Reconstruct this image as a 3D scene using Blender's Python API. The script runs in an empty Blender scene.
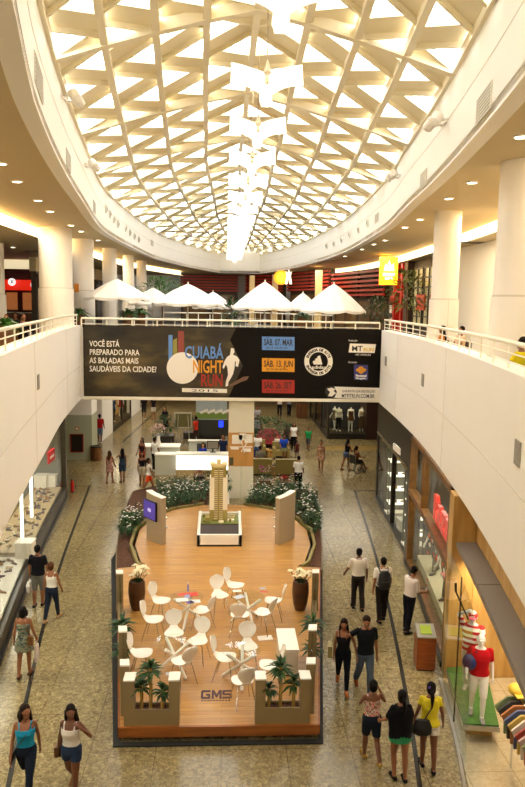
import bpy, bmesh, math, random
import numpy as np
from mathutils import Vector, Matrix, Euler, Quaternion
random.seed(7)
PI = math.pi
SC = bpy.context.scene
COL = SC.collection
R = math.radians

# ------------------------------------------------------------------ camera
FOC, CXP, CYP, EYE = 700.0, 262.5, 393.5, 8.5          # focal length in pixels of a 525x787 frame, eye height in metres
def _cam_axes(vx=226.0, vy=304.0, roll=1.0):
    r = R(roll)
    Y = np.array([(vx-CXP)/FOC, (CYP-vy)/FOC, -1.0]); Y /= np.linalg.norm(Y)
    a, b = math.sin(r), math.cos(r)
    c = (Y[0]*a + Y[1]*b)/(-Y[2])
    Z = np.array([a, b, c]); Z /= np.linalg.norm(Z)
    X = np.cross(Y, Z)
    return np.stack([X, Y, Z], 1)
RC = _cam_axes()
cam_d = bpy.data.cameras.new('camera'); cam = bpy.data.objects.new('camera', cam_d); COL.objects.link(cam)
cam_d.sensor_fit = 'VERTICAL'; cam_d.sensor_height = 36.0; cam_d.lens = 36.0*FOC/787.0
cam_d.clip_start = 0.1; cam_d.clip_end = 500
cam.matrix_world = Matrix.Translation((0, 0, EYE)) @ Matrix([list(row) for row in RC.T]).to_4x4()
SC.camera = cam
def on(px, py, z=0.0):
    """Where the sight line through a photo point meets the horizontal plane at height z."""
    d = RC.T @ np.array([(px-CXP)/FOC, (CYP-py)/FOC, -1.0]); t = (z-EYE)/d[2]
    return float(d[0]*t), float(d[1]*t)
def at_y(px, py, y):
    d = RC.T @ np.array([(px-CXP)/FOC, (CYP-py)/FOC, -1.0]); t = y/d[1]
    return float(d[0]*t), float(y), float(EYE+d[2]*t)

# ------------------------------------------------------------------ world, exposure
wd = bpy.data.worlds.new('sky'); SC.world = wd; wd.use_nodes = True
bg = wd.node_tree.nodes['Background']; bg.inputs[0].default_value = (1.0, 0.975, 0.93, 1); bg.inputs[1].default_value = 12.5
SC.view_settings.view_transform = 'Standard'; SC.view_settings.look = 'None'
SC.view_settings.exposure = 0.0; SC.view_settings.gamma = 1.0; SC.view_settings.use_curve_mapping = False
cy = SC.cycles
cy.max_bounces = 8; cy.diffuse_bounces = 5; cy.glossy_bounces = 3; cy.transmission_bounces = 6; cy.transparent_max_bounces = 10
cy.use_denoising = True; cy.sample_clamp_indirect = 6.0; cy.caustics_reflective = False; cy.caustics_refractive = False
def area(name, loc, size, power, color, rot=(0, 0, 0), size_y=None):
    l = bpy.data.lights.new(name, 'AREA'); l.energy = power; l.color = color; l.size = size
    if size_y: l.shape = 'RECTANGLE'; l.size_y = size_y
    o = bpy.data.objects.new(name, l); COL.objects.link(o); o.location = loc; o.rotation_euler = rot
    return o
WARM = (1.0, 0.80, 0.52)
WARM2 = (1.0, 0.89, 0.72)
# unseen area lights added to light the ground floor walkways behind the bridge
for (x, y, s, sy, p) in [(-4, 36, 4, 8, 260), (2, 37, 5, 8, 260), (6.5, 38, 4, 8, 220), (-4.5, 50, 4, 14, 420), (3, 50, 6, 14, 420)]:
    area('unseen_ceiling_light', (x, y, 4.28), s, p, WARM2, (0, 0, 0), sy)
# rows of downlights over the ground floor void, along the ceiling of the upper floor; one more added to brighten the red slats
for (x, y, p) in [(-6.2, 16, 300), (-7.4, 26, 260), (7.2, 15, 320), (8.2, 24, 320), (-7.4, 44, 260), (9, 42, 320), (6.6, 54, 420), (-1, 64, 260), (-13, 40, 220)]:
    area('downlight_row_light', (x, y, 11.4), 1.2, p, WARM, (0, 0, 0), 6)

# ------------------------------------------------------------------ materials
def lin(h):
    h = h.lstrip('#'); out = []
    for i in (0, 2, 4):
        c = int(h[i:i+2], 16)/255.0
        out.append(c/12.92 if c <= 0.04045 else ((c+0.055)/1.055)**2.4)
    return tuple(out)+(1,)
MATS = {}
def mat(name, col, rough=0.5, metal=0.0, var=0.06, scale=12.0, bump=0.0, emit=None, estr=0.0, spec=0.5, coat=0.0):
    """Principled material with a procedural noise variation of its colour."""
    if name in MATS: return MATS[name]
    m = bpy.data.materials.new(name); m.use_nodes = True; nt = m.node_tree; N = nt.nodes; L = nt.links
    b = N['Principled BSDF']; c = lin(col) if isinstance(col, str) else tuple(col)+(1,)
    b.inputs['Roughness'].default_value = rough; b.inputs['Metallic'].default_value = metal
    b.inputs['Specular IOR Level'].default_value = spec; b.inputs['Coat Weight'].default_value = coat
    tc = N.new('ShaderNodeTexCoord'); nz = N.new('ShaderNodeTexNoise'); nz.inputs['Scale'].default_value = scale; nz.inputs['Detail'].default_value = 4
    L.new(tc.outputs['Object'], nz.inputs['Vector'])
    mx = N.new('ShaderNodeMixRGB'); L.new(nz.outputs['Fac'], mx.inputs[0])
    mx.inputs[1].default_value = tuple(max(0, v*(1-var)) for v in c[:3])+(1,); mx.inputs[2].default_value = tuple(min(1, v*(1+var)) for v in c[:3])+(1,)
    L.new(mx.outputs[0], b.inputs['Base Color'])
    if bump:
        bp = N.new('ShaderNodeBump'); bp.inputs['Strength'].default_value = bump; L.new(nz.outputs['Fac'], bp.inputs['Height']); L.new(bp.outputs[0], b.inputs['Normal'])
    if emit:
        b.inputs['Emission Color'].default_value = lin(emit) if isinstance(emit, str) else tuple(emit)+(1,); b.inputs['Emission Strength'].default_value = estr
    MATS[name] = m; return m
def glass(name, tint=(0.9, 0.95, 0.93), refl=0.12, rough=0.02):
    if name in MATS: return MATS[name]
    m = bpy.data.materials.new(name); m.use_nodes = True; nt = m.node_tree; N = nt.nodes; L = nt.links
    N.remove(N['Principled BSDF'])
    t = N.new('ShaderNodeBsdfTransparent'); t.inputs[0].default_value = tint+(1,)
    g = N.new('ShaderNodeBsdfGlossy'); g.inputs['Roughness'].default_value = rough
    f = N.new('ShaderNodeLayerWeight'); f.inputs['Blend'].default_value = 0.5      # grazing angles mirror, the same from both sides
    pw = N.new('ShaderNodeMath'); pw.operation = 'POWER'; pw.inputs[1].default_value = 4.0; L.new(f.outputs['Facing'], pw.inputs[0])
    ad = N.new('ShaderNodeMath'); ad.operation = 'MULTIPLY_ADD'; ad.inputs[1].default_value = 0.3; ad.inputs[2].default_value = refl*0.4; ad.use_clamp = True
    L.new(pw.outputs[0], ad.inputs[0])
    mx = N.new('ShaderNodeMixShader'); L.new(ad.outputs[0], mx.inputs[0]); L.new(t.outputs[0], mx.inputs[1]); L.new(g.outputs[0], mx.inputs[2])
    L.new(mx.outputs[0], N['Material Output'].inputs[0])
    MATS[name] = m; return m
def ramp_mat(name, kind, cols, scale, rough=0.4, detail=6, coat=0.0, stretch=(1, 1, 1), dist=0.0, bump=0.0):
    """Noise/wave driven colour ramp on object coordinates."""
    if name in MATS: return MATS[name]
    m = bpy.data.materials.new(name); m.use_nodes = True; nt = m.node_tree; N = nt.nodes; L = nt.links
    b = N['Principled BSDF']; b.inputs['Roughness'].default_value = rough; b.inputs['Coat Weight'].default_value = coat
    tc = N.new('ShaderNodeTexCoord'); mp = N.new('ShaderNodeMapping'); mp.inputs['Scale'].default_value = stretch
    L.new(tc.outputs['Object'], mp.inputs[0])
    if kind == 'wave':
        t = N.new('ShaderNodeTexWave'); t.inputs['Distortion'].default_value = dist; t.bands_direction = 'Y'
    elif kind == 'voronoi':
        t = N.new('ShaderNodeTexVoronoi')
    else:
        t = N.new('ShaderNodeTexNoise'); t.inputs['Distortion'].default_value = dist
    t.inputs['Scale'].default_value = scale
    if 'Detail' in t.inputs: t.inputs['Detail'].default_value = detail
    L.new(mp.outputs[0], t.inputs['Vector'])
    cr = N.new('ShaderNodeValToRGB'); e = cr.color_ramp.elements
    while len(e) < len(cols): e.new(0.5)
    for i, (p, c) in enumerate(cols): e[i].position = p; e[i].color = lin(c)
    L.new(t.outputs['Fac'] if 'Fac' in t.outputs else t.outputs['Distance'], cr.inputs[0]); L.new(cr.outputs[0], b.inputs['Base Color'])
    if bump:
        bp = N.new('ShaderNodeBump'); bp.inputs['Strength'].default_value = bump; L.new(cr.outputs[0], bp.inputs['Height']); L.new(bp.outputs[0], b.inputs['Normal'])
    MATS[name] = m; return m
def floor_mat(name, c1, c2, c3, joint, tile=1.25, rough=0.2):
    if name in MATS: return MATS[name]
    m = bpy.data.materials.new(name); m.use_nodes = True; nt = m.node_tree; N = nt.nodes; L = nt.links
    b = N['Principled BSDF']; b.inputs['Roughness'].default_value = rough; b.inputs['Specular IOR Level'].default_value = 0.5
    tc = N.new('ShaderNodeTexCoord')
    n1 = N.new('ShaderNodeTexNoise'); n1.inputs['Scale'].default_value = 11.0; n1.inputs['Detail'].default_value = 9; n1.inputs['Roughness'].default_value = 0.75; n1.inputs['Distortion'].default_value = 1.2
    n2 = N.new('ShaderNodeTexNoise'); n2.inputs['Scale'].default_value = 0.55; n2.inputs['Detail'].default_value = 3
    mp = N.new('ShaderNodeMapping'); mp.inputs['Rotation'].default_value = (0, 0, R(0))
    for n in (n1, n2): L.new(tc.outputs['Object'], n.inputs['Vector'])
    L.new(tc.outputs['Object'], mp.inputs[0])
    cr = N.new('ShaderNodeValToRGB'); e = cr.color_ramp.elements; e.new(0.5)
    for i, (p, c) in enumerate([(0.36, c1), (0.5, c2), (0.63, c3)]): e[i].position = p; e[i].color = lin(c)
    L.new(n1.outputs['Fac'], cr.inputs[0])
    br = N.new('ShaderNodeTexBrick'); br.offset = 0.0; br.inputs['Scale'].default_value = 1.0
    br.inputs['Brick Width'].default_value = tile; br.inputs['Row Height'].default_value = tile; br.inputs['Mortar Size'].default_value = 0.006
    br.inputs['Color1'].default_value = (0.97, 0.97, 0.96, 1); br.inputs['Color2'].default_value = (1.03, 1.02, 1.0, 1); br.inputs['Mortar'].default_value = lin(joint)
    L.new(mp.outputs[0], br.inputs['Vector'])
    mx = N.new('ShaderNodeMixRGB'); mx.blend_type = 'MULTIPLY'; mx.inputs[0].default_value = 0.8
    L.new(cr.outputs[0], mx.inputs[1]); L.new(br.outputs['Color'], mx.inputs[2])
    m2 = N.new('ShaderNodeMixRGB'); m2.blend_type = 'OVERLAY'; m2.inputs[0].default_value = 0.35
    L.new(mx.outputs[0], m2.inputs[1]); L.new(n2.outputs['Fac'], m2.inputs[2])
    L.new(m2.outputs[0], b.inputs['Base Color'])
    MATS[name] = m; return m
def plank_mat(name, c1, c2, c3, width=0.14, length=1.6, rough=0.35):
    if name in MATS: return MATS[name]
    m = bpy.data.materials.new(name); m.use_nodes = True; nt = m.node_tree; N = nt.nodes; L = nt.links
    b = N['Principled BSDF']; b.inputs['Roughness'].default_value = rough
    tc = N.new('ShaderNodeTexCoord'); br = N.new('ShaderNodeTexBrick')
    br.inputs['Scale'].default_value = 1.0; br.inputs['Brick Width'].default_value = length; br.inputs['Row Height'].default_value = width; br.inputs['Mortar Size'].default_value = 0.004
    br.inputs['Color1'].default_value = lin(c1); br.inputs['Color2'].default_value = lin(c2); br.inputs['Mortar'].default_value = lin(c3)
    L.new(tc.outputs['Object'], br.inputs['Vector'])
    nz = N.new('ShaderNodeTexNoise'); nz.inputs['Scale'].default_value = 3.0; nz.inputs['Detail'].default_value = 6
    mp = N.new('ShaderNodeMapping'); mp.inputs['Scale'].default_value = (0.6, 9, 1); L.new(tc.outputs['Object'], mp.inputs[0]); L.new(mp.outputs[0], nz.inputs['Vector'])
    mx = N.new('ShaderNodeMixRGB'); mx.blend_type = 'OVERLAY'; mx.inputs[0].default_value = 0.4
    L.new(br.outputs['Color'], mx.inputs[1]); L.new(nz.outputs['Fac'], mx.inputs[2]); L.new(mx.outputs[0], b.inputs['Base Color'])
    MATS[name] = m; return m
def glow(name, col, strength):
    return mat(name, col, 0.5, emit=col, estr=strength, var=0.0)

M_WHITE = mat('white_paint', '#efe9df', 0.55, var=0.02, scale=2)
M_WALL = mat('white_wall_paint', '#f3efe8', 0.5, var=0.025, scale=0.8)
M_CEIL = mat('cream_ceiling_paint', '#c6b48c', 0.7, var=0.03, scale=0.6)
M_RAIL = mat('white_enamel', '#f0ead8', 0.35, var=0.02)
M_BLACK = mat('black_satin', '#17140f', 0.4)
M_DARK = mat('dark_bronze', '#2a2117', 0.4)
M_STEEL = mat('brushed_steel', '#b9b6ae', 0.3, 0.9)
M_CHROME = mat('chrome', '#c9c8c4', 0.15, 1.0)
M_GLASS = glass('clear_glass', (0.93, 0.96, 0.94), 0.1)
M_DGLASS = glass('shop_glass', (0.74, 0.78, 0.73), 0.16)
M_BWOOD = ramp_mat('brown_wood', 'noise', [(0.3, '#4a2d14'), (0.55, '#6b431f'), (0.75, '#7d5329')], 6, 0.4, stretch=(1, 1, 0.15))
M_TWOOD = ramp_mat('tan_wood', 'noise', [(0.3, '#ab8040'), (0.55, '#c49a58'), (0.75, '#d2ae6c')], 5, 0.4, stretch=(1, 1, 0.15))
M_LEAF = ramp_mat('dark_leaf', 'noise', [(0.3, '#10240c'), (0.5, '#1f4418'), (0.75, '#3a6a2a')], 9, 0.4)
M_LEAF2 = ramp_mat('fresh_leaf', 'noise', [(0.3, '#24451a'), (0.5, '#3b6e28'), (0.75, '#6a9a40')], 9, 0.45)
M_SOIL = ramp_mat('bark_mulch', 'noise', [(0.35, '#23130a'), (0.5, '#4b2a15'), (0.7, '#7a4a26')], 22, 0.9, bump=0.6)
M_TAUPE = mat('taupe_laminate', '#8a7450', 0.45, var=0.04, scale=3)
M_RED = mat('red_paint', '#b3160f', 0.4)

# ------------------------------------------------------------------ mesh builder
class MB:
    def __init__(s): s.v = []; s.f = []
    def add(s, vs, fs, M=None):
        o = len(s.v)
        for v in vs: s.v.append(tuple(M @ Vector(v)) if M is not None else tuple(v))
        s.f += [tuple(i+o for i in f) for f in fs]; return s
    def box(s, x0, y0, z0, x1, y1, z1, M=None):
        vs = [(x0, y0, z0), (x1, y0, z0), (x1, y1, z0), (x0, y1, z0), (x0, y0, z1), (x1, y0, z1), (x1, y1, z1), (x0, y1, z1)]
        return s.add(vs, [(0, 3, 2, 1), (4, 5, 6, 7), (0, 1, 5, 4), (1, 2, 6, 5), (2, 3, 7, 6), (3, 0, 4, 7)], M)
    def cbox(s, c, d, M=None):
        return s.box(c[0]-d[0]/2, c[1]-d[1]/2, c[2]-d[2]/2, c[0]+d[0]/2, c[1]+d[1]/2, c[2]+d[2]/2, M)
    def hexa(s, p): # eight points: lower four, upper four
        return s.add(p, [(0, 3, 2, 1), (4, 5, 6, 7), (0, 1, 5, 4), (1, 2, 6, 5), (2, 3, 7, 6), (3, 0, 4, 7)])
    def quad(s, *p): return s.add(p, [tuple(range(len(p)))])
    def loft(s, rings, caps=True):
        n = len(rings[0]); vs = [p for r in rings for p in r]; fs = []
        for i in range(len(rings)-1):
            for j in range(n):
                k = (j+1) % n; fs.append((i*n+j, i*n+k, (i+1)*n+k, (i+1)*n+j))
        if caps: fs.append(tuple(reversed(range(n)))); fs.append(tuple(range((len(rings)-1)*n, len(rings)*n)))
        return s.add(vs, fs)
    def tube(s, p0, p1, r0, r1=None, n=10):
        p0 = Vector(p0); p1 = Vector(p1); r1 = r0 if r1 is None else r1; d = (p1-p0)
        if d.length < 1e-6: return s
        d.normalize(); u = d.orthogonal().normalized(); w = d.cross(u)
        ring = lambda p, r: [tuple(p+(u*math.cos(2*PI*i/n)+w*math.sin(2*PI*i/n))*r) for i in range(n)]
        return s.loft([ring(p0, r0), ring(p1, r1)])
    def path(s, pts, r, n=8):
        pts = [Vector(p) for p in pts]; rings = []; u = None
        for i, p in enumerate(pts):
            d = (pts[min(i+1, len(pts)-1)]-pts[max(i-1, 0)]).normalized()
            if u is None: u = d.orthogonal().normalized()
            u = (u-d*u.dot(d)).normalized(); w = d.cross(u); rr = r[i] if isinstance(r, (list, tuple)) else r
            rings.append([tuple(p+(u*math.cos(2*PI*k/n)+w*math.sin(2*PI*k/n))*rr) for k in range(n)])
        return s.loft(rings)
    def ball(s, c, r, nu=12, nv=8, M=None):
        if not isinstance(r, (tuple, list)): r = (r, r, r)
        vs = [(c[0], c[1], c[2]-r[2])]; fs = []
        for i in range(1, nv):
            a = -PI/2+PI*i/nv
            for j in range(nu):
                b = 2*PI*j/nu; vs.append((c[0]+r[0]*math.cos(a)*math.cos(b), c[1]+r[1]*math.cos(a)*math.sin(b), c[2]+r[2]*math.sin(a)))
        vs.append((c[0], c[1], c[2]+r[2])); t = len(vs)-1
        for j in range(nu):
            k = (j+1) % nu; fs.append((0, 1+k, 1+j)); fs.append((t, 1+(nv-2)*nu+j, 1+(nv-2)*nu+k))
            for i in range(nv-2): fs.append((1+i*nu+j, 1+i*nu+k, 1+(i+1)*nu+k, 1+(i+1)*nu+j))
        return s.add(vs, fs, M)
    def caps(s, p0, p1, r0, r1=None, n=12):
        r1 = r0 if r1 is None else r1
        s.tube(p0, p1, r0, r1, n); s.ball(p0, r0, n, 8); s.ball(p1, r1, n, 8); return s
    def lathe(s, prof, c=(0, 0, 0), n=20, closed=True):
        rings = [[(c[0]+r*math.cos(2*PI*j/n), c[1]+r*math.sin(2*PI*j/n), c[2]+z) for j in range(n)] for r, z in prof]
        return s.loft(rings, closed)
    def prism(s, poly, z0, z1, M=None):
        n = len(poly); vs = [(x, y, z0) for x, y in poly]+[(x, y, z1) for x, y in poly]
        fs = [tuple(reversed(range(n))), tuple(range(n, 2*n))]+[(i, (i+1) % n, n+(i+1) % n, n+i) for i in range(n)]
        return s.add(vs, fs, M)
    def build(s, name, m, parent=None, smooth=False, loc=None):
        me = bpy.data.meshes.new(name); me.from_pydata(s.v, [], s.f)
        bm = bmesh.new(); bm.from_mesh(me); bmesh.ops.recalc_face_normals(bm, faces=bm.faces); bm.to_mesh(me); bm.free()
        me.materials.append(m)
        if smooth: me.polygons.foreach_set('use_smooth', [True]*len(me.polygons)); me.set_sharp_from_angle(angle=R(50))
        o = bpy.data.objects.new(name, me); COL.objects.link(o)
        if parent: o.parent = parent
        if loc: o.location = loc
        return o
def tag(o, label=None, cat=None, group=None, kind=None):
    if label: o['label'] = label
    if cat: o['category'] = cat
    if group: o['group'] = group
    if kind: o['kind'] = kind
    return o
def thing(name, label, cat, loc=(0, 0, 0), rz=0.0, group=None):
    o = bpy.data.objects.new(name, None); COL.objects.link(o); o.location = loc; o.rotation_euler = (0, 0, rz); o.empty_display_size = 0.1
    return tag(o, label, cat, group)
def struct(o): return tag(o, kind='structure')
def copy_tree(o, parent=None):
    c = o.copy(); COL.objects.link(c)
    if parent: c.parent = parent
    for ch in list(o.children): copy_tree(ch, c)
    return c
def dup(root, loc, rz=None, label=None, group=None, scale=None):
    c = copy_tree(root); c.location = loc
    if rz is not None: c.rotation_euler = (0, 0, rz)
    if scale: c.scale = (scale,)*3
    if label: c['label'] = label
    if group: c['group'] = group
    return c
def text_obj(name, body, size, m, M, parent=None, sx=1.0, depth=0.004, align='LEFT', bold=0.0, spacing=1.0):
    """Lettering turned into a mesh; M places the text plane (x along the line, y up, z out)."""
    cu = bpy.data.curves.new('lettering', 'FONT'); cu.body = body; cu.size = size; cu.extrude = depth; cu.align_x = align; cu.offset = bold; cu.resolution_u = 2; cu.space_character = spacing
    t = bpy.data.objects.new('lettering', cu); COL.objects.link(t)
    dg = bpy.context.evaluated_depsgraph_get(); me = bpy.data.meshes.new_from_object(t.evaluated_get(dg))
    bpy.data.objects.remove(t); bpy.data.curves.remove(cu)
    me.transform(M @ Matrix.Diagonal((sx, 1, 1, 1))); me.materials.clear(); me.materials.append(m)
    o = bpy.data.objects.new(name, me); COL.objects.link(o)
    if parent: o.parent = parent
    return o
FACE = Matrix.Rotation(R(90), 4, 'X')            # text plane turned to stand upright, facing -y
def pchip(xs, ys):
    xs = np.array(xs, float); ys = np.array(ys, float); h = np.diff(xs); d = np.diff(ys)/h; m = np.zeros(len(xs)); m[0] = d[0]; m[-1] = d[-1]
    for i in range(1, len(xs)-1):
        if d[i-1]*d[i] > 0:
            w1 = 2*h[i]+h[i-1]; w2 = h[i]+2*h[i-1]; m[i] = (w1+w2)/(w1/d[i-1]+w2/d[i])
    def f(x):
        i = int(np.clip(np.searchsorted(xs, x)-1, 0, len(h)-1)); t = (x-xs[i])/h[i]
        return float((2*t**3-3*t**2+1)*ys[i]+(t**3-2*t**2+t)*h[i]*m[i]+(-2*t**3+3*t**2)*ys[i+1]+(t**3-t**2)*h[i]*m[i+1])
    return f
def frange(a, b, n): return [a+(b-a)*i/n for i in range(n+1)]

# ================================================================== THE SETTING
DECK, RAILZ, WTOP, WBOT, CEILZ, RIMZ = 6.60, 7.92, 7.5, 4.35, 11.5, 13.45
rimR = pchip([-4, 3, 9.15, 12.2, 17.4, 20, 28, 40, 50, 57.7, 64, 67.9], [1.4, 2.6, 3.76, 4.24, 4.93, 5.2, 6.07, 6.5, 6.0, 5.2, 4.05, 3.2])
rimL = pchip([-4, 3, 7.6, 11.6, 21, 32.6, 46.4, 56, 64, 67.9], [0.1, -1.2, -2.17, -2.98, -4.22, -5.22, -4.88, -3.6, -1.75, -0.6])
facR = pchip([-2, 5, 9.8, 15.4, 22.1, 28.6, 34], [2.0, 3.4, 4.35, 5.3, 6.15, 6.62, 6.95])
facL = pchip([-2, 5, 12.3, 19, 25.1, 30.8, 34], [-1.2, -2.6, -3.95, -4.9, -5.72, -6.2, -6.4])
BR_Y = 30.0                                                  # front of the bridge

M_FLOOR = floor_mat('beige_granite', '#564b33', '#80714e', '#a7976d', '#81745a')
MB().box(-30, -6, -0.3, 30, 75, 0).build('floor', M_FLOOR); struct(bpy.data.objects['floor'])
def ribbon(name, f, ys, w, z, m, h=0.004):
    b = MB(); rings = []
    for y in ys:
        x = f(y); rings.append([(x-w/2, y, z), (x+w/2, y, z), (x+w/2, y, z+h), (x-w/2, y, z+h)])
    return struct(b.loft(rings).build(name, m))
M_INLAY = mat('black_granite', '#1c1a16', 0.25)
inL = pchip([8, 11.56, 18.77, 21.5, 32.1], [-3.1, -3.74, -4.85, -5.2, -6.24]); inR = pchip([8, 11.35, 19.67, 23.1, 31.4], [2.8, 3.55, 4.84, 5.25, 6.07])
ribbon('trim_1', inL, frange(8, 32.1, 30), 0.09, 0.0, M_INLAY); ribbon('trim_2', inR, frange(8, 31.4, 30), 0.09, 0.0, M_INLAY)
struct(MB().box(-7.3, 32.05, 0, -6.2, 32.14, 0.004).build('trim_3', M_INLAY)); struct(MB().box(6.02, 31.36, 0, 7.3, 31.45, 0.004).build('trim_4', M_INLAY))
b = MB(); a0 = on(322, 442); a1 = on(300, 420)   # black line in front of the far shop, and along the far corridor
p, q = on(123, 442), on(166, 402)
b2 = MB()
def flatline(b, p, q, w):
    p = Vector((p[0], p[1], 0)); q = Vector((q[0], q[1], 0)); n = (q-p).normalized().cross(Vector((0, 0, 1)))*w/2
    b.hexa([p-n, p+n, q+n, q-n]+[v+Vector((0, 0, .004)) for v in (p-n, p+n, q+n, q-n)])
flatline(b2, p, q, 0.12); struct(b2.build('trim_5', M_INLAY))
M_BAND = floor_mat('tan_granite', '#80683a', '#9a8049', '#ab9257', '#6f5c36', 0.6)
b2 = MB(); pts = [on(327, 452), on(300, 424), on(293, 418), on(322, 446)]
b2.prism([on(322, 446), on(392, 446), on(392, 450), on(320, 450)][::-1], 0.0, 0.003); struct(b2.build('trim_6', M_BAND))

# curved white parapet walls either side of the void
def curved_wall(name, f, ys, t, z0, z1, m):
    b = MB(); rings = []
    for y in ys:
        x = f(y); o = t if x > 0.7 else -t
        rings.append([(x, y, z0), (x+o, y, z0), (x+o, y, z1), (x, y, z1)])
    return struct(b.loft(rings).build(name, m))
ysw = frange(-2, 30.2, 48)
curved_wall('wall_right', facR, ysw, 0.45, WBOT, WTOP, M_WALL); curved_wall('wall_left', facL, ysw, 0.45, WBOT, WTOP, M_WALL)
M_SEAM = mat('grey_joint', '#d3ccbf', 0.7)
for nm, f, s in (('trim_7', facR, -1), ('trim_8', facL, 1)):
    b = MB()
    for z in (5.75,):
        b.loft([[(f(y)+s*.006, y, z), (f(y)+s*.006, y, z+.014), (f(y)-s*.01, y, z+.014), (f(y)-s*.01, y, z)] for y in ysw])
    for y in (17.5, 26.0):
        b.loft([[(f(y)+s*.006, y, z), (f(y+.014)+s*.006, y+.014, z), (f(y)-s*.01, y+.014, z), (f(y)-s*.01, y, z)] for z in (WBOT, WTOP)])
    struct(b.build(nm, M_SEAM))
# upper floor slabs: one each side following the void, one behind the bridge
M_UFLOOR = floor_mat('upper_floor_stone', '#8a7a58', '#a39267', '#b8a880', '#7d7052')
for nm, f, s in (('floor_upper_right', facR, 1), ('floor_upper_left', facL, -1)):
    b = MB(); b.loft([[(f(y)+s*.1, y, WBOT+.12), (s*24, y, WBOT+.12), (s*24, y, DECK), (f(y)+s*.1, y, DECK)] for y in ysw]); struct(b.build(nm, M_UFLOOR))
M_DARKDECK = ramp_mat('dark_patterned_deck', 'noise', [(0.3, '#23262e'), (0.5, '#3a3f4a'), (0.62, '#6a5f52'), (0.8, '#8b8f98')], 4, 0.5)
struct(MB().box(-24, BR_Y+.2, WBOT+.12, 24, 76, DECK).build('floor_upper_back', M_DARKDECK))
struct(MB().box(-6.35, BR_Y, WBOT, 7.0, BR_Y+.2, 7.42).build('wall_bridge', M_WALL))
struct(MB().box(-24, BR_Y+.2, WBOT-.03, 24, 76, WBOT+.12).build('ceiling_lower', M_WHITE))

# ceiling of the upper floor: a ring round the oval void with a lit cove at its outer edge
covR = pchip([-4, 10, 18, 24, 28, 33, 43.5, 52, 60, 69], [7.0, 7.6, 8.6, 9.2, 9.5, 9.85, 10.2, 9.9, 8.6, 6.5])
covL = pchip([-4, 10, 25, 30, 42, 52, 60, 69], [-6.2, -6.8, -7.85, -7.85, -7.9, -7.4, -6.0, -3.8])
ysc = frange(-4, 67.9, 72)
for nm, f, g, s in (('ceiling_right', rimR, covR, 1), ('ceiling_left', rimL, covL, -1)):
    b = MB(); b.loft([[(f(y), y, CEILZ), (g(y), y, CEILZ), (g(y), y, CEILZ+.15), (f(y), y, CEILZ+.15)] for y in ysc]); struct(b.build(nm, M_CEIL))
    b = MB(); b.loft([[(g(y)-s*.02, y, CEILZ+.02-.42), (s*24, y, CEILZ+.02-.42), (s*24, y, CEILZ-.25), (g(y)-s*.02+s*.28, y, CEILZ-.25)] for y in ysc]); struct(b.build(nm+'_outer', M_CEIL))
    b = MB(); b.loft([[(g(y)+s*.28, y, CEILZ-.24), (g(y)+s*.33, y, CEILZ-.24), (g(y)+s*.33, y, CEILZ+.0), (g(y)+s*.28, y, CEILZ+.0)] for y in ysc])
    o = b.build('cove_light', glow('cove_glow', '#ffd691', 9.0)); tag(o, 'warm lit cove strip along the %s side of the upper ceiling' % ('right' if s > 0 else 'left'), 'light', 'ceiling cove lights')
    b = MB(); b.loft([[(g(y)+s*.33, y, CEILZ-.3), (g(y)+s*.4, y, CEILZ-.3), (g(y)+s*.4, y, CEILZ+.2), (g(y)+s*.33, y, CEILZ+.2)] for y in ysc]); struct(b.build('trim_9' if s > 0 else 'trim_10', M_CEIL))
struct(MB().box(-24, 67.9, CEILZ, 24, 78, CEILZ+.15).build('ceiling_back', M_CEIL))
# the white rim band round the oval skylight
M_RIM = mat('rim_white', '#f8f5ef', 0.5, var=0.02, scale=0.7)
curved_wall('wall_rim_right', rimR, ysc, 0.3, CEILZ-.05, RIMZ, M_RIM); curved_wall('wall_rim_left', rimL, ysc, 0.3, CEILZ-.05, RIMZ, M_RIM)
struct(MB().box(rimL(67.9)-.3, 67.9, CEILZ-.05, rimR(67.9)+.3, 68.2, RIMZ+2.0).build('wall_rim_back', M_RIM))
struct(MB().box(rimL(-4)-.3, -4.3, CEILZ-.05, rimR(-4)+.3, -4, RIMZ+2.0).build('wall_rim_front', M_RIM))
for nm, f, s in (('trim_11', rimR, -1), ('trim_12', rimL, 1)):
    b = MB()
    for z in (11.62, 12.45, 13.2):
        b.loft([[(f(y)+s*.005, y, z), (f(y)+s*.005, y, z+.016), (f(y)-s*.01, y, z+.016), (f(y)-s*.01, y, z)] for y in ysc])
    struct(b.build(nm, M_SEAM))
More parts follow.
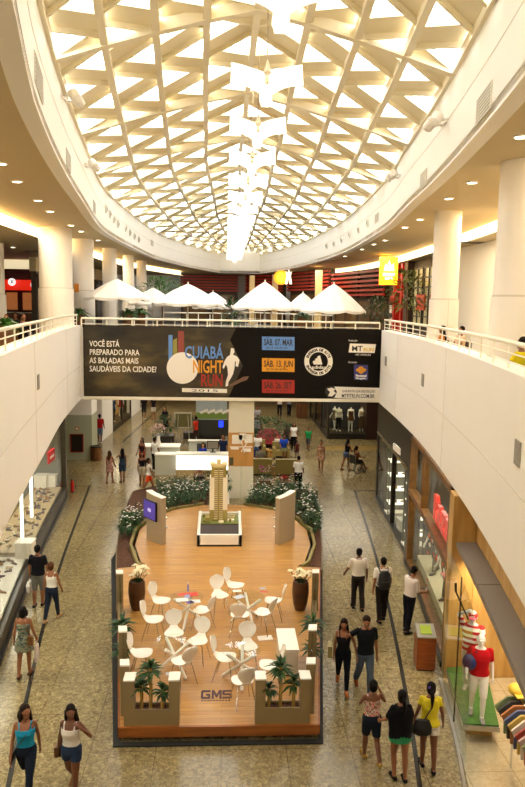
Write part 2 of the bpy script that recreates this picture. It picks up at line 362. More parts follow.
# vaulted skylight: beams, cream panels and glass
def roof_z(u, y): return RIMZ-.05+.27*(rimR(y)-rimL(y))/2*(1-abs(u)**1.15)
def roof_p(u, y):
    a, c = rimL(y), rimR(y); return Vector(((a+c)/2+u*(c-a)/2, y, roof_z(u, y)))
M_BEAM = mat('cream_beam', '#f2e8cc', 0.5, var=0.03, scale=1)
M_PANEL = mat('cream_roof_panel', '#f0e5c6', 0.55, var=0.04, scale=0.8)
NU, PER = 8, 3.1
us = frange(-1, 1, NU)
bb, pp, gg = MB(), MB(), MB()
up = Vector((0, 0, 1))
def bar(b, p, q, w, h):
    d = (q-p).normalized(); n = d.cross(up).normalized()*w/2; k = Vector((0, 0, h))
    b.hexa([p-n-k, p+n-k, q+n-k, q-n-k, p-n, p+n, q+n, q-n])
cl = lambda y: max(-3.9, min(67.8, y))
for j in range(NU):
    uo, ui = (us[j], us[j+1]) if j < NU//2 else (us[j+1], us[j])          # outer and inner beam of the bay
    sh = .45*(min(j, NU-1-j))
    for i in range(-3, 25):
        y0 = -3.9+PER*i+sh
        O = lambda v: roof_p(uo, cl(y0+v)); I = lambda v: roof_p(ui, cl(y0+v))
        for (o0, o1, i0, i1, t0, t1) in ((0, 1.1, -.45, .65, -.10, .12), (1.1, 2.2, 1.55, 2.65, .12, -.10)):   # two tilted cream panels per period
            if cl(y0+o1)-cl(y0+o0) < .05 and cl(y0+i1)-cl(y0+i0) < .05: continue
            q = [O(o0)+up*t0, O(o1)+up*t0, I(i1)+up*t1, I(i0)+up*t1]
            pp.hexa(q+[v+up*.05 for v in q])
            for a, c in ((q[0], q[3]), (q[1], q[2])):
                if (a-c).length > .1: bar(pp, a+up*.03, c+up*.03, .07, .14)
        # panes fill the triangles between the panels
        for tri in ((O(1.1), I(.65), I(1.55)), (O(2.2), O(3.1), I(2.65))):
            a, c, d = [v+up*.07 for v in tri]
            if (c-d).length < .05 or (a-c).length < .05: continue
            gg.add([a, c, d, a+up*.02, c+up*.02, d+up*.02], [(0, 2, 1), (3, 4, 5), (0, 1, 4, 3), (1, 2, 5, 4), (2, 0, 3, 5)])
ROWS = frange(-3.9, 67.8, 36)
y = -3.9
while y < 67.9:
    for j in range(NU): bar(bb, roof_p(us[j], y), roof_p(us[j+1], y), .20, .24)
    y += PER*2
for j in range(NU+1):
    for i in range(len(ROWS)-1): bar(bb, roof_p(us[j], ROWS[i]), roof_p(us[j], ROWS[i+1]), .15, .22)
struct(bb.build('ceiling_roof_beams', M_BEAM)); struct(pp.build('ceiling_roof_panels', M_PANEL))
struct(gg.build('window_1', glass('skylight_glass', (0.93, 0.96, 1.0), 0.02)))
# enclosing outer walls of the upper floor
struct(MB().box(24, -6, 0, 24.3, 78, 12).build('wall_outer_right', M_WALL)); struct(MB().box(-24.3, -6, 0, -24, 78, 12).build('wall_outer_left', M_WALL))
struct(MB().box(-24, 76, 0, 24, 76.3, 12).build('wall_back', M_WALL)); struct(MB().box(-24, -6.3, 0, 24, -6, 12).build('wall_front', M_WALL))

# ================================================================== UPPER LEVEL THINGS
# ---- round columns
def column(x, y, r, zt, label, z0=DECK, ch=2.15):
    t = thing('round_column', label, 'column', (x, y, z0), 0, 'round columns on the upper floor'); h = zt-z0
    MB().lathe([(r, ch+.04), (r, h)], n=40).build('shaft', M_WHITE, t, True)
    MB().lathe([(r+.045, 0), (r+.045, ch)], n=40).build('lower_casing', M_WHITE, t, True)
    b = MB(); b.lathe([(r+.02, ch), (r+.02, ch+.04)], n=40); b.box(-.008, -(r+.055), 0, .008, -(r+.03), ch); b.build('joint_line', M_SEAM, t)
    return t
column(6.98, 22.3, .42, CEILZ, 'slender round white column behind the right railing, farther of two')
column(6.14, 14.6, .5, CEILZ, 'thick round white column nearest on the right, cut by the frame')
column(-7.15, 30.2, .68, CEILZ, 'thickest round white column by the left railing', ch=2.42)
column(-7.05, 35.2, .55, CEILZ, 'round white column with a small orange plate, second from the left railing', ch=2.42)
column(-6.6, 40.6, .40, CEILZ, 'round white column, third of the left row', ch=2.42)
column(-6.3, 46.2, .36, CEILZ, 'round white column, fourth of the left row', ch=2.42)
column(-6.15, 52.0, .36, CEILZ, 'round white column behind the hanging foliage, farthest of the left row', ch=2.42)
x, y = -10.75, 33.0
column(x, y, .6, CEILZ-.42, 'round white column at the left edge beside the red food counters')
p = at_y(76.5, 288, 34.6)
tag(MB().cbox((p[0], p[1]-.0, p[2]), (.22, .05, .4)).build('notice_plate', mat('orange_plastic', '#d8892b', .5)), 'small orange plate on the second left column', 'sign')

# ---- bridge banner
bn = thing('banner', 'wide black running event banner hung on the bridge', 'banner', (0, BR_Y-.06, 0))
BX0, BX1, BZ0, BZ1 = -6.0, 6.9, 4.5, 7.52
M_BAN = mat('banner_black', '#120e0a', .7, var=.1, scale=.5, spec=.12)
MB().box(BX0, -.02, BZ0, BX1, .03, BZ1).build('printed_sheet', M_BAN, bn)
YF = -.026
def bp(px, py):           # photo point on the banner face
    p = at_y(px, py, BR_Y-.085); return p[0], p[2]
def TM(px, py, d=0.0):
    x, z = bp(px, py); return Matrix.Translation((x, YF-d, z)) @ FACE
M_BW = mat('print_white', '#ece7dc', .5, var=0); M_BB = mat('print_blue', '#5b86c4', .5, var=.02); M_BO = mat('print_orange', '#d9921f', .5, var=.02); M_BR = mat('print_red', '#a3241a', .5, var=.02)
MB().box(BX0+.02, -.05, BZ0-.13, BX1, .04, BZ0).build('bottom_rail', M_RAIL, bn)
def words(s, px, py, hpx, wpx, m, name='lettering', bold=.005, d=0.0, angle=0):
    x0, z0 = bp(px, py); x1, z1 = bp(px, py-hpx); xw, zw = bp(px+wpx, py)
    H = z1-z0; o = text_obj(name, s, H/0.70, m, Matrix.Identity(4), bn, depth=.003, bold=bold)
    vs = [v.co for v in o.data.vertices]; w0 = max(v.x for v in vs); a = Matrix.Translation((x0, YF-d, z0)) @ Matrix.Rotation(-R(angle), 4, 'Y') @ FACE @ Matrix.Diagonal(((xw-x0)/w0, 1, 1, 1))
    o.data.transform(a); return o
for i, (s, w) in enumerate([('VOCÊ ESTÁ', 30), ('PREPARADO PARA', 50), ('AS BALADAS MAIS', 49), ('SAUDÁVEIS DA CIDADE?', 67)]):
    words(s, 89.5, 346.3+i*8.35, 5.6, w, M_BW, 'slogan_line')
def patch(poly, m, name, d=0.0):
    b = MB(); P = [bp(*q) for q in poly]; n = len(P)
    vs = [(x, YF-d, z) for x, z in P]+[(x, YF-d+.008, z) for x, z in P]
    b.add(vs, [tuple(range(n)), tuple(reversed(range(n, 2*n)))]+[(i, n+i, n+(i+1) % n, (i+1) % n) for i in range(n)]); return b.build(name, m, bn)
def circ(cx, cy_, r, n=36): return [(cx+r*math.cos(2*PI*i/n), cy_+r*math.sin(2*PI*i/n)) for i in range(n)]
patch([(84, 324.5), (236, 328.5), (230, 340), (243, 366), (228, 398.5), (84, 395.5)], ramp_mat('print_clouds', 'noise', [(.40, '#14100a'), (.54, '#332a17'), (.68, '#665530')], .55, .7, 4, stretch=(.6, 1, 1.3)), 'printed_clouds', .001)
patch([(168.5, 335), (172.5, 335), (172.5, 365), (168.5, 365)], M_BB, 'printed_tower', .002)
patch([(173, 340), (177, 338), (177, 365), (173, 365)], mat('print_olive', '#8e8638', .5), 'printed_tower', .002)
patch([(178, 331), (184, 331), (184, 362), (178, 362)], mat('print_brick', '#8a3c32', .5), 'printed_tower', .002)
patch(circ(182.5, 368, 15.8), M_BW, 'printed_moon', .004)
words('CUIABÁ', 184.5, 358, 12, 39, M_BB, 'event_title', .014, .010)
words('NIGHT', 192.5, 372.5, 12.5, 30.5, M_BO, 'event_title', .014, .012)
words('RUN', 200.5, 386, 12, 22, M_BR, 'event_title', .014, .014)
patch([(182, 388), (227, 389), (227, 393), (182, 392)], M_BW, 'year_strip', .004); words('2015', 191, 391.6, 2.4, 27, M_BLACK, 'year', .0, .006)
patch([(231, 348), (234, 348.5), (234.5, 352), (233, 354.5), (237, 356.5), (239.5, 360), (238, 367), (235.5, 366), (236, 362), (235, 361), (234.5, 368), (233, 374), (231, 378), (228.5, 382), (228, 386), (225.5, 386.5), (226, 381), (228, 375), (227.5, 368), (226, 364.5), (223.5, 369), (222.5, 367), (224.5, 361), (227, 357), (230, 355)], M_BW, 'printed_runner', .006)
patch([(229, 385), (236, 381), (243, 377), (249, 376), (247, 380), (241, 382), (235, 385), (230, 387)], mat('print_brown', '#6b4b35', .5), 'runner_shadow', .005)
for (y0, m, s, w) in ((336.5, M_BB, 'SÁB. 07. MAR', 29), (358, M_BO, 'SÁB. 13. JUN', 29), (379.5, M_BR, 'SÁB. 26. SET', 28)):
    patch([(262, y0), (294.5, y0+.6), (294.5, y0+14), (262, y0+13.4)], m, 'date_panel', .003)
    words(s, 263.8, y0+8.6, 6.2, w, M_BLACK, 'date', .008, .007); words('ETAPA', 266, y0+12, 1.6, 22, M_BLACK, 'date_note', 0, .007)
patch(circ(318.5, 361.5, 14.2), M_BW, 'logo_ring', .003); patch(circ(318.5, 361.5, 9.4), M_BAN, 'logo_disc', .006)
def ringtext(s, c, rpx, a0, a1, flip, m):
    n = len(s)
    for i, ch in enumerate(s):
        if ch == ' ': continue
        a = R(a0+(a1-a0)*(i+.5)/n); px, py = c[0]+rpx*math.sin(a), c[1]-rpx*math.cos(a)
        x, z = bp(px, py); rot = a if not flip else a+PI
        text_obj('ring_letter', ch, .155, m, Matrix.Translation((x, YF-.009, z)) @ Matrix.Rotation(rot, 4, 'Y') @ FACE @ Matrix.Translation((0, -.055, 0)), bn, depth=.002, align='CENTER', bold=.008)
ringtext('ENTREGA DE KITS', (318.5, 361.5), 11.8, -72, 72, False, M_BLACK); ringtext('ENTREGA DE KITS', (318.5, 361.5), 11.8, 252, 108, True, M_BLACK)
for k, (l, o) in enumerate(((3.2, -5.2), (5.6, -2.0), (8.0, 1.2))):
    x0 = 318.5+o*.9; base = 364.5
    patch([(x0-.2, base-.0), (x0-1.6-l*.25+1.2, base-l), (x0+1.2-l*.25+1.2, base-l-1.1), (x0+2.8, base)], M_BW, 'logo_bar', .010)
words('adidas', 311.5, 368.6, 3.2, 14.5, M_BW, 'logo_word', .004, .010)
words('Realização', 348.5, 341.3, 1.8, 9, M_BW, 'credit_note', 0, .004); words('Patrocínio', 348, 363, 1.8, 9, M_BW, 'credit_note', 0, .004)
patch([(350, 343.5), (376, 344.2), (374.5, 353), (348.6, 352.4)], M_BW, 'sponsor_panel', .003); words('MT', 351.5, 351, 5.2, 11, M_BLACK, 'sponsor_name', .006, .006); words('RUN', 363.4, 351.2, 3.4, 10, mat('print_yellow', '#d8b02a', .5), 'sponsor_name', .005, .006)
words('MT FITRUN', 355.5, 355.6, 1.8, 15, M_BW, 'credit_note', 0, .004)
patch([(354, 364.5), (368, 365), (368, 380), (354, 379.5)], mat('print_violet', '#34306e', .5), 'sponsor_panel', .003)
for dx, dy in ((-2.7, 0), (2.7, 0), (0, -2), (0, 2)):
    patch([(361+dx+2.1*math.cos(a)*1.2, 370+dy+2.1*math.sin(a)*.8) for a in frange(0, 2*PI-.35, 17)], M_BO, 'sponsor_mark', .006)
words('Pantanal', 355.6, 376.6, 2.2, 10.8, M_BW, 'sponsor_name', .006, .006); words('Shopping', 355.6, 379, 1.8, 10.8, M_BW, 'sponsor_name', .004, .006)
patch([(330, 386.5), (381, 388), (379.5, 399.5), (338, 398.2), (329, 397)], M_BW, 'address_panel', .003)
patch([(326, 387), (334, 386), (337, 392), (334.5, 397.5), (327.5, 397.5), (325, 392)], M_BLACK, 'hand_mark', .005); patch([(327, 389), (331, 387.6), (335.5, 389), (333.5, 391), (336, 393), (332, 396.4), (328, 396), (330, 392)], M_BW, 'hand_mark', .008)
words('GARANTA SUA INSCRIÇÃO', 342, 392.3, 2.6, 33, M_BLACK, 'address_note', .001, .006); words('MTFITRUN.COM.BR', 341.5, 397.6, 3.8, 33, M_BLACK, 'web_address', .003, .006)

# ---- railings
def railing(name, pts, label, zt, zb, step=0.62, bars=2, mpost=M_RAIL, cat='railing'):
    """pts: plan points along the rail."""
    t = thing(name, label, cat, (pts[0][0], pts[0][1], zb)); o = Vector((pts[0][0], pts[0][1], zb))
    P = [Vector((p[0], p[1], 0)) for p in pts]
    MB().path([p+Vector((0, 0, zt))-o for p in P], .042, 10).build('handrail', M_RAIL, t, True)
    for i in range(bars):
        z = zb+(zt-zb)*(i+1)/(bars+1)-.03; MB().path([p+Vector((0, 0, z))-o for p in P], .016, 6).build('rail_bar', M_RAIL, t, True)
    L = [0]
    for i in range(1, len(P)): L.append(L[-1]+(P[i]-P[i-1]).length)
    n = max(2, int(L[-1]/step)); k = 0
    for i in range(n+1):
        s = L[-1]*i/n
        while k < len(L)-2 and s > L[k+1]: k += 1
        p = P[k].lerp(P[k+1], (s-L[k])/(L[k+1]-L[k]))-Vector((o.x, o.y, 0)); p.z = 0
        d = (P[k+1]-P[k]).normalized(); a = math.atan2(d.y, d.x)
        MB().box(-.028, -.012, 0, .028, .012, zt-zb-.02, Matrix.Translation(p) @ Matrix.Rotation(a, 4, 'Z')).build('post', mpost, t)
    return t
ysr = frange(2, 29.9, 40)
railing('railing', [(facR(y)+.12, y) for y in ysr], 'white metal railing curving along the right parapet', RAILZ+.02, WTOP, 1.2)
railing('railing', [(facL(y)-.12, y) for y in ysr], 'white metal railing curving along the left parapet', RAILZ+.02, WTOP, 1.2)
railing('railing', [(-6.1, BR_Y+.1), (0, BR_Y+.1), (6.65, BR_Y+.1)], 'long white railing along the bridge above the banner', 7.80, 7.40, 1.0, 1)
railing('railing', [on(163, 312.5, 7.9)[0:2], on(233, 313.5, 7.9)[0:2]], 'far white railing behind the left parasols', 7.9, DECK, .7)
railing('railing', [on(236, 312, 7.9)[0:2], on(333, 315.5, 7.9)[0:2]], 'far white railing behind the right parasols', 7.9, DECK, .7)

# ---- parasols
M_CANV = mat('white_canvas', '#efece6', .8, var=.02, scale=5)
def parasol(x, y, rad, ztop, zedge, label):
    t = thing('parasol', label, 'parasol', (x, y, DECK), 0, 'white parasols on the upper terrace')
    b = MB(); n = 8; zt = ztop-DECK; ze = zedge-DECK; rings = []
    for k in range(7):
        f = k/6; r = .03+(rad-.03)*f; ring = []
        for j in range(n*4):
            a = 2*PI*j/(n*4)+.2; s = 1-.06*f*(.5-.5*math.cos(2*PI*(j % 4)/4)); sag = .05*f*math.sin(PI*(j % 4)/4)
            ring.append((r*s*math.cos(a), r*s*math.sin(a), zt-(zt-ze)*(f**1.15)-sag))
        rings.append(ring)
    b.loft(rings, False); c = b.build('canopy', M_CANV, t); md = c.modifiers.new('thickness', 'SOLIDIFY'); md.thickness = .012
    v = MB(); rv = []
    for dz in (0, -.13):
        rv.append([(p[0]*1.002, p[1]*1.002, p[2]+dz*(1 if j % 4 else .75)) for j, p in enumerate(rings[-1])])
    v.loft(rv, False); c = v.build('valance', M_CANV, t); md = c.modifiers.new('thickness', 'SOLIDIFY'); md.thickness = .01
    MB().tube((0, 0, .05), (0, 0, zt+.02), .028).build('pole', M_RAIL, t, True)
    MB().ball((0, 0, zt+.05), (.035, .035, .06)).build('finial', M_RAIL, t, True)
    MB().lathe([(.3, 0), (.3, .05), (.06, .09), (.05, .3)], n=20).build('base', M_RAIL, t)
    for j in range(n):
        a = 2*PI*j/n+.2; MB().tube((.03*math.cos(a), .03*math.sin(a), zt-.06), (rad*.97*math.cos(a), rad*.97*math.sin(a), ze-.03), .009, n=5).build('rib', M_RAIL, t)
    return t
def par_px(cx, yd, wpx, yt, ye, label):
    p = at_y(cx, yt, yd); e = at_y(cx, ye, yd); w = (at_y(cx+wpx/2, yt, yd)[0]-p[0]); parasol(p[0], yd, w, p[2], e[2], label)
par_px(117, 33, 67, 279, 297, 'white parasol nearest the left railing, leftmost of the front row')
par_px(188, 34, 72, 284, 303, 'white parasol second from left, in front of the overlapping far ones')
par_px(265, 33, 66, 282, 307, 'white parasol over the middle of the banner, left of the right pair')
par_px(334, 33.5, 68, 284, 310, 'white parasol above the round logo of the banner, rightmost')
par_px(153, 41, 50, 288, 303, 'far white parasol partly hidden behind the two left parasols')
par_px(213, 40, 42, 292, 306, 'far white parasol peeping out right of the second one')
par_px(303, 40, 36, 293, 308, 'far white parasol peeping out between the right pair')

# ---- chandeliers in a row under the skylight
M_PETAL = mat('lamp_petal', '#fffaf0', .6, var=0, emit='#fff2dc', estr=1.6)
def petal_side(sx):
    b = MB(); rings = []
    for k in range(11):
        f = k/10; x = sx*(.04+.62*f); zt = .18*(1-(1-f)**2)-.03; zb = zt-.42+.05*math.sin(f*PI); yb = .10*math.sin(f*PI)
        rings.append([(x, yb-.10*f-.012, zb), (x, yb-.10*f+.012, zb), (x*.985, yb+.06*f+.012, zt), (x*.985, yb+.06*f-.012, zt)])
    return b.loft(rings)
def petal_front(sy):
    b = MB(); rings = []
    for k in range(9):
        f = k/8; y = sy*(.06+.34*f); w = (.07+.05*math.sin(f*PI*.8))*(1 if f < .85 else .8); z = -.28-.24*f**1.3
        rings.append([(-w, y, z), (w, y, z), (w*.9, y+sy*.02, z+.03), (-w*.9, y+sy*.02, z+.03)])
    return b.loft(rings)
def chandelier():
    t = thing('chandelier', 'x', 'lamp')
    for s in (-1, 1): petal_side(s).build('petal', M_PETAL, t, True); petal_front(s).build('petal', M_PETAL, t, True)
    for s in (-1, 1): MB().lathe([(.012, .12), (.03, .06), (.06, -.04), (.075, -.09), (.04, -.13)], (0, s*.2, 0), n=14).build('finial', mat('cream_metal', '#d9c7a4', .35), t, True)
    return t
ch0 = chandelier()
ords = ['nearest', 'second', 'third', 'fourth', 'fifth', 'sixth', 'seventh', 'eighth', 'ninth', 'tenth', 'eleventh', 'twelfth', 'thirteenth', 'fourteenth', 'fifteenth', 'last and farthest']
for k in range(16):
    y = 9.75+3.62*k; x = .70; z = 12.72
    lb = 'white winged petal chandelier under the skylight, %s in the row of sixteen' % ords[k]
    c = ch0 if k == 0 else copy_tree(ch0)
    c.location = (x, y, z); tag(c, lb, 'lamp', 'chandeliers under the skylight')
    MB().tube((0, 0, 0), (0, 0, roof_z(0, y)-z-.2), .012, n=6).build('stem', mat('cream_metal', '#d9c7a4', .35), c)

# ---- fittings on the rim: vents, jet nozzles, spotlights
M_VENT = mat('vent_grey', '#8e887c', .5)
def vent_on(f, s, y, z, w, h, label, group, dark=False):
    a = math.atan2(f(y+.3)-f(y-.3), .6)
    t = thing('air_vent', label, 'vent', (f(y)-s*.012, y, z), -a, group)
    b = MB(); b.box(-.012, -w/2, -h/2, .012, w/2, h/2); b.build('frame', M_VENT if dark else mat('vent_white', '#d8d2c4', .5), t)
    b = MB(); n = 7
    for i in range(n):
        zz = -h/2+.04+(h-.08)*i/(n-1); b.box(-.018 if s > 0 else .0, -w/2+.03, zz-.008, .0 if s > 0 else .018, w/2-.03, zz+.008)
    b.build('slats', M_VENT, t)
def find_y(f, px, py):     # y along curve f where the sight line meets it
    best = None
    for i in range(600):
        y = 6+i*.1; p = at_y(px, py, y); e = abs(p[0]-f(y))
        if best is None or e < best[0]: best = (e, y, p[2])
    return best[1], best[2]
for (px, py, w, h, lb) in [(484, 104, 1.1, .42, 'largest white air vent on the right rim near the frame edge'), (424, 183, .9, .4, 'white air vent on the right rim, middle of three'), (377, 218, .9, .35, 'small white air vent on the right rim beyond the nozzles')]:
    y, z = find_y(rimR, px, py); vent_on(rimR, 1, y, max(11.75, min(13, z)), w, h, lb, 'air vents on the rim')
for (px, py, w, h, lb) in [(38, 79, 1.3, .45, 'tall looking white air vent on the left rim nearest the top'), (68, 161, 1.0, .42, 'white air vent on the left rim, second down'), (94, 207, .9, .4, 'white air vent on the left rim just before the nozzles'), (152, 243, .9, .35, 'white air vent on the left rim past the nozzles')]:
    y, z = find_y(rimL, px, py); vent_on(rimL, -1, y, max(11.75, min(13, z)), w, h, lb, 'air vents on the rim')
for (f, s, px, py, lb) in [(facR, 1, 386, 361, 'grey vent on the right parapet beside the banner'), (facR, 1, 423, 380, 'grey vent on the right parapet, middle one'), (facR, 1, 518, 453, 'grey vent on the right parapet at the frame edge'), (facL, -1, 76, 354, 'grey vent on the left parapet beside the banner'), (facL, -1, 38, 382, 'grey vent on the left parapet, nearer one')]:
    y, z = find_y(f, px, py); vent_on(f, s, y, z, .34, .38, lb, 'small grey vents on the parapets', True)
def nozzle(f, s, px, py, lb):
    y, z = find_y(f, px, py); a = math.atan2(f(y+.3)-f(y-.3), .6)
    t = thing('jet_nozzle', lb, 'vent', (f(y), y, max(11.85, min(13, z))), -a, 'round jet nozzles on the rim')
    m = Matrix.Rotation(-s*R(90), 4, 'Y')
    def lathe(prof, name, mt):
        b = MB(); b.lathe(prof, n=20); b.v = [tuple(m @ Vector(v)) for v in b.v]; b.build(name, mt, t, True)
    lathe([(.19, -.01), (.19, .03), (.13, .07), (.12, .02)], 'flange', mat('vent_white', '#d8d2c4', .5)); lathe([(.0, .02), (.115, .02), (.115, .05), (.05, .09), (.0, .09)], 'bore', M_VENT)
for i, (px, py) in enumerate([(105.5, 209), (109.5, 214), (113.5, 219), (117.5, 224), (125.5, 228), (129.5, 232.5), (134, 236), (138.5, 239.5)]):
    nozzle(rimL, -1, px, py, 'round jet nozzle on the left rim, %s going away' % ['first', 'second', 'third', 'fourth', 'fifth', 'sixth', 'seventh', 'eighth'][i])
for i, (px, py) in enumerate([(368.5, 223), (358.5, 229), (350, 234.5), (342, 239.5), (334, 243.5), (327, 246)]):
    nozzle(rimR, 1, px, py, 'round jet nozzle on the right rim, %s going away' % ['first', 'second', 'third', 'fourth', 'fifth', 'sixth'][i])
def rim_spot(f, s, px, py, lb):
    y, z = find_y(f, px, py)
    z = max(11.9, min(13.2, z)); t = thing('spotlight', lb, 'spotlight', (f(y), y, z), 0, 'white twin spotlights on the rim')
    MB().box(-.03 if s > 0 else 0, -.3, -.04, 0 if s > 0 else .03, .3, .04).build('bracket', M_WHITE, t)
    for dy in (-.22, .22):
        MB().tube((-s*.02, dy, 0), (-s*.22, dy, -.02), .025, n=8).build('arm', M_WHITE, t)
        b = MB(); b.lathe([(.05, -.16), (.11, -.12), (.13, .1), (.10, .12)], n=14); q = Matrix.Translation((-s*.28, dy, 0)) @ Matrix.Rotation(R(35)*s, 4, 'Y') @ Matrix.Rotation(R(30 if dy > 0 else -30), 4, 'X')
        b.v = [tuple(q @ Vector(v)) for v in b.v]; b.build('lamp_head', M_WHITE, t, True)
rim_spot(rimL, -1, 64, 98, 'white twin spotlight on the left rim, nearer one'); rim_spot(rimL, -1, 85, 165, 'white twin spotlight on the left rim, farther one')
rim_spot(rimR, 1, 446, 122, 'white twin spotlight on the right rim, nearer one'); rim_spot(rimR, 1, 400, 176, 'white twin spotlight on the right rim, farther one')

# ---- recessed downlights
M_DL = glow('downlight_glow', '#fff1d6', 14.0)
def downlight(px, py, z, where):
    x, y = on(px, py, z)
    t = thing('downlight', where, 'ceiling light', (x, y, z), 0, 'recessed downlights in the upper ceiling')
    MB().lathe([(.15, .0), (.15, -.02), (.11, -.03), (.11, 0)], n=20).build('trim_ring', M_WHITE, t); MB().lathe([(.105, -.004), (.105, -.02)], n=20).build('lens', M_DL, t)
rd = [(521, 136, 'nearest, at the frame edge'), (472, 182, 'beside the nearer white column'), (449, 198, 'above the farther column'), (420, 219, 'third beyond the column'), (405, 227, 'fourth beyond the column'), (385, 240, 'fifth beyond the column'), (374, 244, 'next to the cove end'), (362, 249, 'over the yellow sign'), (345, 256, 'over the red slats')]
for px, py, s in rd: downlight(px, py, CEILZ, 'small round downlight in the right ceiling, '+s)
ld = [(1, 163, 'at the frame edge'), (17, 181, 'second from the frame edge'), (38, 200, 'above the thick column'), (50, 211, 'just over the thick column top'), (71, 225, 'past the thick column'), (81, 231, 'over the second column'), (98, 240, 'over the third column'), (113, 249, 'over the fourth column'), (126, 256, 'over the fifth column')]
for px, py, s in ld: downlight(px, py, CEILZ, 'small round downlight in the left ceiling, '+s)
for px, py, s in [(13, 247, 'upper one of three'), (21, 262, 'lowest of three'), (1, 257, 'leftmost of three')]: downlight(px, py, CEILZ-.40, 'small round downlight in the low ceiling by the red counters, '+s)
t = thing('air_diffuser', 'dark slotted air diffuser in the low right ceiling', 'vent', on(470, 242, CEILZ-.4)+(CEILZ-.41,))
MB().box(-.5, -.25, -.02, .5, .25, .01).build('frame', M_VENT, t); b = MB(); [b.box(-.46, -.22+.06*i, -.03, .46, -.2+.06*i, -.015) for i in range(8)]; b.build('slats', M_DARK, t)
t = thing('air_diffuser', 'dark slotted air diffuser in the low left ceiling', 'vent', on(34, 251, CEILZ-.4)+(CEILZ-.41,))
MB().box(-.5, -.25, -.02, .5, .25, .01).build('frame', M_VENT, t); b = MB(); [b.box(-.46, -.22+.06*i, -.03, .46, -.2+.06*i, -.015) for i in range(8)]; b.build('slats', M_DARK, t)

# ---- upper floor shop fronts
CZ = CEILZ-.4
struct(MB().box(10.2, 8, DECK, 10.5, 31.0, CZ).build('wall_upper_right', M_WALL))
# restaurant beyond the white wall
rs = thing('restaurant_front', 'dark brown restaurant front with red posts and gridded windows behind the right railing', 'shop front', (10.4, 31.1, DECK))
H = CZ-DECK-.02; M_DBR = ramp_mat('dark_brown_wall', 'noise', [(.3, '#2a1a0e'), (.6, '#3e2816'), (.8, '#52371f')], 2, .6)
MB().box(.3, 0, 0, .6, 15, H).build('back_wall', M_DBR, rs)
M_WGLOW = mat('lit_pane', '#8f8f72', .2, var=.5, scale=.9, emit='#ffdf9a', estr=.3)
for i in range(4):
    y0 = .3+i*2.1
    MB().box(.22, y0, .9, .3, y0+1.9, 4.0).build('window_pane', M_WGLOW, rs)
    g = MB()
    for k in range(3): g.box(.16, y0+.9*k, .85, .22, y0+.9*k+.1, 4.05)
    for k in range(7): g.box(.16, y0, .85+.52*k, .22, y0+1.9, .93+.52*k)
    g.build('window_grid', M_DARK, rs)
for i in range(3): MB().box(.08, .6+i*2.6, 1.75, .16, 2.2+i*2.6, 2.6).build('hanging_panel', mat('orange_red', '#c2401c', .5), rs)
for yy in (10.2, 12.0): MB().box(-.05, yy, 0, .3, yy+.4, H).build('red_post', M_RED, rs)
b = MB(); n = 10
for i in range(n):
    a0, a1 = PI*i/n, PI*(i+1)/n; P = lambda a, r: (0, 11.3+r*2.1*math.cos(a), 2.2+r*.8*math.sin(a))
    q = [P(a0, 1), P(a1, 1), P(a1, .72), P(a0, .72)]; b.hexa([q[0], q[1], q[2], q[3]]+[(v[0]+.2, v[1], v[2]) for v in q])
b.build('red_arch', M_RED, rs)
MB().box(-.1, 8.8, 0, .3, 9.5, H).build('brown_pillar', M_DBR, rs)
MB().box(.1, 9.8, 4.0, .3, 10.6, H).build('sign_bracket', M_DBR, rs)
for zz in (.7, 1.5): MB().box(.25, 13.9, zz, .3, 14.4, zz+.5).build('framed_menu', M_WHITE, rs)
sg = at_y(388.5, 271, 41)
t = thing('lightbox_sign', 'glowing yellow square sign on the restaurant front', 'sign', sg)
MB().box(.5, .05, -.1, 1.2, .15, .1).build('wall_arm', M_DARK, t); MB().cbox((0, 0, 0), (1.05, .22, 1.6)).build('case', glow('sign_yellow', '#f2b81e', 1.6), t)
GW = glow('sign_white', '#fff6d8', 1.6)
b = MB(); b.prism([(-.3, -.1), (-.22, .3), (-.1, .2), (0, .5), (.12, .2), (.26, .34), (.3, -.1)], 0, .02); b.v = [tuple(Matrix.Translation((0, -.115, .1)) @ FACE @ Vector(v)) for v in b.v]; b.build('emblem', GW, t)
b = MB(); b.box(-.34, -.13, -.3, .34, -.11, -.12); b.box(-.22, -.13, -.5, .22, -.11, -.38); b.build('emblem', GW, t)
# red slatted fascia shops round the far end
def slat_shop(p, q, label, n=6, h=1.7, top=CZ+.35, name='slatted_shop_front'):
    p = Vector((p[0], p[1], 0)); q = Vector((q[0], q[1], 0)); L = (q-p).length; a = math.atan2(q.y-p.y, q.x-p.x)
    t = thing(name, label, 'shop front', (p.x, p.y, DECK), a)
    z1 = top-DECK
    MB().box(0, .25, 0, L, .5, z1).build('back_wall', ramp_mat('dark_brown_wall', 'noise', [(.3, '#2a1a0e')], 2, .6), t)
    for k in range(n):
        z = z1-.12-k*h/n; MB().box(-.05, -.12, z-.15, L+.05, .06, z).build('red_slat', mat('slat_red', '#a81d10', .45), t)
    for xx in (0.0, L*.5, L-.15): MB().box(xx, .0, z1-h-.05, xx+.15, .2, z1).build('bracket', M_BLACK, t)
    k = max(2, int(L/2.2))
    for i in range(k): MB().box(L*(i+.12)/k, .2, .2, L*(i+.88)/k, .26, z1-h-.35).build('glass_pane', mat('dim_shop_glass', '#3b2c1e', .15, emit='#ffb35a', estr=.05), t)
    return t
slat_shop((-4.6, 72), (1.2, 72), 'dark shop front with red slat fascia at the far left end')
slat_shop((2.0, 71), (5.2, 66), 'shop front with red slats behind the round yellow sign')
slat_shop((5.6, 64), (8.2, 56), 'shop front with red slats between two cream pillars')
slat_shop((8.3, 55), (10.4, 46.2), 'largest shop front with red slat fascia beside the restaurant', 6, 1.9, CZ-.02)
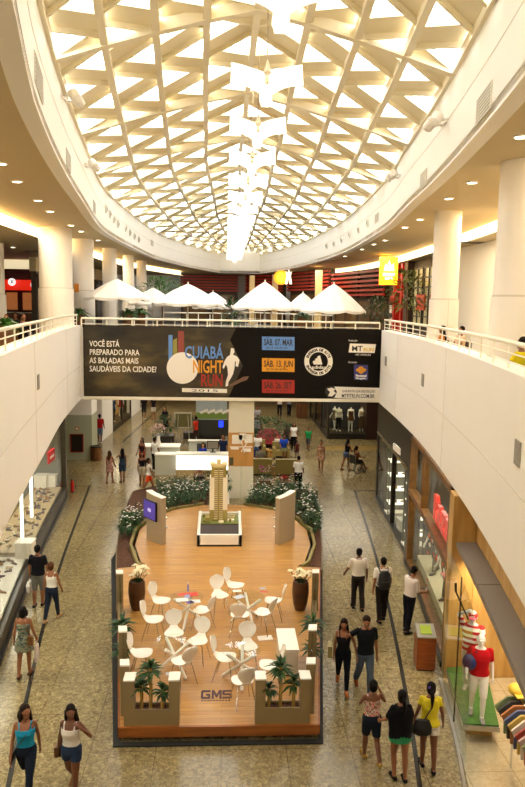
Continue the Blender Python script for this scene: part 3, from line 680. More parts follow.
for (px, yd, lb) in ((275, 63.5, 'slim cream pillar left of the far round sign'), (318.5, 54.5, 'slim cream pillar between the red slat shops'), (252, 66.5, 'slim cream pillar farthest left of the red slat shops')):
    p = at_y(px, 290, yd); t = thing('pillar', lb, 'column', (p[0], p[1], DECK)); MB().box(-.25, -.25, 0, .25, .25, 4.6).build('shaft', mat('cream_pillar', '#d8c08c', .6), t); MB().box(-.3, -.3, 0, .3, .3, .35).build('plinth', mat('cream_pillar', '#d8c08c', .6), t)
p = at_y(281, 277.5, 60.5)
t = thing('round_sign', 'round yellow sign on the far red slat fascia', 'sign', p); b = MB(); b.lathe([(.0, 0), (.62, 0), (.62, .15), (0, .15)], n=28); b.v = [tuple(Matrix.Rotation(R(90), 4, 'X') @ Vector(v)) for v in b.v]; b.build('disc', glow('sign_orange', '#f2a01c', 1.3), t)
b = MB(); b.lathe([(.0, .15), (.4, .15), (.4, .18), (0, .18)], n=24); b.v = [tuple(Matrix.Rotation(R(90), 4, 'X') @ Vector(v)) for v in b.v]; b.build('inner_disc', glow('sign_yellow2', '#ffd23a', 1.3), t)
p = at_y(288.6, 277, 60.3)
b = MB(); b.prism([(-.3, -.6), (-.1, -.6), (0, -.1), (.1, -.6), (.3, -.6), (.18, .1), (.28, .5), (.1, .35), (0, .7), (-.1, .35), (-.28, .5), (-.18, .1)], 0, .06); b.v = [tuple(Matrix.Translation(p) @ FACE @ Vector(v)) for v in b.v]
tag(b.build('figure_sign', glow('sign_white', '#fff6d8', 1.6)), 'white figure shaped sign beside the round yellow one', 'sign')
# left side: dark shop fronts between columns, red food counters
for i, (y0, y1, lb) in enumerate([(39.5, 44.5, 'dark glazed shop front behind the second gap of the left columns'), (45.5, 51, 'dark glazed shop front behind the third gap of the left columns'), (52, 60, 'dark glazed shop front behind the farthest left gap')]):
    xx = -10.4+.12*max(0, y0-44)
    t = thing('shop_front', lb, 'shop front', (xx, y0, DECK)); L = y1-y0
    MB().box(-.3, 0, 0, 0, L, 3.5).build('facade', mat('brown_shade_wall', '#4a4136', .6), t); MB().box(-.3, -.3, 3.5, .05, L+.3, 4.25).build('fascia', mat('cream_fascia', '#d9c9a0', .6), t)
    for k in range(3): MB().box(0, L*(k+.08)/3, .1, .03, L*(k+.92)/3, 3.2).build('glass_pane', mat('dark_pane', '#241f1b', .12), t)
    MB().box(0, 0, 3.2, .12, L, 3.35).build('lintel', M_DARK, t)
def food_counter(x0, x1, y, label):
    t = thing('food_counter', label, 'food counter', ((x0+x1)/2, y, DECK)); w = x1-x0
    MB().box(-w/2, .3, 0, w/2, .5, 3.9).build('back_wall', mat('dark_red_wall', '#3a120c', .6), t)
    MB().box(-w/2, -.1, 2.55, w/2, .3, 3.2).build('red_fascia', mat('sign_red', '#d5200f', .4, emit='#ff2a10', estr=.6), t)
    MB().box(-w/2, -.5, 0, w/2, 0, 1.1).build('counter', mat('counter_brown', '#6a3a22', .5), t)
    for k in range(4): MB().box(-w/2+w*(k+.15)/4, .2, 1.3, -w/2+w*(k+.8)/4, .3, 2.4).build('menu_panel', mat('menu_warm', '#8a4a2a', .5, emit='#ff9a50', estr=.25, var=.4, scale=6), t)
    MB().box(-w/2, -.55, 1.1, w/2, .05, 1.16).build('worktop', M_STEEL, t); return t
food_counter(-20.5, -16.6, 46, 'food counter under a bright red fascia, left one')
food_counter(-16.3, -12.2, 46, 'food counter under a bright red fascia, right one')
struct(MB().box(-24, 46.6, DECK+3.9, -10.6, 47, CZ).build('trim_13', glow('cream_lit_band', '#f4e4b8', .8)))
struct(MB().box(-24, 47, DECK, -10.6, 47.3, CZ).build('wall_upper_left', mat('dark_red_wall', '#3a120c', .6)))
for (px, py, lb, c) in ((12, 282, 'round white sign on the left red fascia', '#f1efe8'), (37, 285, 'round white sign with blue emblem by the thick column', '#e9e9f2')):
    p = at_y(px, py, 45.6); t = thing('round_sign', lb, 'sign', p)
    t.scale = (.55,)*3 if px < 20 else (.9,)*3
    b = MB(); b.lathe([(.0, 0), (.42, 0), (.42, .1), (0, .1)], n=24); b.v = [tuple(Matrix.Rotation(R(90), 4, 'X') @ Vector(v)) for v in b.v]; b.build('disc', glow('sign_disc', c, 1.2), t)
    b = MB(); b.prism([(-.2, -.2), (.2, -.1), (.05, .05), (.22, .22), (-.12, .18), (-.02, 0)], .1, .13); b.v = [tuple(Matrix.Rotation(R(90), 4, 'X') @ Vector(v)) for v in b.v]; b.build('emblem', mat('sign_blue', '#27348f', .5), t)

# ---- plants of the upper floor
def leaf_quad(b, p, d, L, w, droop, up_=Vector((0, 0, 1))):
    d = Vector(d).normalized(); s = d.cross(up_)
    if s.length < .05: s = Vector((1, 0, 0))
    s.normalize(); q0 = Vector(p); q1 = q0+d*L*.5+Vector((0, 0, -droop*L*.12)); q2 = q0+d*L+Vector((0, 0, -droop*L*.5)); n = s.cross(d)*w*.25
    b.add([q0, q1+s*w/2+n, q2, q1-s*w/2+n, q1], [(0, 4, 1), (1, 4, 2), (2, 4, 3), (3, 4, 0)])
def bushy(t, c, rad, n, L, w, m, name='foliage', seed=0, droop=.6):
    rnd = random.Random(seed); b = MB()
    for i in range(n):
        a = rnd.uniform(0, 2*PI); e = rnd.uniform(-.5, 1.3); r = rnd.random()**.4
        d = Vector((math.cos(a)*math.cos(e), math.sin(a)*math.cos(e), math.sin(e)))
        p = Vector(c)+Vector((d.x*rad[0], d.y*rad[1], d.z*rad[2]))*r
        leaf_quad(b, p, d+Vector((rnd.uniform(-.5, .5), rnd.uniform(-.5, .5), rnd.uniform(-.4, .4))), L*rnd.uniform(.7, 1.2), w, droop)
    return b.build(name, m, t)
def tree(px, yd, zb, h, rad, label, m=M_LEAF2, seed=1, n=260):
    p = at_y(px, 300, yd); t = thing('potted_tree', label, 'tree', (p[0], yd, zb))
    MB().lathe([(.28, 0), (.36, .5), (.33, .5), (.3, .42)], n=18).build('pot', M_BWOOD, t)
    MB().path([(0, 0, .4), (.03, .02, h*.5), (-.02, 0, h*.85)], [.05, .035, .015], 7).build('trunk', M_BWOOD, t)
    bushy(t, (0, 0, h*.68), rad, n, .34, .10, m, 'foliage', seed)
    return t
tree(162, 44, DECK, 3.6, (1.5, .9, 1.0), 'leafy tree with spreading green crown behind the left parasols', M_LEAF2, 2, 420)
tree(407, 31.5, DECK, 3.4, (.9, .8, 1.3), 'airy olive green tree standing in front of the restaurant', ramp_mat('olive_leaf', 'noise', [(.3, '#3a4418'), (.6, '#6d7434'), (.8, '#8d8f48')], 9, .5), 3, 360)
tree(377, 37, DECK, 2.2, (.7, .6, .9), 'smaller dark plant left of the red arch', M_LEAF, 4, 200)
tree(232, 36, DECK, 2.0, (.4, .4, .8), 'dark columnar plant between the middle parasols', M_LEAF, 5, 200)
def fern(px, py, yd, label, s=.6, seed=0, m=M_LEAF2, n=60):
    p = at_y(px, py, yd); t = thing('potted_fern', label, 'plant', (p[0], yd, DECK)); z = max(.3, p[2]-DECK-.25)
    MB().lathe([(.2, 0), (.28, z), (.25, z), (.22, z-.06)], n=16).build('pot', M_BWOOD, t)
    rnd = random.Random(seed); b = MB()
    for i in range(n):
        a = rnd.uniform(0, 2*PI); e = rnd.uniform(.1, 1.3); leaf_quad(b, (0, 0, z), (math.cos(a)*math.cos(e), math.sin(a)*math.cos(e), math.sin(e)), s*rnd.uniform(.7, 1.2), .12, 1.2)
    b.build('foliage', m, t)
fern(79, 309, 32.6, 'green fern against the second left column', .75, 1); fern(128, 309, 33.5, 'green fern under the leftmost parasol', .7, 2); fern(140, 308, 34.5, 'green fern right of the leftmost parasol pole', .7, 3)
fern(5, 317, 20, 'green fern at the left frame edge behind the railing', .6, 4); fern(302, 312, 38, 'dark fern between the right parasols', .7, 5, M_LEAF)

# ---- cafe furniture glimpsed over the railings
M_WICK = ramp_mat('wicker', 'wave', [(.3, '#3a3f49'), (.7, '#6d7179')], 14, .6)
def cafe_table(x, y, label, m=M_WICK, group='cafe tables on the upper floor'):
    t = thing('cafe_table', label, 'table', (x, y, DECK), 0, group)
    MB().lathe([(.4, .70), (.42, .72), (.42, .74), (.4, .745)], n=24).build('table_top', m, t); MB().tube((0, 0, .03), (0, 0, .7), .035).build('stem', M_DARK, t); MB().lathe([(.25, 0), (.25, .02), (.04, .05)], n=18).build('base', M_DARK, t)
cafe_table(-9.2, 27, 'small round cafe table behind the left railing, beside the seated man', M_TWOOD); cafe_table(-8.6, 22, 'small round cafe table behind the left railing, nearer the frame edge', M_TWOOD)
cafe_table(6.75, 17.8, 'small round cafe table at the right railing between the columns', M_TWOOD)

# ================================================================== EXHIBITION STAND
SZ = 0.30
st = thing('exhibition_stand', 'low wooden exhibition platform with a rounded back on the mall floor', 'platform', (0, 12.8, 0))
def rel(P, o=(0, 12.8)): return [(x-o[0], y-o[1]) for x, y in P]
SF = [(-1.97, 12.8), (1.90, 12.8), (3.02, 21.1)]; arcR = [(2.62, 21.6), (3.0, 23.2), (3.05, 24.8), (2.7, 26.2), (2.0, 27.3), (.8, 28.0)]
arcL = [(-x, y) for x, y in reversed(arcR)]
deck = SF + [(2.35, 21.2)] + arcR + arcL + [(-2.35, 21.3), (-3.25, 21.1)]
M_DECKW = plank_mat('honey_planks', '#ab7b40', '#ba8b48', '#8a602e', .13, 1.7, .32)
M_FASC = ramp_mat('red_brown_wood', 'noise', [(.3, '#7a4316'), (.55, '#965520'), (.75, '#a8642a')], 4, .35, stretch=(.3, 1, 3))
MB().prism(rel(deck), SZ-.03, SZ).build('deck', M_DECKW, st)
MB().prism(rel([(-1.95, 12.84), (1.88, 12.84), (2.98, 21.1), (-3.2, 21.1)]), .08, SZ-.03).build('base', M_BLACK, st)
b = MB()
b.hexa([(-1.99, -.03, .1), (1.92, -.03, .1), (1.92, 0, .1), (-1.99, 0, .1), (-1.99, -.03, SZ+.005), (1.92, -.03, SZ+.005), (1.92, .03, SZ+.005), (-1.99, .03, SZ+.005)]); b.build('front_fascia', M_FASC, st)
for s, (p, q) in ((-1, ((-1.97, 12.8), (-3.25, 21.1))), (1, ((1.90, 12.8), (3.02, 21.1)))):
    (x0, y0), (x1, y1) = rel([p, q]); b = MB(); b.hexa([(x0, y0, .1), (x0+s*.04, y0, .1), (x1+s*.04, y1, .1), (x1, y1, .1), (x0, y0, SZ+.005), (x0+s*.04, y0, SZ+.005), (x1+s*.04, y1, SZ+.005), (x1, y1, SZ+.005)]); b.build('side_fascia', M_FASC, st)
GL = {'G': [(.1, 0), (1, 0), (1, .56), (.5, .56), (.5, .38), (.76, .38), (.76, .2), (.24, .2), (.24, .8), (1, .8), (1, 1), (.1, 1), (0, .88), (0, .12)], 'M': [(0, 0), (0, 1), (.26, 1), (.5, .5), (.74, 1), (1, 1), (1, 0), (.78, 0), (.78, .6), (.56, .14), (.44, .14), (.22, .6), (.22, 0)], 'S': [(0, 0), (.9, 0), (1, .1), (1, .5), (.9, .6), (.24, .6), (.24, .8), (.98, .8), (.98, 1), (.1, 1), (0, .9), (0, .5), (.1, .4), (.76, .4), (.76, .2), (0, .2)]}
for k, ch_ in enumerate('GMS'): MB().prism([(-.44+.225*k+x*(.20 if ch_ != 'M' else .21), .96+y*.32) for x, y in GL[ch_]], SZ, SZ+.004).build('letter', mat('plum_print', '#43202a', .5), st)
b = MB(); [b.box(-.43+.062*k, .87, SZ, -.43+.062*k+.045, .90, SZ+.003) for k in range(10)]; b.build('small_print', mat('plum_print', '#43202a', .5), st)
# black carpet edge on the floor around the stand
b = MB(); b.prism([(-2.08, 12.62), (1.99, 12.62), (3.34, 22.6), (3.36, 24.8), (3.1, 24.8), (3.02, 21), (1.9, 12.75), (-1.96, 12.75), (-3.3, 21), (-3.35, 24), (-3.6, 24), (-3.72, 22.6)], 0, .03)
tag(b.build('carpet_edging', mat('black_carpet', '#1b1c1c', .8)), 'black carpeted edge strip surrounding the wooden stand', 'edging')
# curved flower bed behind
bo = [(-3.3, 21.12), (-3.58, 23), (-3.95, 26.8), (-4.0, 30.3), (-3.0, 31.4), (-.6, 30.9)]; bi = [(-.8, 28.15), (-2.05, 27.45), (-2.8, 26.3), (-3.17, 24.8), (-3.1, 23.2), (-2.7, 21.6), (-2.5, 21.25)]
bo2 = [(3.08, 21.1), (3.35, 23), (3.62, 25.4), (4.02, 29.6), (3.6, 30.6), (1.5, 30.7)]; bi2 = [(.8, 28.15), (2.05, 27.45), (2.8, 26.3), (3.17, 24.8), (3.1, 23.2), (2.7, 21.6), (2.45, 21.25)]
def bed(bo, bi, label):
    t = thing('flower_bed', label, 'flower bed', (0, 25, 0)); P = [(x, y-25) for x, y in bo+bi]
    MB().prism(P, 0, .22).build('soil', M_SOIL, t)
    b = MB(); rings = []
    for i, (x, y) in enumerate(bi):
        c = Vector((0, 24.2)); d = (Vector((x, y))-c).normalized()*.10
        rings.append([(x, y-25, 0), (x+d.x, y+d.y-25, 0), (x+d.x, y+d.y-25, SZ+.05), (x, y-25, SZ+.05)])
    b.loft(rings); b.build('kerb', mat('olive_kerb', '#8a7a44', .6), t)
    b = MB(); rings = []
    for i, (x, y) in enumerate(bo):
        rings.append([(x, y-25, 0), (x*1.012, (y-25)*1.012, 0), (x*1.012, (y-25)*1.012, .24), (x, y-25, .24)])
    b.loft(rings); b.build('outer_edging', mat('taupe_edging', '#6b5a3a', .6), t)
bed(bo, bi, 'crescent flower bed of brown bark left of the round wooden floor'); bed(bo2, bi2, 'crescent flower bed of brown bark right of the round wooden floor')
def inside(P, x, y):
    c = False; n = len(P)
    for i in range(n):
        (x0, y0), (x1, y1) = P[i], P[i-1]
        if (y0 > y) != (y1 > y) and x < (x1-x0)*(y-y0)/(y1-y0)+x0: c = not c
    return c
def flower_mass(P, keep, n, label, seed, nf):
    rnd = random.Random(seed); pts = []; xs = [p[0] for p in P]; ys = [p[1] for p in P]
    while len(pts) < n:
        x, y = rnd.uniform(min(xs), max(xs)), rnd.uniform(min(ys), max(ys))
        if inside(P, x, y) and keep(x, y): pts.append((x, y))
    b = MB(); f = MB()
    for k, (x, y) in enumerate(pts):
        h = rnd.uniform(.35, .72)
        for i in range(11):
            a = rnd.uniform(0, 2*PI); e = rnd.uniform(.3, 1.3); zz = .2+h*rnd.uniform(.1, .85)
            leaf_quad(b, (x+rnd.uniform(-.07, .07), y+rnd.uniform(-.07, .07), zz), (math.cos(a)*math.cos(e), math.sin(a)*math.cos(e), math.sin(e)), rnd.uniform(.16, .28), .07, .9)
        if k < nf:
            for i in range(rnd.choice((1, 2, 3))):
                x2, y2, z2 = x+rnd.uniform(-.12, .12), y+rnd.uniform(-.12, .12), .25+h+rnd.uniform(-.05, .1)
                for q in range(5):
                    a = 2*PI*q/5+k; leaf_quad(f, (x2, y2, z2), (math.cos(a), math.sin(a), .5), .05, .04, .4)
    t = tag(b.build('flowering_plants', M_LEAF), label, 'plants', kind='stuff')
    f.build('blossoms', mat('white_petal', '#e9e6dc', .6), t)['kind'] = 'stuff'
PL = bo+bi; PR = bo2+bi2
flower_mass(PL, lambda x, y: y > 27.2 and x > -2.95+(31-y)*.05, 210, 'dense bank of dark green plants with small white flowers behind the model, left side', 11, 75)
flower_mass(PL, lambda x, y: 24.0 < y < 26.2, 60, 'small separate clump of white flowered plants left of the purple screen', 12, 32)
flower_mass(PR, lambda x, y: y > 24.2, 260, 'dense bank of dark green plants with small white flowers behind the right curved panel', 13, 110)

# curved display panels
M_PAN = mat('warm_grey_laminate', '#a8957a', .4, var=.03, scale=2)
def curved_panel(cx, cy_, r, a0, a1, label, mirror=False):
    t = thing('exhibit_wall', label, 'display panel', (cx, cy_, SZ)); n = 14; b = MB(); cap = MB(); rings = []; rc = []
    for i in range(n+1):
        f = i/n; a = R(a0+(a1-a0)*f); h = 1.70-.08*f
        p = lambda rr, z: (rr*math.cos(a), rr*math.sin(a), z)
        rings.append([p(r, 0), p(r+.2, 0), p(r+.2, h), p(r, h)]); rc.append([p(r-.01, h), p(r+.21, h), p(r+.21, h+.03), p(r-.01, h+.03)])
    b.loft(rings); b.build('panel', M_PAN, t, False); cap.loft(rc); cap.build('top_cap', M_WHITE, t)
    return t
# left: an arc round a centre to its right; the near end stands closest to the model
p1 = on(184, 556, SZ); p0 = on(148, 545, SZ)
lp = curved_panel(-.80, 24.9, 1.95, 208, 233, 'tall curved grey display panel with a purple screen, left of the model')
rp = curved_panel(.60, 24.9, 1.95, -27, -53, 'tall curved grey display panel right of the model')
def lamp_studs(t, r, a, label):
    for z in (.55, .88, 1.2):
        b = MB(); p = Vector((math.cos(R(a))*(r-.02), math.sin(R(a))*(r-.02), z)); d = Vector((math.cos(R(a)), math.sin(R(a)), 0)); e = Vector((-d.y, d.x, 0))
        b.tube(p, p-d*.07, .035, .05); b.ball(p-d*.08, .03); b.build('spot_stud', M_CHROME, t, True)
lamp_studs(lp, 1.95, 231.5, ''); lamp_studs(rp, 1.95, -51.5, '')
a = R(217); px_ = (-.80+math.cos(a)*2.20, 24.9+math.sin(a)*2.20)
tv = thing('screen', 'flat purple screen on the left curved display panel', 'screen', (px_[0], px_[1], SZ+1.12), a+PI/2)
MB().box(-.40, -.0, -.33, .40, .06, .33).build('bezel', M_BLACK, tv); MB().box(-.37, -.01, -.3, .37, 0, .3).build('display', glow('purple_screen', '#4a3a8e', .7), tv); MB().box(-.1, -.012, -.06, .1, -.01, .06).build('picture', glow('screen_pale', '#b9b0dd', .7), tv)

# tower model on a plinth
mx, my = on(219.5, 541, SZ)
pl = thing('model_plinth', 'white plinth with dark band and glass case under the tower model', 'plinth', (mx, my, SZ))
W = .76
MB().box(-W, -.55, .0, W, 1.0, .06).build('plinth_foot', M_BLACK, pl)
b = MB(); b.box(-W, -.55, .06, W, -.43, .40); b.box(-W, .9, .06, W, 1.0, .75)
b.hexa([(-W, -.55, .06), (-W+.1, -.55, .06), (-W+.1, 1., .06), (-W, 1., .06), (-W, -.55, .40), (-W+.1, -.55, .40), (-W+.1, 1., .78), (-W, 1., .78)])
b.hexa([(W-.1, -.55, .06), (W, -.55, .06), (W, 1., .06), (W-.1, 1., .06), (W-.1, -.55, .40), (W, -.55, .40), (W, 1., .78), (W-.1, 1., .78)]); b.build('white_case', M_WHITE, pl)
b = MB(); b.box(-W+.1, -.43, .06, W-.1, .9, .34); b.hexa([(-W+.1, -.43, .34), (W-.1, -.43, .34), (W-.1, -.1, .34), (-W+.1, -.1, .34), (-W+.1, -.43, .36), (W-.1, -.43, .36), (W-.1, -.1, .62), (-W+.1, -.1, .62)]); b.box(-W+.1, -.1, .34, W-.1, .9, .64); b.build('dark_panel', mat('dark_umber', '#33251b', .5), pl)
b = MB(); b.box(-W+.12, -.1, .64, W-.12, .9, .67); b.build('model_ground', mat('model_lawn', '#77803f', .7, var=.3, scale=8), pl)
for sx in (-1, 1):
    for yy in (-.1, .92): MB().box(sx*(W-.03)-.008, yy-.008, .5, sx*(W-.03)+.008, yy+.008, 2.75).build('case_edge', M_GLASS, pl)
tw = thing('tower_model', 'cream architectural model of a slim high-rise tower on the plinth', 'model building', (mx-.05, my+.38, SZ+.67))
M_MC = mat('model_cream', '#d9c894', .5, var=.05); M_MG = mat('model_olive', '#a0904e', .5); M_MW = mat('model_white', '#efe5cc', .5)
MB().box(-.26, -.2, 0, .26, .2, 1.9).build('core', M_MG, tw); 
for sx in (-1, 1): MB().box(sx*.23-.08, -.24, 0.4, sx*.23+.08, .22, 1.55).build('white_wing', M_MW, tw)
for sx in (-1, 1): MB().box(sx*.24-.07, -.235, 0, sx*.24+.07, .2, .4).build('lower_wing', M_MG, tw)
b = MB()
for k in range(26):
    for sx in (-1, 1): b.box(sx*.09-.065, -.235, .06+k*.069, sx*.09+.065, -.2, .095+k*.069)
b.build('balconies', M_MC, tw)
b = MB()
for k in range(26):
    for sx in (-1, 1): b.box(sx*.09-.06, -.205, .1+k*.069, sx*.09+.06, -.198, .135+k*.069)
b.build('windows', mat('model_window', '#5b4a3a', .3), tw)
MB().box(-.03, -.22, 0, .03, -.19, 1.9).build('mullion', M_MG, tw)
b = MB(); b.box(-.2, -.17, 1.9, .2, .17, 1.97); b.box(-.3, -.22, 1.97, -.12, .2, 2.02); b.box(.12, -.22, 1.97, .3, .2, 2.02); b.box(-.07, -.1, 1.95, .07, .1, 2.15); b.build('roof_structure', M_MC, tw)
MB().box(-.45, -.3, 0, -.32, .1, .14).build('side_block', M_MG, tw); MB().box(.32, -.28, 0, .55, .2, .05).build('podium', M_MW, tw); MB().lathe([(.15, .05), (.15, .12), (.11, .12), (.11, .05)], (.44, .02, 0), 18).build('podium_ring', M_MC, tw); MB().lathe([(.09, 0), (.09, .05), (0, .05)], (.1, -.36, 0), 14).build('fountain', M_MW, tw)
for (x, y) in ((-.5, -.36), (-.33, -.40), (.42, -.34), (.53, .25), (-.52, .2), (.25, -.40)): MB().ball((x, y, .06), (.045, .045, .06), 8, 6).build('model_shrub', mat('model_shrub', '#8f8a4a', .8), tw, True)

# planters with small palms at the front corners
M_CAPW = mat('white_cap', '#ece7da', .4)
def palm(loc, h, label, group, nl=20, L=.42, seed=0):
    t = thing('potted_palm', label, 'palm', loc, 0, group); rnd = random.Random(seed)
    M_STEM = ramp_mat('palm_stem', 'wave', [(.3, '#8a6a30'), (.7, '#b8944a')], 16, .7)
    MB().path([(0, 0, -.06), (.01, 0, h*.5), (0, .01, h)], [.038, .034, .03], 9).build('stem', M_STEM, t, True)
    b = MB()
    for lay, zz in ((0, h), (1, h-.06)):
        for i in range(nl):
            a = 2*PI*(i+rnd.random()*.6)/nl+lay*.3; e = rnd.uniform(.15, 1.35) if lay == 0 else rnd.uniform(-.1, .5)
            leaf_quad(b, (0, 0, zz), (math.cos(a)*math.cos(e), math.sin(a)*math.cos(e), math.sin(e)), L*.82*rnd.uniform(.75, 1.15), .075, .7)
    b.build('crown', M_LEAF, t); return t
def u_planter(x0, x1, y0, y1, label, ztop=1.25, zb=.33, pw=.2):
    t = thing('planter', label, 'planter', (x0, y0, SZ)); w, d = x1-x0, y1-y0; H = ztop-SZ
    b = MB(); b.box(pw, .004, 0, w-pw, .04, zb); b.box(pw, d-.04, 0, w-pw, d-.004, zb); b.box(pw, .04, 0, w-pw, d-.04, .06); b.build('trough', M_TAUPE, t)
    for xx in (0, w-pw):
        MB().box(xx, 0, 0, xx+pw, d, H-.03).build('post', M_TAUPE, t); MB().box(xx-.01, -.01, H-.03, xx+pw+.01, d+.01, H).build('post_cap', M_CAPW, t)
    MB().box(pw, .04, .05, w-pw, d-.04, zb-.05).build('soil', M_SOIL, t)
    return t
u_planter(-1.90, -.83, 12.84, 13.14, 'taupe U shaped planter at the front left corner of the stand'); u_planter(.66, 1.74, 12.84, 13.14, 'taupe U shaped planter at the front right corner of the stand')
g = 'small palms in the front planters'
palm((-1.40, 13.0, .6), .80, 'middle and tallest palm of the left front planter', g, 22, .42, 1); palm((-1.58, 12.98, .6), .46, 'medium palm on the outer side of the left front planter', g, 18, .34, 2); palm((-1.17, 12.98, .6), .36, 'shortest palm on the inner side of the left front planter', g, 16, .32, 3)
palm((1.16, 13.0, .6), .80, 'middle and tallest palm of the right front planter', g, 22, .42, 4); palm((1.42, 12.98, .6), .5, 'medium palm on the outer side of the right front planter', g, 18, .34, 5); palm((.93, 12.98, .6), .36, 'shortest palm on the inner side of the right front planter', g, 16, .32, 6)
# side screens: posts, glass and a planted gap
def side_screen(s, label):
    X = lambda y: (-1.86-(y-12.8)*.17 if s < 0 else 1.72+(y-12.8)*.148)
    t = thing('side_screen', label, 'screen', (X(13.4), 13.4, SZ)); o = Vector((X(13.4), 13.4, 0)); H = 1.08
    def slab(ya, yb, w, z0, z1, nm, m):
        P = [(X(ya)-w, ya), (X(ya)+w, ya), (X(yb)+w, yb), (X(yb)-w, yb)]; MB().prism([(x-o.x, y-o.y) for x, y in P], z0, z1).build(nm, m, t)
    for ya, yb in ((13.17, 13.42), (14.62, 14.9), (17.95, 18.2)): slab(ya, yb, .09, 0, H-.03, 'post', M_TAUPE); slab(ya, yb, .095, H-.03, H, 'post_cap', M_CAPW)
    for ya, yb in ((13.42, 14.62), (15.75, 17.95)): slab(ya, yb, .06, 0, .3, 'low_panel', M_TAUPE); slab(ya, yb, .01, .3, H-.08, 'glass_pane', M_DGLASS)
    slab(14.9, 15.75, .10, 0, .33, 'trough', M_TAUPE)
    return X
XL_ = side_screen(-1, 'taupe and glass side screen along the left edge of the stand'); XR_ = side_screen(1, 'taupe and glass side screen along the right edge of the stand')
g = 'leafy palms in the side screens'
palm((XL_(15.5), 15.5, .63), .50, 'leafy palm in the left side screen, farther and taller one', g, 22, .50, 7); palm((XL_(15.05), 15.05, .63), .12, 'leafy palm in the left side screen, nearer and lower one', g, 18, .42, 8)
palm((XR_(15.5), 15.5, .63), .50, 'leafy palm in the right side screen, farther and taller one', g, 22, .50, 9); palm((XR_(15.05), 15.05, .63), .12, 'leafy palm in the right side screen, nearer and lower one', g, 18, .42, 10)

# tall brown vases with white flowers
def vase(px, py, label, seed):
    x, y = on(px, py, SZ); t = thing('flower_vase', label, 'vase', (x, y, SZ))
    MB().lathe([(.14, 0), (.2, .2), (.235, .5), (.22, .74), (.2, .80), (.18, .80), (.17, .74)], n=26).build('pot', ramp_mat('brown_glaze', 'noise', [(.3, '#3a2010'), (.7, '#5a3418')], 3, .3), t, True)
    rnd = random.Random(seed); st_ = MB(); fl = MB()
    for i in range(16):
        a = rnd.uniform(0, 2*PI); r = rnd.uniform(.05, .3); p = Vector((math.cos(a)*r, math.sin(a)*r, .95+rnd.uniform(0, .22)))
        st_.tube((math.cos(a)*.05, math.sin(a)*.05, .72), p, .008, n=5)
        for q in range(7):
            b_ = 2*PI*q/7; leaf_quad(fl, p, (math.cos(b_), math.sin(b_), rnd.uniform(.1, .9)), .12, .08, .6)
    st_.build('stems', M_LEAF, t); fl.build('blossoms', mat('cream_petal', '#ece2c0', .6), t)
vase(137, 609, 'tall brown vase of white flowers at the left of the stand', 1); vase(300, 609, 'tall brown vase of white flowers at the right of the stand', 2)

# white cabinet
t = thing('cabinet', 'low white cabinet beside the right side screen', 'cabinet', (1.48, 14.6, SZ))
M_CAB = mat('cabinet_cream', '#d9cfba', .45)
MB().box(-.20, 0, .04, .20, 1.0, .60).build('body', M_CAB, t); MB().box(-.22, -.02, .60, .22, 1.02, .64).build('top', M_CAPW, t); MB().box(-.18, .03, 0, .18, .97, .04).build('plinth', M_BLACK, t); MB().box(-.19, -.02, .06, .19, 0, .58).build('door', M_CAB, t)

# chairs
M_SHELL = mat('white_plastic', '#f1ece2', .3, var=.01, coat=.3)
def chair0_():
    t = thing('shell_chair', 'x', 'chair')
    pr = [(.21, .455, .03), (.205, .458, .12), (.17, .455, .185), (.09, .445, .215), (0, .438, .215), (-.08, .44, .19), (-.15, .452, .13), (-.195, .485, .085), (-.222, .54, .085), (-.24, .60, .13), (-.255, .66, .175), (-.275, .74, .195), (-.295, .81, .175), (-.305, .85, .12), (-.31, .87, .03)]
    b = MB(); m = 8; vs = []
    for (y, z, w) in pr:
        for j in range(m+1):
            u = -1+2*j/m; lift = .03*u*u*(1 if z < .5 else 0); fw = .04*u*u*(1 if z > .55 else 0); vs.append((u*w, y+fw, z+lift))
    fs = [(i*(m+1)+j, i*(m+1)+j+1, (i+1)*(m+1)+j+1, (i+1)*(m+1)+j) for i in range(len(pr)-1) for j in range(m)]
    nb = 8*(m+1)
    seat = MB(); seat.add(vs[:9*(m+1)], [f for f in fs if max(f) < 9*(m+1)]); s = seat.build('seat', M_SHELL, t, True)
    k = 8*(m+1); back = MB(); back.add(vs[k:], [tuple(i-k for i in f) for f in fs if min(f) >= k]); bk = back.build('backrest', M_SHELL, t, True)
    for o in (s, bk):
        md = o.modifiers.new('thickness', 'SOLIDIFY'); md.thickness = .014; md.offset = 0; md = o.modifiers.new('smooth', 'SUBSURF'); md.levels = 1; md.render_levels = 1
    for sx in (-1, 1):
        for (ya, yb) in ((.12, .20), (-.10, -.22)):
            MB().path([(sx*.05, ya*.6, .43), (sx*.13, ya, .425), (sx*.2, yb, 0)], .010, 7).build('leg', M_CHROME, t, True)
    return t
ch = chair0_(); first = [True]
def chair(px, py, fx, fy, label, h=.44):
    """px,py: centre of the seat in the photo; fx,fy: floor direction the sitter would face."""
    global ch
    x, y = on(px, py, SZ+h); rz = math.atan2(fy, fx)-PI/2
    c = ch if first[0] else copy_tree(ch); first[0] = False
    c.scale = (1.1,)*3; c.location = (x, y, SZ); c.rotation_euler = (0, 0, rz); tag(c, label, 'chair', 'white shell chairs on the stand')
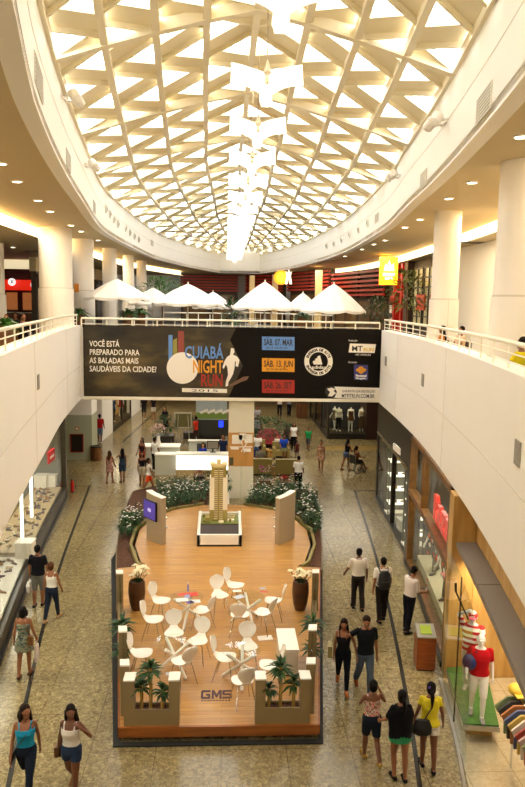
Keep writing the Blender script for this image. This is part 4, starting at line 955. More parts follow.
for a in [(161, 603, 1, -.55, 'white shell chair left of the far left glass table, beside the vase'), (153.5, 622, 1, -.2, 'white shell chair turned sideways, below the chair by the left vase'),
          (174, 635.5, .1, -1, 'white shell chair with a purple leaflet on its seat'), (203, 613, -.8, .45, 'white shell chair seen from behind right of the magazine table'),
          (198, 643.5, -.35, -1, 'white shell chair facing the viewer between the two left tables'), (219.5, 597.5, .3, -1, 'white shell chair facing the viewer left of the far right table'),
          (235, 587.5, 1, -.6, 'farthest white shell chair, behind the far right table'), (239.5, 618, .15, 1, 'white shell chair seen from behind with papers on its seat, near the far right table'),
          (264, 615, -.75, .5, 'white shell chair seen from behind right of the far right table'), (273.5, 603, -1, .1, 'rightmost white shell chair at the far right table, by the vase'),
          (247.5, 649, 0, -1, 'white shell chair facing the viewer behind the front right table'), (225, 660, 1, -.25, 'white shell chair turned sideways left of the front right table'),
          (270, 668, -1, .0, 'white shell chair partly hidden by the right palms'), (243, 684, -.3, 1, 'nearest white shell chair at the front right table, seen from behind'),
          (141.5, 656, 1, -.15, 'white shell chair at the far left beside the side screen'), (183, 664, -.6, .8, 'nearest white shell chair at the front left table, seen from behind')]:
    chair(*a)
# glass tables on crossed white legs
def table0_():
    t = thing('glass_table', 'x', 'table')
    MB().lathe([(.0, .715), (.43, .715), (.435, .72), (.43, .727), (0, .727)], n=40).build('table_top', glass('table_glass', (.95, .97, .96), .01), t)
    for k in range(3):
        a = 2*PI*k/3+.3; c, s = math.cos(a), math.sin(a)
        MB().caps((c*.42-s*.03, s*.42+c*.03, .04), (-c*.32-s*.03, -s*.32+c*.03, .68), .036, n=10).build('leg', M_SHELL, t, True)
    return t
tb = table0_()
TABS = [(187, 597, 'round glass table with red and purple magazines, far left on the stand', .0), (248, 597, 'round glass table with few papers, far right on the stand', .5), (173.5, 642, 'round glass table with crossed white legs, front left on the stand', .9), (241, 650, 'round glass table with crossed white legs, front right on the stand', .2)]
TPOS = []
for i, (px, py, lb, rz) in enumerate(TABS):
    c = tb if i == 0 else copy_tree(tb); x, y = on(px, py, SZ+.72); c.location = (x, y, SZ); c.rotation_euler = (0, 0, rz); tag(c, lb, 'table', 'glass tables on the stand'); TPOS.append((x, y))
def leaflet(px, py, z, w, l, rz, col, label, name='magazine', group='printed matter on the stand', emit=None):
    x, y = on(px, py, z); m = mat('paper_'+col[1:], col, .4, var=.15, scale=14)
    t = thing(name, label, name, (x, y, z), rz, group)
    MB().box(-w/2, -l/2, 0, w/2, l/2, .006).build('pages', M_WHITE, t); MB().box(-w/2-.003, -l/2-.003, .006, w/2+.003, l/2+.003, .009).build('cover', m, t)
tz = SZ+.729
leaflet(193.5, 594.5, tz, .22, .24, .2, '#c8321c', 'bright red magazine on the far left glass table'); leaflet(183, 594.5, tz, .26, .14, .3, '#d0402a', 'small red and white leaflet on the far left glass table')
leaflet(182, 600, tz, .3, .2, .15, '#e6e2e0', 'white magazine lying open on the far left glass table'); leaflet(190, 602.5, tz, .18, .14, .5, '#5a4a96', 'purple leaflet at the near edge of the far left table'); leaflet(195, 601.5, tz, .26, .18, .1, '#d8d4dc', 'pale leaflet at the right edge of the far left table'); leaflet(187.5, 596.5, tz, .14, .22, -.1, '#8f98c4', 'pale blue leaflet in the middle of the far left table')
x, y = on(188, 591, tz); t = thing('bottle', 'small lilac bottle on the far left glass table', 'bottle', (x, y, tz)); MB().lathe([(.03, 0), (.03, .14), (.012, .18), (.012, .2)], n=12).build('body', mat('lilac_plastic', '#9a90c8', .3), t, True); MB().lathe([(.015, .2), (.015, .23)], n=10).build('cap', M_WHITE, t)
leaflet(262.5, 588.5, tz, .16, .12, .2, '#9aa0b0', 'grey leaflet on the far right glass table'); leaflet(264, 592, tz, .2, .12, -.2, '#b9574a', 'red and white leaflet on the far right glass table'); leaflet(239, 597, tz, .26, .18, .6, '#b5bfd2', 'pale blue leaflet at the left of the far right table'); leaflet(237, 591, tz, .22, .12, .1, '#ece8e0', 'white leaflet at the far side of the far right table')
leaflet(170.5, 635, SZ+.475, .2, .16, .4, '#54408c', 'purple leaflet on the seat of a front left chair'); leaflet(176, 633.5, SZ+.475, .22, .16, -.1, '#cfd3e0', 'pale leaflet on the seat of a front left chair'); leaflet(239, 617.5, SZ+.475, .26, .2, .1, '#b8bcc4', 'grey papers on the seat of a chair near the far right table')
leaflet(265, 638, SZ+.002, .36, .24, .15, '#f0ece4', 'white paper sheet on the wooden floor by the front right table', 'paper_sheet')
leaflet(169.5, 674, SZ+.002, .16, .12, .1, '#c9ccd6', 'small pale leaflet on the floor behind the left front planter'); 

# ================================================================== GROUND FLOOR SHOPS
def along(f, y): return math.atan2(1, (f(y+.2)-f(y-.2))/.4)           # heading of the wall curve
def strip(b, f, y0, y1, off0, off1, z0, z1, n=8):
    """A curved slab following a wall curve between two offsets."""
    b.loft([[(f(y)+off0, y, z0), (f(y)+off1, y, z0), (f(y)+off1, y, z1), (f(y)+off0, y, z1)] for y in frange(y0, y1, n)]); return b
# ---------------- left: long glazed shop with display tables
shL = pchip([2, 8, 12, 18, 23.5, 30.2], [-2.6, -3.9, -4.65, -5.55, -6.23, -6.86])
lf = thing('shop_front', 'long dark glazed shop front under the left parapet', 'shop front', (0, 0, 0))
strip(MB(), shL, 6, 30.2, -.25, .0, 0, .5, 20).build('dark_plinth', mat('umber_plinth', '#2c2418', .35), lf); strip(MB(), shL, 6, 30.2, .0, .06, 0, .12, 20).build('skirting', M_BLACK, lf)
for (y0, y1) in ((6, 11.8), (11.9, 16.9), (17, 22.9), (23, 29.9)): strip(MB(), shL, y0, y1, -.10, -.08, .5, WBOT, 8).build('glass_pane', M_GLASS, lf)
b = MB(); strip(b, shL, 29.9, 30.25, -.3, .02, 0, WBOT, 1); b.build('end_post', mat('umber_post', '#352c1e', .35), lf)
MB().loft([[(shL(y)-.2, y, WBOT-.03), (facL(y)-.02, y, WBOT-.03), (facL(y)-.02, y, WBOT), (shL(y)-.2, y, WBOT)] for y in frange(6, 30.0, 20)]).build('soffit', M_WHITE, lf)
struct(strip(MB(), shL, 2, 30.2, -5.2, -4.9, 0, WBOT, 16).build('wall_shop_left', mat('shop_back_wall', '#8a8672', .6))); struct(MB().box(-13, 30.2, 0, -6.9, 30.4, WBOT).build('wall_shop_left_end', mat('shop_end_wall', '#565a48', .6)))
struct(strip(MB(), shL, 2, 30.2, -8, -.12, WBOT, WBOT+.1, 16).build('ceiling_shop_left', M_WHITE))
for y in (10, 15, 20, 26): area('shop_lamp_light', (shL(y)-1.9, y, WBOT-.1), 2.2, 280, WARM2, (0, 0, 0), 3)
t = thing('hanging_sign', 'small red sign hanging inside the left shop window', 'sign', at_y(51, 456, 26.5)); MB().box(-.04, -.45, -.22, .04, .45, .22).build('panel', mat('sign_red2', '#c3141c', .5), t); MB().box(-.05, -.3, -.06, .05, .3, .04).build('mark', M_WHITE, t)
def display_table(y0, y1, off0, off1, z, label, m):
    t = thing('display_table', label, 'display table', (0, 0, 0)); strip(MB(), shL, y0, y1, off0, off1, z-.08, z, 8).build('table_top', m, t)
    strip(MB(), shL, y0+.1, y1-.1, off0+.08, off1-.08, 0, z-.08, 8).build('base', mat('table_base', '#cfc6b2', .5), t)
M_TBW = mat('display_white', '#efe9dc', .4); M_TBB = mat('display_beige', '#a8916a', .5, var=.1, scale=8)
display_table(21.6, 29.6, -1.35, -.14, .62, 'long beige display table along the far part of the left shop window', M_TBB); display_table(12, 21.2, -1.3, -.14, .62, 'long white display table in the near part of the left shop window', M_TBW); display_table(14, 19.0, -2.9, -1.6, .8, 'second white display table deeper in the left shop', M_TBW)
for (px, py, w, h, lb) in ((29, 556, .5, .5, 'white display cube at the near end of the beige table'), (44, 487, .5, .55, 'white scalloped display block on the far beige table'), (54, 486, .4, .5, 'second white scalloped display block on the far beige table')):
    x, y = on(px, py, .62); t = thing('display_block', lb, 'display block', (x-.1, y, .62)); MB().box(-w/2, -w/2, 0, w/2, w/2, h-.05).build('body', M_TBW, t); MB().box(-w/2-.02, -w/2-.02, h-.05, w/2+.02, w/2+.02, h).build('top', M_TBW, t)
for (px, py, lb) in ((22, 513, 'tall glowing tube light on a mirror panel, nearer one in the left shop'), (31.5, 494, 'tall glowing tube light on a mirror panel, farther one in the left shop')):
    p = on(px, py, 1.9); t = thing('tube_light', lb, 'lamp', (p[0], p[1], 1.05)); MB().box(-.05, -.02, 0, .05, .05, 2.0).build('backing', M_WHITE, t); MB().box(-.035, -.05, .05, .035, -.02, 1.95).build('tube', glow('tube_glow', '#fffdf2', 6.0), t)
t = thing('mirror_panel', 'dark mirror panel behind the tube lights in the left shop', 'panel', (-6.75, 19.2, 0)); b = MB(); b.hexa([(-.1, -2.6, .6), (0, -2.6, .6), (-.25, 2.4, .6), (-.35, 2.4, .6), (-.1, -2.6, 3.2), (0, -2.6, 3.2), (-.25, 2.4, 3.2), (-.35, 2.4, 3.2)]); b.build('mirror', mat('mirror_dark', '#57553f', .1, .6), t); MB().box(-.4, -2.7, 3.2, .02, 2.5, 3.3).build('top_rail', M_WHITE, t)
# goods on the tables: shoes and bags
rnd = random.Random(5)
GC = [mat('goods_%d' % i, c, .45) for i, c in enumerate(['#6b4522', '#b98a3c', '#3a2c22', '#c9b089', '#4c3b5a', '#8a5a30', '#d9c8a8', '#2a2622'])]
def shoe0(m, k):
    t = thing('display_shoe', 'x', 'shoe'); b = MB(); b.loft([[(-.035*s, y, 0), (.035*s, y, 0), (.03*s, y, h), (-.03*s, y, h)] for y, s, h in ((-.12, .7, .09), (-.06, .9, .085), (0, .85, .05), (.07, 1.1, .04), (.125, .6, .025))]); b.build('upper', m, t); MB().box(-.037, -.125, -.012, .037, .125, 0).build('sole', GC[2], t); return t
protos = [shoe0(m, i) for i, m in enumerate(GC)]; used = set()
def goods(n, y0, y1, o0, o1, z, label, group):
    for k in range(n):
        y = y0+(y1-y0)*(k+.5)/n+rnd.uniform(-.1, .1); i = rnd.randrange(len(protos)); x = shL(y)+rnd.uniform(o0, o1)
        c = protos[i] if i not in used else copy_tree(protos[i]); used.add(i)
        c.location = (x, y, z+.012); c.rotation_euler = (0, 0, rnd.uniform(0, 6.28)); tag(c, label, 'shoe', group); c.scale = (.85,)*3
goods(78, 21.8, 29.4, -1.22, -.3, .62, 'small shoe among those set out on the far beige table in the left shop window', 'shoes on the far beige table')
goods(70, 12.3, 21.0, -1.18, -.3, .62, 'small shoe among those set out on the near white table in the left shop window', 'shoes on the near white table')
goods(30, 14.3, 18.8, -2.7, -1.7, .80, 'small shoe among those on the deeper white table of the left shop', 'shoes on the deeper white table')
for i, pr in enumerate(protos):
    if i not in used: bpy.data.objects.remove(pr)

# ---------------- left background: pillar block with poster, corridor shops
t0 = on(66, 463); t1 = on(90, 463)
Y0 = 37.6
struct(MB().box(-9.5, Y0, 0, -7.15, Y0+1.6, 2.45).build('wall_pillar_lower', mat('pale_green_tile', '#a9ad94', .35))); struct(MB().box(-9.5, Y0, 2.45, -7.15, Y0+1.6, WBOT).build('wall_pillar_upper', M_WALL))
p = at_y(77, 443, Y0)
t = thing('poster_frame', 'black notice board in a red frame on the tiled pillar', 'poster', (p[0], Y0-.03, p[2]))
b = MB(); w, h = .35, .50
for q in ((-w, -h, w, -h+.05), (-w, h-.05, w, h), (-w, -h, -w+.05, h), (w-.05, -h, w, h)): b.box(q[0], -.03, q[1], q[2], .03, q[3])
b.build('frame', mat('frame_red', '#8d1a18', .4), t); MB().box(-w+.04, -.01, -h+.04, w-.04, .02, h-.04).build('board', M_BLACK, t)
p = at_y(77, 428.5, Y0); t = thing('small_plate', 'small orange framed plate above the black notice board', 'sign', (p[0], Y0-.02, p[2])); MB().box(-.11, -.015, -.09, .11, .02, .09).build('frame', mat('plate_orange', '#b8642c', .5), t); MB().box(-.07, -.02, -.05, .07, -.01, .05).build('face', M_WHITE, t)
x, y = on(95.5, 461); t = thing('waste_bin', 'round brown waste bin beside the tiled pillar', 'bin', (x, y+.2, 0)); MB().lathe([(.26, 0), (.28, .05), (.28, .72), (.25, .72), (.25, .3)], n=24).build('body', M_BWOOD, t); MB().lathe([(.29, .72), (.29, .78), (.2, .80), (.2, .76)], n=24).build('rim', M_BLACK, t)
x, y = on(72.5, 492); t = thing('fire_extinguisher', 'red and black fire extinguisher standing at the end of the left shop', 'fire extinguisher', (x, y, 0))
MB().lathe([(.07, 0), (.08, .03), (.08, .42), (.05, .52), (.025, .55)], n=16).build('cylinder', mat('ext_red', '#c2150f', .35), t, True); MB().box(-.03, -.1, .55, .03, .06, .62).build('valve', M_BLACK, t); MB().path([(0, -.05, .6), (.14, -.06, .5), (.13, -.04, .15)], .014, 7).build('hose', M_BLACK, t); MB().lathe([(.1, 0), (.1, .04), (.02, .04)], n=16).build('stand', M_BLACK, t)
MB().tube((-.12, 0, 0), (-.12, 0, 1.1), .02).build('pole', M_STEEL, t)
# shops along the left corridor
cA = Vector(on(100, 443)+(0,)); cB = Vector(on(150, 402)+(0,))
cd = (cB-cA).normalized(); cn = Vector((-cd.y, cd.x, 0)); ca = math.atan2(cd.y, cd.x)
Lc = 34
t = thing('corridor_shop_front', 'white corridor shop front with a warm lit window along the left corridor', 'shop front', cA, ca)
def cbx(x0, x1, d0, d1, z0, z1, nm, m): return MB().box(x0, d0, z0, x1, d1, z1).build(nm, m, t)
cbx(.6, 3.6, 0, .3, 0, WBOT, 'white_panel', M_WALL); cbx(3.6, 9.6, .9, 1.1, 0, WBOT, 'window_back', mat('warm_window_back', '#a3743a', .6, emit='#ffb45a', estr=.25, var=.3, scale=2)); cbx(3.6, 9.6, 0, 1.0, 0, .35, 'window_base', M_DARK); cbx(3.6, 9.6, 0, 1.0, 3.6, WBOT, 'window_head', M_DARK); cbx(3.6, 9.6, .02, .05, .35, 3.6, 'glass_pane', M_GLASS)
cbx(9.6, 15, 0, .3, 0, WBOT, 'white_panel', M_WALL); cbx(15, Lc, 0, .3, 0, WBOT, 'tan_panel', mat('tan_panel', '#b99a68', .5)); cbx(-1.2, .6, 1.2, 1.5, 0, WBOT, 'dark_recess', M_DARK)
for xx in (3.55, 6.5, 9.55): cbx(xx, xx+.1, -.02, .08, 0, WBOT, 'mullion', M_DARK)
area('shop_window_light', (cA+cd*6.5+cn*.5+Vector((0, 0, 3.5))), .6, 60, WARM)
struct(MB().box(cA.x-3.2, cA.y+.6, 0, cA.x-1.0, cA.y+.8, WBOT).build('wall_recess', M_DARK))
t2 = thing('stacked_boxes', 'narrow stand of colourful packets in the dark shop doorway', 'stand', cA+cn*.7-cd*.2, ca)
for k, c in enumerate(('#c9a227', '#d05a1e', '#2f6a8c', '#c9c2b0', '#b3261c', '#e0b030')): MB().box(-.25, -.2, .1+k*.45, .25, .2, .48+k*.45).build('packet', mat('packet_%d' % k, c, .5, var=.3, scale=9), t2)
# rear closing wall of the corridors
struct(MB().box(-24, 70, 0, 24, 70.3, WBOT).build('wall_corridor_back', mat('tan_panel', '#b99a68', .5)))

# ---------------- right background: fashion shop facing the corridor
fx0, fy = on(327, 439)[0], on(327, 439)[1]; fx1 = 9.8
t = thing('boutique', 'dark framed fashion shop window with three dressed mannequins under the banner', 'shop front', (fx0, fy, 0)); wf = fx1-fx0
MB().box(0, 0, 0, wf, 2.2, .35).build('plinth', M_BLACK, t); MB().box(0, 2.0, .35, wf, 2.2, (WBOT-.05)).build('back_wall', mat('navy_back', '#20242c', .6), t); MB().box(wf-.75, -.05, 0, wf, 2.0, (WBOT-.05)).build('end_pier', mat('deep_brown', '#2e150c', .45), t); MB().box(0, 0, 3.5, wf, .2, (WBOT-.05)).build('head', M_BLACK, t); MB().box(.0, -.03, 0, .12, .1, (WBOT-.05)).build('mullion', M_DARK, t); MB().box(.12, .03, .35, wf-.75, .05, 3.5).build('glass_pane', M_GLASS, t)
area('shop_window_light', (fx0+1.4, fy+.8, 3.45), 1.5, 55, WARM, (0, 0, 0))
sA = Vector((fx0, fy, 0)); sB = Vector(on(303, 408)+(0,)); sd = (sB-sA).normalized(); sa = math.atan2(sd.y, sd.x)
t = thing('boutique_facade', 'side window of the fashion shop running back along the far corridor', 'shop front', sA, sa)
MB().box(0.15, -1.2, 0, 9, -.02, .3).build('plinth', M_BLACK, t); MB().box(3.2, -1.8, .3, 9, -1.6, (WBOT-.05)).build('back_wall', mat('warm_window_back2', '#6b4a2a', .6, emit='#ffb45a', estr=.12, var=.4, scale=2), t); MB().box(0, -.05, .3, 9, -.03, 3.6).build('glass_pane', M_GLASS, t); MB().box(0, -.2, 3.6, 9, 0, (WBOT-.05)).build('head', M_BLACK, t)
for xx in (2.9, 5.9, 8.9): MB().box(xx, -.1, 0, xx+.12, .02, (WBOT-.05)).build('mullion', M_DARK, t)
x, y = on(311, 433); t = thing('wooden_pier', 'short reddish wooden pier left of the fashion shop window', 'pier', (on(303, 420)[0], on(303, 420)[1]+1, 0)); MB().box(-.4, -.3, 0, .4, .3, 1.2).build('body', M_BWOOD, t); MB().box(-.44, -.34, 1.2, .44, .34, 1.26).build('cap', M_DARK, t)

# ---------------- right: dark vitrine shop, framed shop, sports niche
rf = thing('vitrine_shop_front', 'dark shop front with small lit vitrines, far end of the right side', 'shop front', (0, 0, 0))
strip(MB(), facR, 22.4, 30.2, .05, .3, 3.0, WBOT, 8).build('fascia', mat('olive_black', '#231f14', .35), rf); strip(MB(), facR, 22.4, 30.2, .0, .06, 2.95, 3.03, 8).build('fascia_trim', mat('bronze_line', '#6b5c36', .4), rf)
strip(MB(), facR, 22.4, 30.2, .02, .3, 0, .12, 8).build('skirting', M_BLACK, rf); strip(MB(), facR, 22.4, 22.75, -.05, .4, 0, WBOT, 1).build('end_post', mat('olive_black', '#231f14', .35), rf); strip(MB(), facR, 26.2, 26.35, .02, .2, 0, 3.0, 1).build('mullion', M_DARK, rf)
strip(MB(), facR, 22.8, 30.2, .1, .12, .12, 3.0, 8).build('glass_pane', M_GLASS, rf); struct(strip(MB(), facR, 15, 30.2, 3.2, 3.4, 0, WBOT, 8).build('wall_shop_right', mat('cream_back', '#aca78c', .6))); struct(MB().box(6.8, 30.2, 0, 10.5, 30.4, WBOT).build('wall_shop_right_end', M_DARK)); struct(MB().box(6.65, 22.24, 0, 9.4, 22.36, WBOT).build('wall_shop_partition', M_DARK))
struct(strip(MB(), facR, 6, 30.2, .46, 5, WBOT, WBOT+.1, 16).build('ceiling_shop_right', M_WHITE))
p = at_y(391.5, 441, 26); t = thing('fascia_sign', 'small white sign on the dark fascia of the vitrine shop', 'sign', (facR(25.3)+.02, 25.3, 3.25)); MB().box(-.03, -.55, -.12, .03, .55, .12).build('panel', M_WHITE, t)
M_SHLIT = mat('lit_shelf', '#f6f1e6', .4, emit='#fff3da', estr=2.0)
def vitrine(y, off, n, z0, dz, label):
    t = thing('vitrine', label, 'display case', (facR(y)+off, y, 0)); MB().box(-.25, .2, 0, .75, .26, 2.8).build('back_panel', mat('vit_back', '#57584a', .3), t); MB().box(-.28, -.3, 0, .78, .26, .18).build('base', M_TBW if n == 4 else M_DARK, t)
    for k in range(n):
        b = MB(); z = z0+dz*k; b.hexa([(-.2, -.28, z-.03), (.7, -.28, z-.03), (.7, .2, z+.03), (-.2, .2, z+.03), (-.2, -.28, z+.0), (.7, -.28, z+.0), (.7, .2, z+.06), (-.2, .2, z+.06)]); b.build('lit_shelf', M_SHLIT, t)
    for sx in (-.26, .74): MB().box(sx, -.3, .18, sx+.03, -.27, 2.8).build('post', M_DARK, t)
    return t
v1 = vitrine(27.6, .35, 4, .55, .58, 'tall vitrine with four glowing shelves, farther one of the right side'); v2 = vitrine(23.7, .35, 4, .55, .58, 'tall vitrine with four glowing shelves, beside the brown framed window')
for (y, nm) in ((27.6, 'farther'), (23.7, 'nearer')):
    for k in range(4):
        for j in range(2):
            c = copy_tree([p for i, p in enumerate(protos) if i in used][(k+j*3) % len(used)]); c.location = (facR(y)+.35+.05+.4*j, y-.05, .55+.58*k+.05); c.rotation_euler = (0, 0, .6+j); c.scale = (1.1,)*3
            tag(c, 'shoe on the %s glowing shelf of the %s vitrine' % (['lowest', 'second', 'third', 'topmost'][k], nm), 'shoe', 'shoes in the vitrines, %s case, shelf %s' % (nm, ['one', 'two', 'three', 'four'][k]))
x, y = on(389, 524); t = thing('display_block', 'low cream block at the foot of the farther vitrine', 'display block', (facR(25.6)+.55, 25.4, 0)); MB().box(-.35, -.3, 0, .35, .3, .5).build('body', M_TBW, t); MB().box(-.37, -.32, .5, .37, .32, .54).build('top', M_TBW, t)
area('shop_lamp_light', (facR(26)+1.4, 26, WBOT-.1), 1.5, 60, WARM2, (0, 0, 0), 5); area('shop_lamp_light', (facR(19)+1.6, 19, WBOT-.1), 1.8, 280, WARM2, (0, 0, 0), 5)

gf = thing('framed_shop_front', 'brown wood framed two storey glass shop front with red letters', 'shop front', (0, 0, 0)); M_FR = ramp_mat('brown_frame', 'noise', [(.3, '#54350f'), (.7, '#7a5222')], 6, .4)
for y in (22.2, 20.0): strip(MB(), facR, y-.14, y, -.08, .14, 0 if y > 21 else 2.55, WBOT, 1).build('frame_post', M_FR, gf)
strip(MB(), facR, 15.5, 15.68, -.08, .14, 0, WBOT, 1).build('frame_post', M_FR, gf); strip(MB(), facR, 15.5, 22.2, -.07, .12, 4.2, WBOT, 8).build('head_rail', M_FR, gf); strip(MB(), facR, 15.5, 22.2, -.1, .14, 2.42, 2.6, 8).build('transom', M_FR, gf); strip(MB(), facR, 15.5, 22.2, -.07, .12, 0, .22, 8).build('bottom_rail', M_FR, gf); strip(MB(), facR, 15.5, 22.2, -.12, -.06, 0, .14, 8).build('skirting', M_BLACK, gf)
for (y0, y1, z0, z1) in ((15.7, 19.86, 2.6, 4.2), (20.0, 22.06, 2.6, 4.2), (15.7, 18.8, .22, 2.42), (18.85, 22.06, .22, 2.42)): strip(MB(), facR, y0, y1, .02, .035, z0, z1, 4).build('glass_pane', M_GLASS, gf)
# red block letters standing on the transom
M_NEON = mat('letter_red', '#d81a0c', .35, emit='#ff2208', estr=.5)
shapes = [[(0, 0), (.14, 0), (.14, .2), (.34, 0), (.5, 0), (.3, .28), (.46, .5), (.3, .62), (0, .6)], [(0, 0), (.42, 0), (.42, .36), (.3, .5), (.08, .5), (.08, .38), (.26, .36), (0, .3)], [(0, 0), (.45, 0), (.45, .12), (.2, .14), (.45, .4), (.45, .5), (0, .5), (0, .38), (.22, .36), (0, .12)], [(0, 0), (.14, 0), (.14, .3), (.3, .3), (.3, 0), (.44, 0), (.44, .4), (.34, .5), (0, .5)], [(0, 0), (.16, .02), (.2, .5), (.3, .74), (.12, .74), (.0, .4)]]
y = 18.9
for i, s in enumerate(shapes):
    b = MB(); b.prism([(p[0]*1.15, p[1]*1.15) for p in s], -.05, .05); a = along(facR, y); Mx = Matrix.Translation((facR(y)+.16, y, 2.62)) @ Matrix.Rotation(a+PI, 4, 'Z') @ FACE; b.v = [tuple(Mx @ Vector(v)) for v in b.v]; b.build('red_letter', M_NEON, gf); y -= .62
b = MB(); rnd = random.Random(3)
dots = [MB(), MB()]
for k in range(34):
    y = rnd.uniform(15.8, 18.7); z = 2.36-rnd.random()**1.5*.5 if k < 20 else rnd.uniform(.3, 2.3); y = y if k < 20 else rnd.choice((15.85, 18.7))+rnd.uniform(-.1, .1)
    a = .07*rnd.uniform(.7, 1.3); x = facR(y)-.0; dots[k % 2].add([(x-.01, y-a, z), (x-.01, y, z-a), (x-.01, y+a, z), (x-.01, y, z+a)], [(0, 1, 2, 3)])
dots[0].build('window_stickers', mat('sticker_orange', '#c8431c', .5), gf); dots[1].build('window_stickers', mat('sticker_white', '#d9d6cc', .5), gf)
MB().box(facR(17)+.35, 16.6, 1.3, facR(17)+.5, 17.9, 1.4).build('red_banner_strip', M_RED, gf)
strip(MB(), facR, 15.6, 22.2, .3, 1.6, 0, .3, 6).build('window_stage', mat('stage_cream', '#c9bfa0', .5), gf)
strip(MB(), facR, 15.6, 22.2, 1.6, 3.0, 2.42, 2.5, 6).build('mezzanine', mat('mezz_olive', '#79755a', .6), gf)
b = MB()
for k in range(5): b.box(facR(16.5)+.9, 16.0, 2.75+.28*k, facR(16.5)+1.3, 17.2, 2.79+.28*k)
b.build('upper_shelves', M_WHITE, gf)
# tan pier and sports shop niche
spR = pchip([4, 9, 11.33, 12.85, 15.4], [2.95, 3.9, 4.38, 4.70, 5.12])
sf = thing('sports_shop_front', 'tan wood clad sports shop front with a grey header over its open window', 'shop front', (0, 0, 0)); M_HEAD = mat('grey_header', '#7d746a', .5, var=.04)
strip(MB(), facR, 14.95, 15.45, -.1, .43, 0, WBOT-.01, 2).build('wood_pier', M_TWOOD, sf); strip(MB(), facR, 5, 14.95, .45, .60, 3.29, WBOT-.01, 8).build('wood_band', M_TWOOD, sf); strip(MB(), facR, 12.55, 14.94, .0, .6, 3.16, 3.28, 4).build('header_panel', M_HEAD, sf); strip(MB(), facR, 5, 12.52, .0, .6, 3.16, 3.28, 6).build('header_panel', M_HEAD, sf)
MB().box(facR(15)+.44, 14.97, 0, facR(15)+3.3, 15.1, 3.7).build('end_wall', M_TWOOD, sf); strip(MB(), spR, 5, 14.9, -.06, .0, 0, .06, 8).build('threshold', M_STEEL, sf)
strip(MB(), spR, 11.6, 14.9, .0, .015, .06, 3.15, 4).build('glass_pane', M_GLASS, sf); strip(MB(), spR, 13.2, 13.23, -.005, .02, .06, 3.15, 1).build('glass_joint', M_DARK, sf)
strip(MB(), facR, 10.4, 10.6, .7, .9, 0.02, 3.6, 1).build('inner_post', M_TWOOD, sf)
struct(strip(MB(), facR, 4, 15, 3.4, 3.6, 0, WBOT, 8).build('wall_sports_shop', mat('shelf_wall', '#9a7a4a', .6))); struct(strip(MB(), facR, 4, 14.95, -.2, 3.4, .0, .02, 8).build('floor_sports_shop', floor_mat('pale_shop_tile', '#a89a7c', '#b5a88a', '#c2b698', '#9a8d70', .9)))
area('shop_spot_light', (facR(14.2)+1.0, 14.0, 3.6), .4, 130, WARM, (R(28), 0, 0)); area('shop_lamp_light', (facR(10)+1.8, 10.5, WBOT-.2), 1.5, 170, WARM2, (0, 0, 0), 4)
# turf stage
tsx, tsy = 4.68, 12.55
t = thing('display_stage', 'low artificial turf stage with a metal edge in the sports shop window', 'stage', (tsx, tsy, 0))
stg = [(.02, 0), (.38, 2.15), (1.36, 2.3), (.74, -.1)]
MB().prism(stg, .30, .40).build('stage_edge', M_STEEL, t); MB().prism([(x*.95+.03, y*.98+.03) for x, y in stg], .40, .425).build('turf', ramp_mat('turf', 'noise', [(.3, '#2b4a1c'), (.7, '#4c7a2c')], 60, .9, bump=.5), t); MB().prism([(x*.7+.2, y*.8+.3) for x, y in stg], 0.02, .30).build('base', M_TWOOD, t)
# wooden kiosk
kx, ky = 4.80, 15.5
t = thing('info_kiosk', 'small reddish wooden kiosk with a green screen by the tan pier', 'kiosk', (kx, ky, 0), R(-5))
M_KW = ramp_mat('kiosk_wood', 'noise', [(.3, '#6b2f0e'), (.7, '#8f4a1c')], 5, .4, stretch=(.3, 1, 3))
MB().box(-.22, -.2, .04, .22, .2, .82).build('body', M_KW, t); MB().box(-.2, -.18, 0, .2, .18, .04).build('plinth', M_BLACK, t)
b = MB(); b.hexa([(-.22, -.21, .82), (.22, -.21, .82), (.22, .21, .82), (-.22, .21, .82), (-.22, -.21, .85), (.22, -.21, .85), (.22, .21, 1.0), (-.22, .21, 1.0)]); b.build('sloped_top', M_STEEL, t)
b = MB(); b.hexa([(-.13, -.12, .88), (.13, -.12, .88), (.13, .14, .974), (-.13, .14, .974), (-.13, -.12, .90), (.13, -.12, .90), (.13, .14, .99), (-.13, .14, .99)]); b.build('screen', glow('green_screen', '#8a9c1c', .35), t)
# goods deep in the sports shop
SGC = [mat('sport_%d' % i, c, .5) for i, c in enumerate(['#9a3a30', '#d8d2c4', '#b99c4a', '#4a5478', '#a86a3a', '#3b3835', '#74805a', '#c0a098'])]
t = thing('shoe_rack', 'tall wooden rack of colourful sports goods deep in the sports shop', 'rack', (facR(10)+2.2, 9.0, 0)); MB().box(.55, -1.2, 0, .6, 4.6, 3.0).build('back_panel', M_TWOOD, t)
for k in range(6): MB().box(0, -1.2, .3+.45*k, .6, 4.6, .34+.45*k).build('shelf', M_WHITE, t)
rnd = random.Random(9)
sp0 = {}
for k in range(6):
    for j in range(13):
        i = rnd.randrange(8); z = .34+.45*k; y = 9.0-1.0+.43*j+rnd.uniform(-.05, .05)
        if i not in sp0:
            s = shoe0(SGC[i], i); sp0[i] = s; c = s
        else: c = copy_tree(sp0[i])
        c.location = (facR(10)+2.2+.28, y, z+.02); c.rotation_euler = (0, 0, PI/2+rnd.uniform(-.4, .4)); c.scale = (1.25,)*3
        tag(c, 'sports shoe on the %s shelf of the wooden rack in the sports shop' % ['lowest', 'second', 'third', 'fourth', 'fifth', 'topmost'][k], 'shoe', 'sports shoes on the %s rack shelf' % ['lowest', 'second', 'third', 'fourth', 'fifth', 'topmost'][k])
t = thing('hanging_rack', 'rail of hanging sports shirts in the sports shop', 'clothes rail', (facR(10)+1.0, 10.9, 0)); MB().tube((0, -1.4, 1.5), (0, .9, 1.5), .015).build('rail', M_CHROME, t)
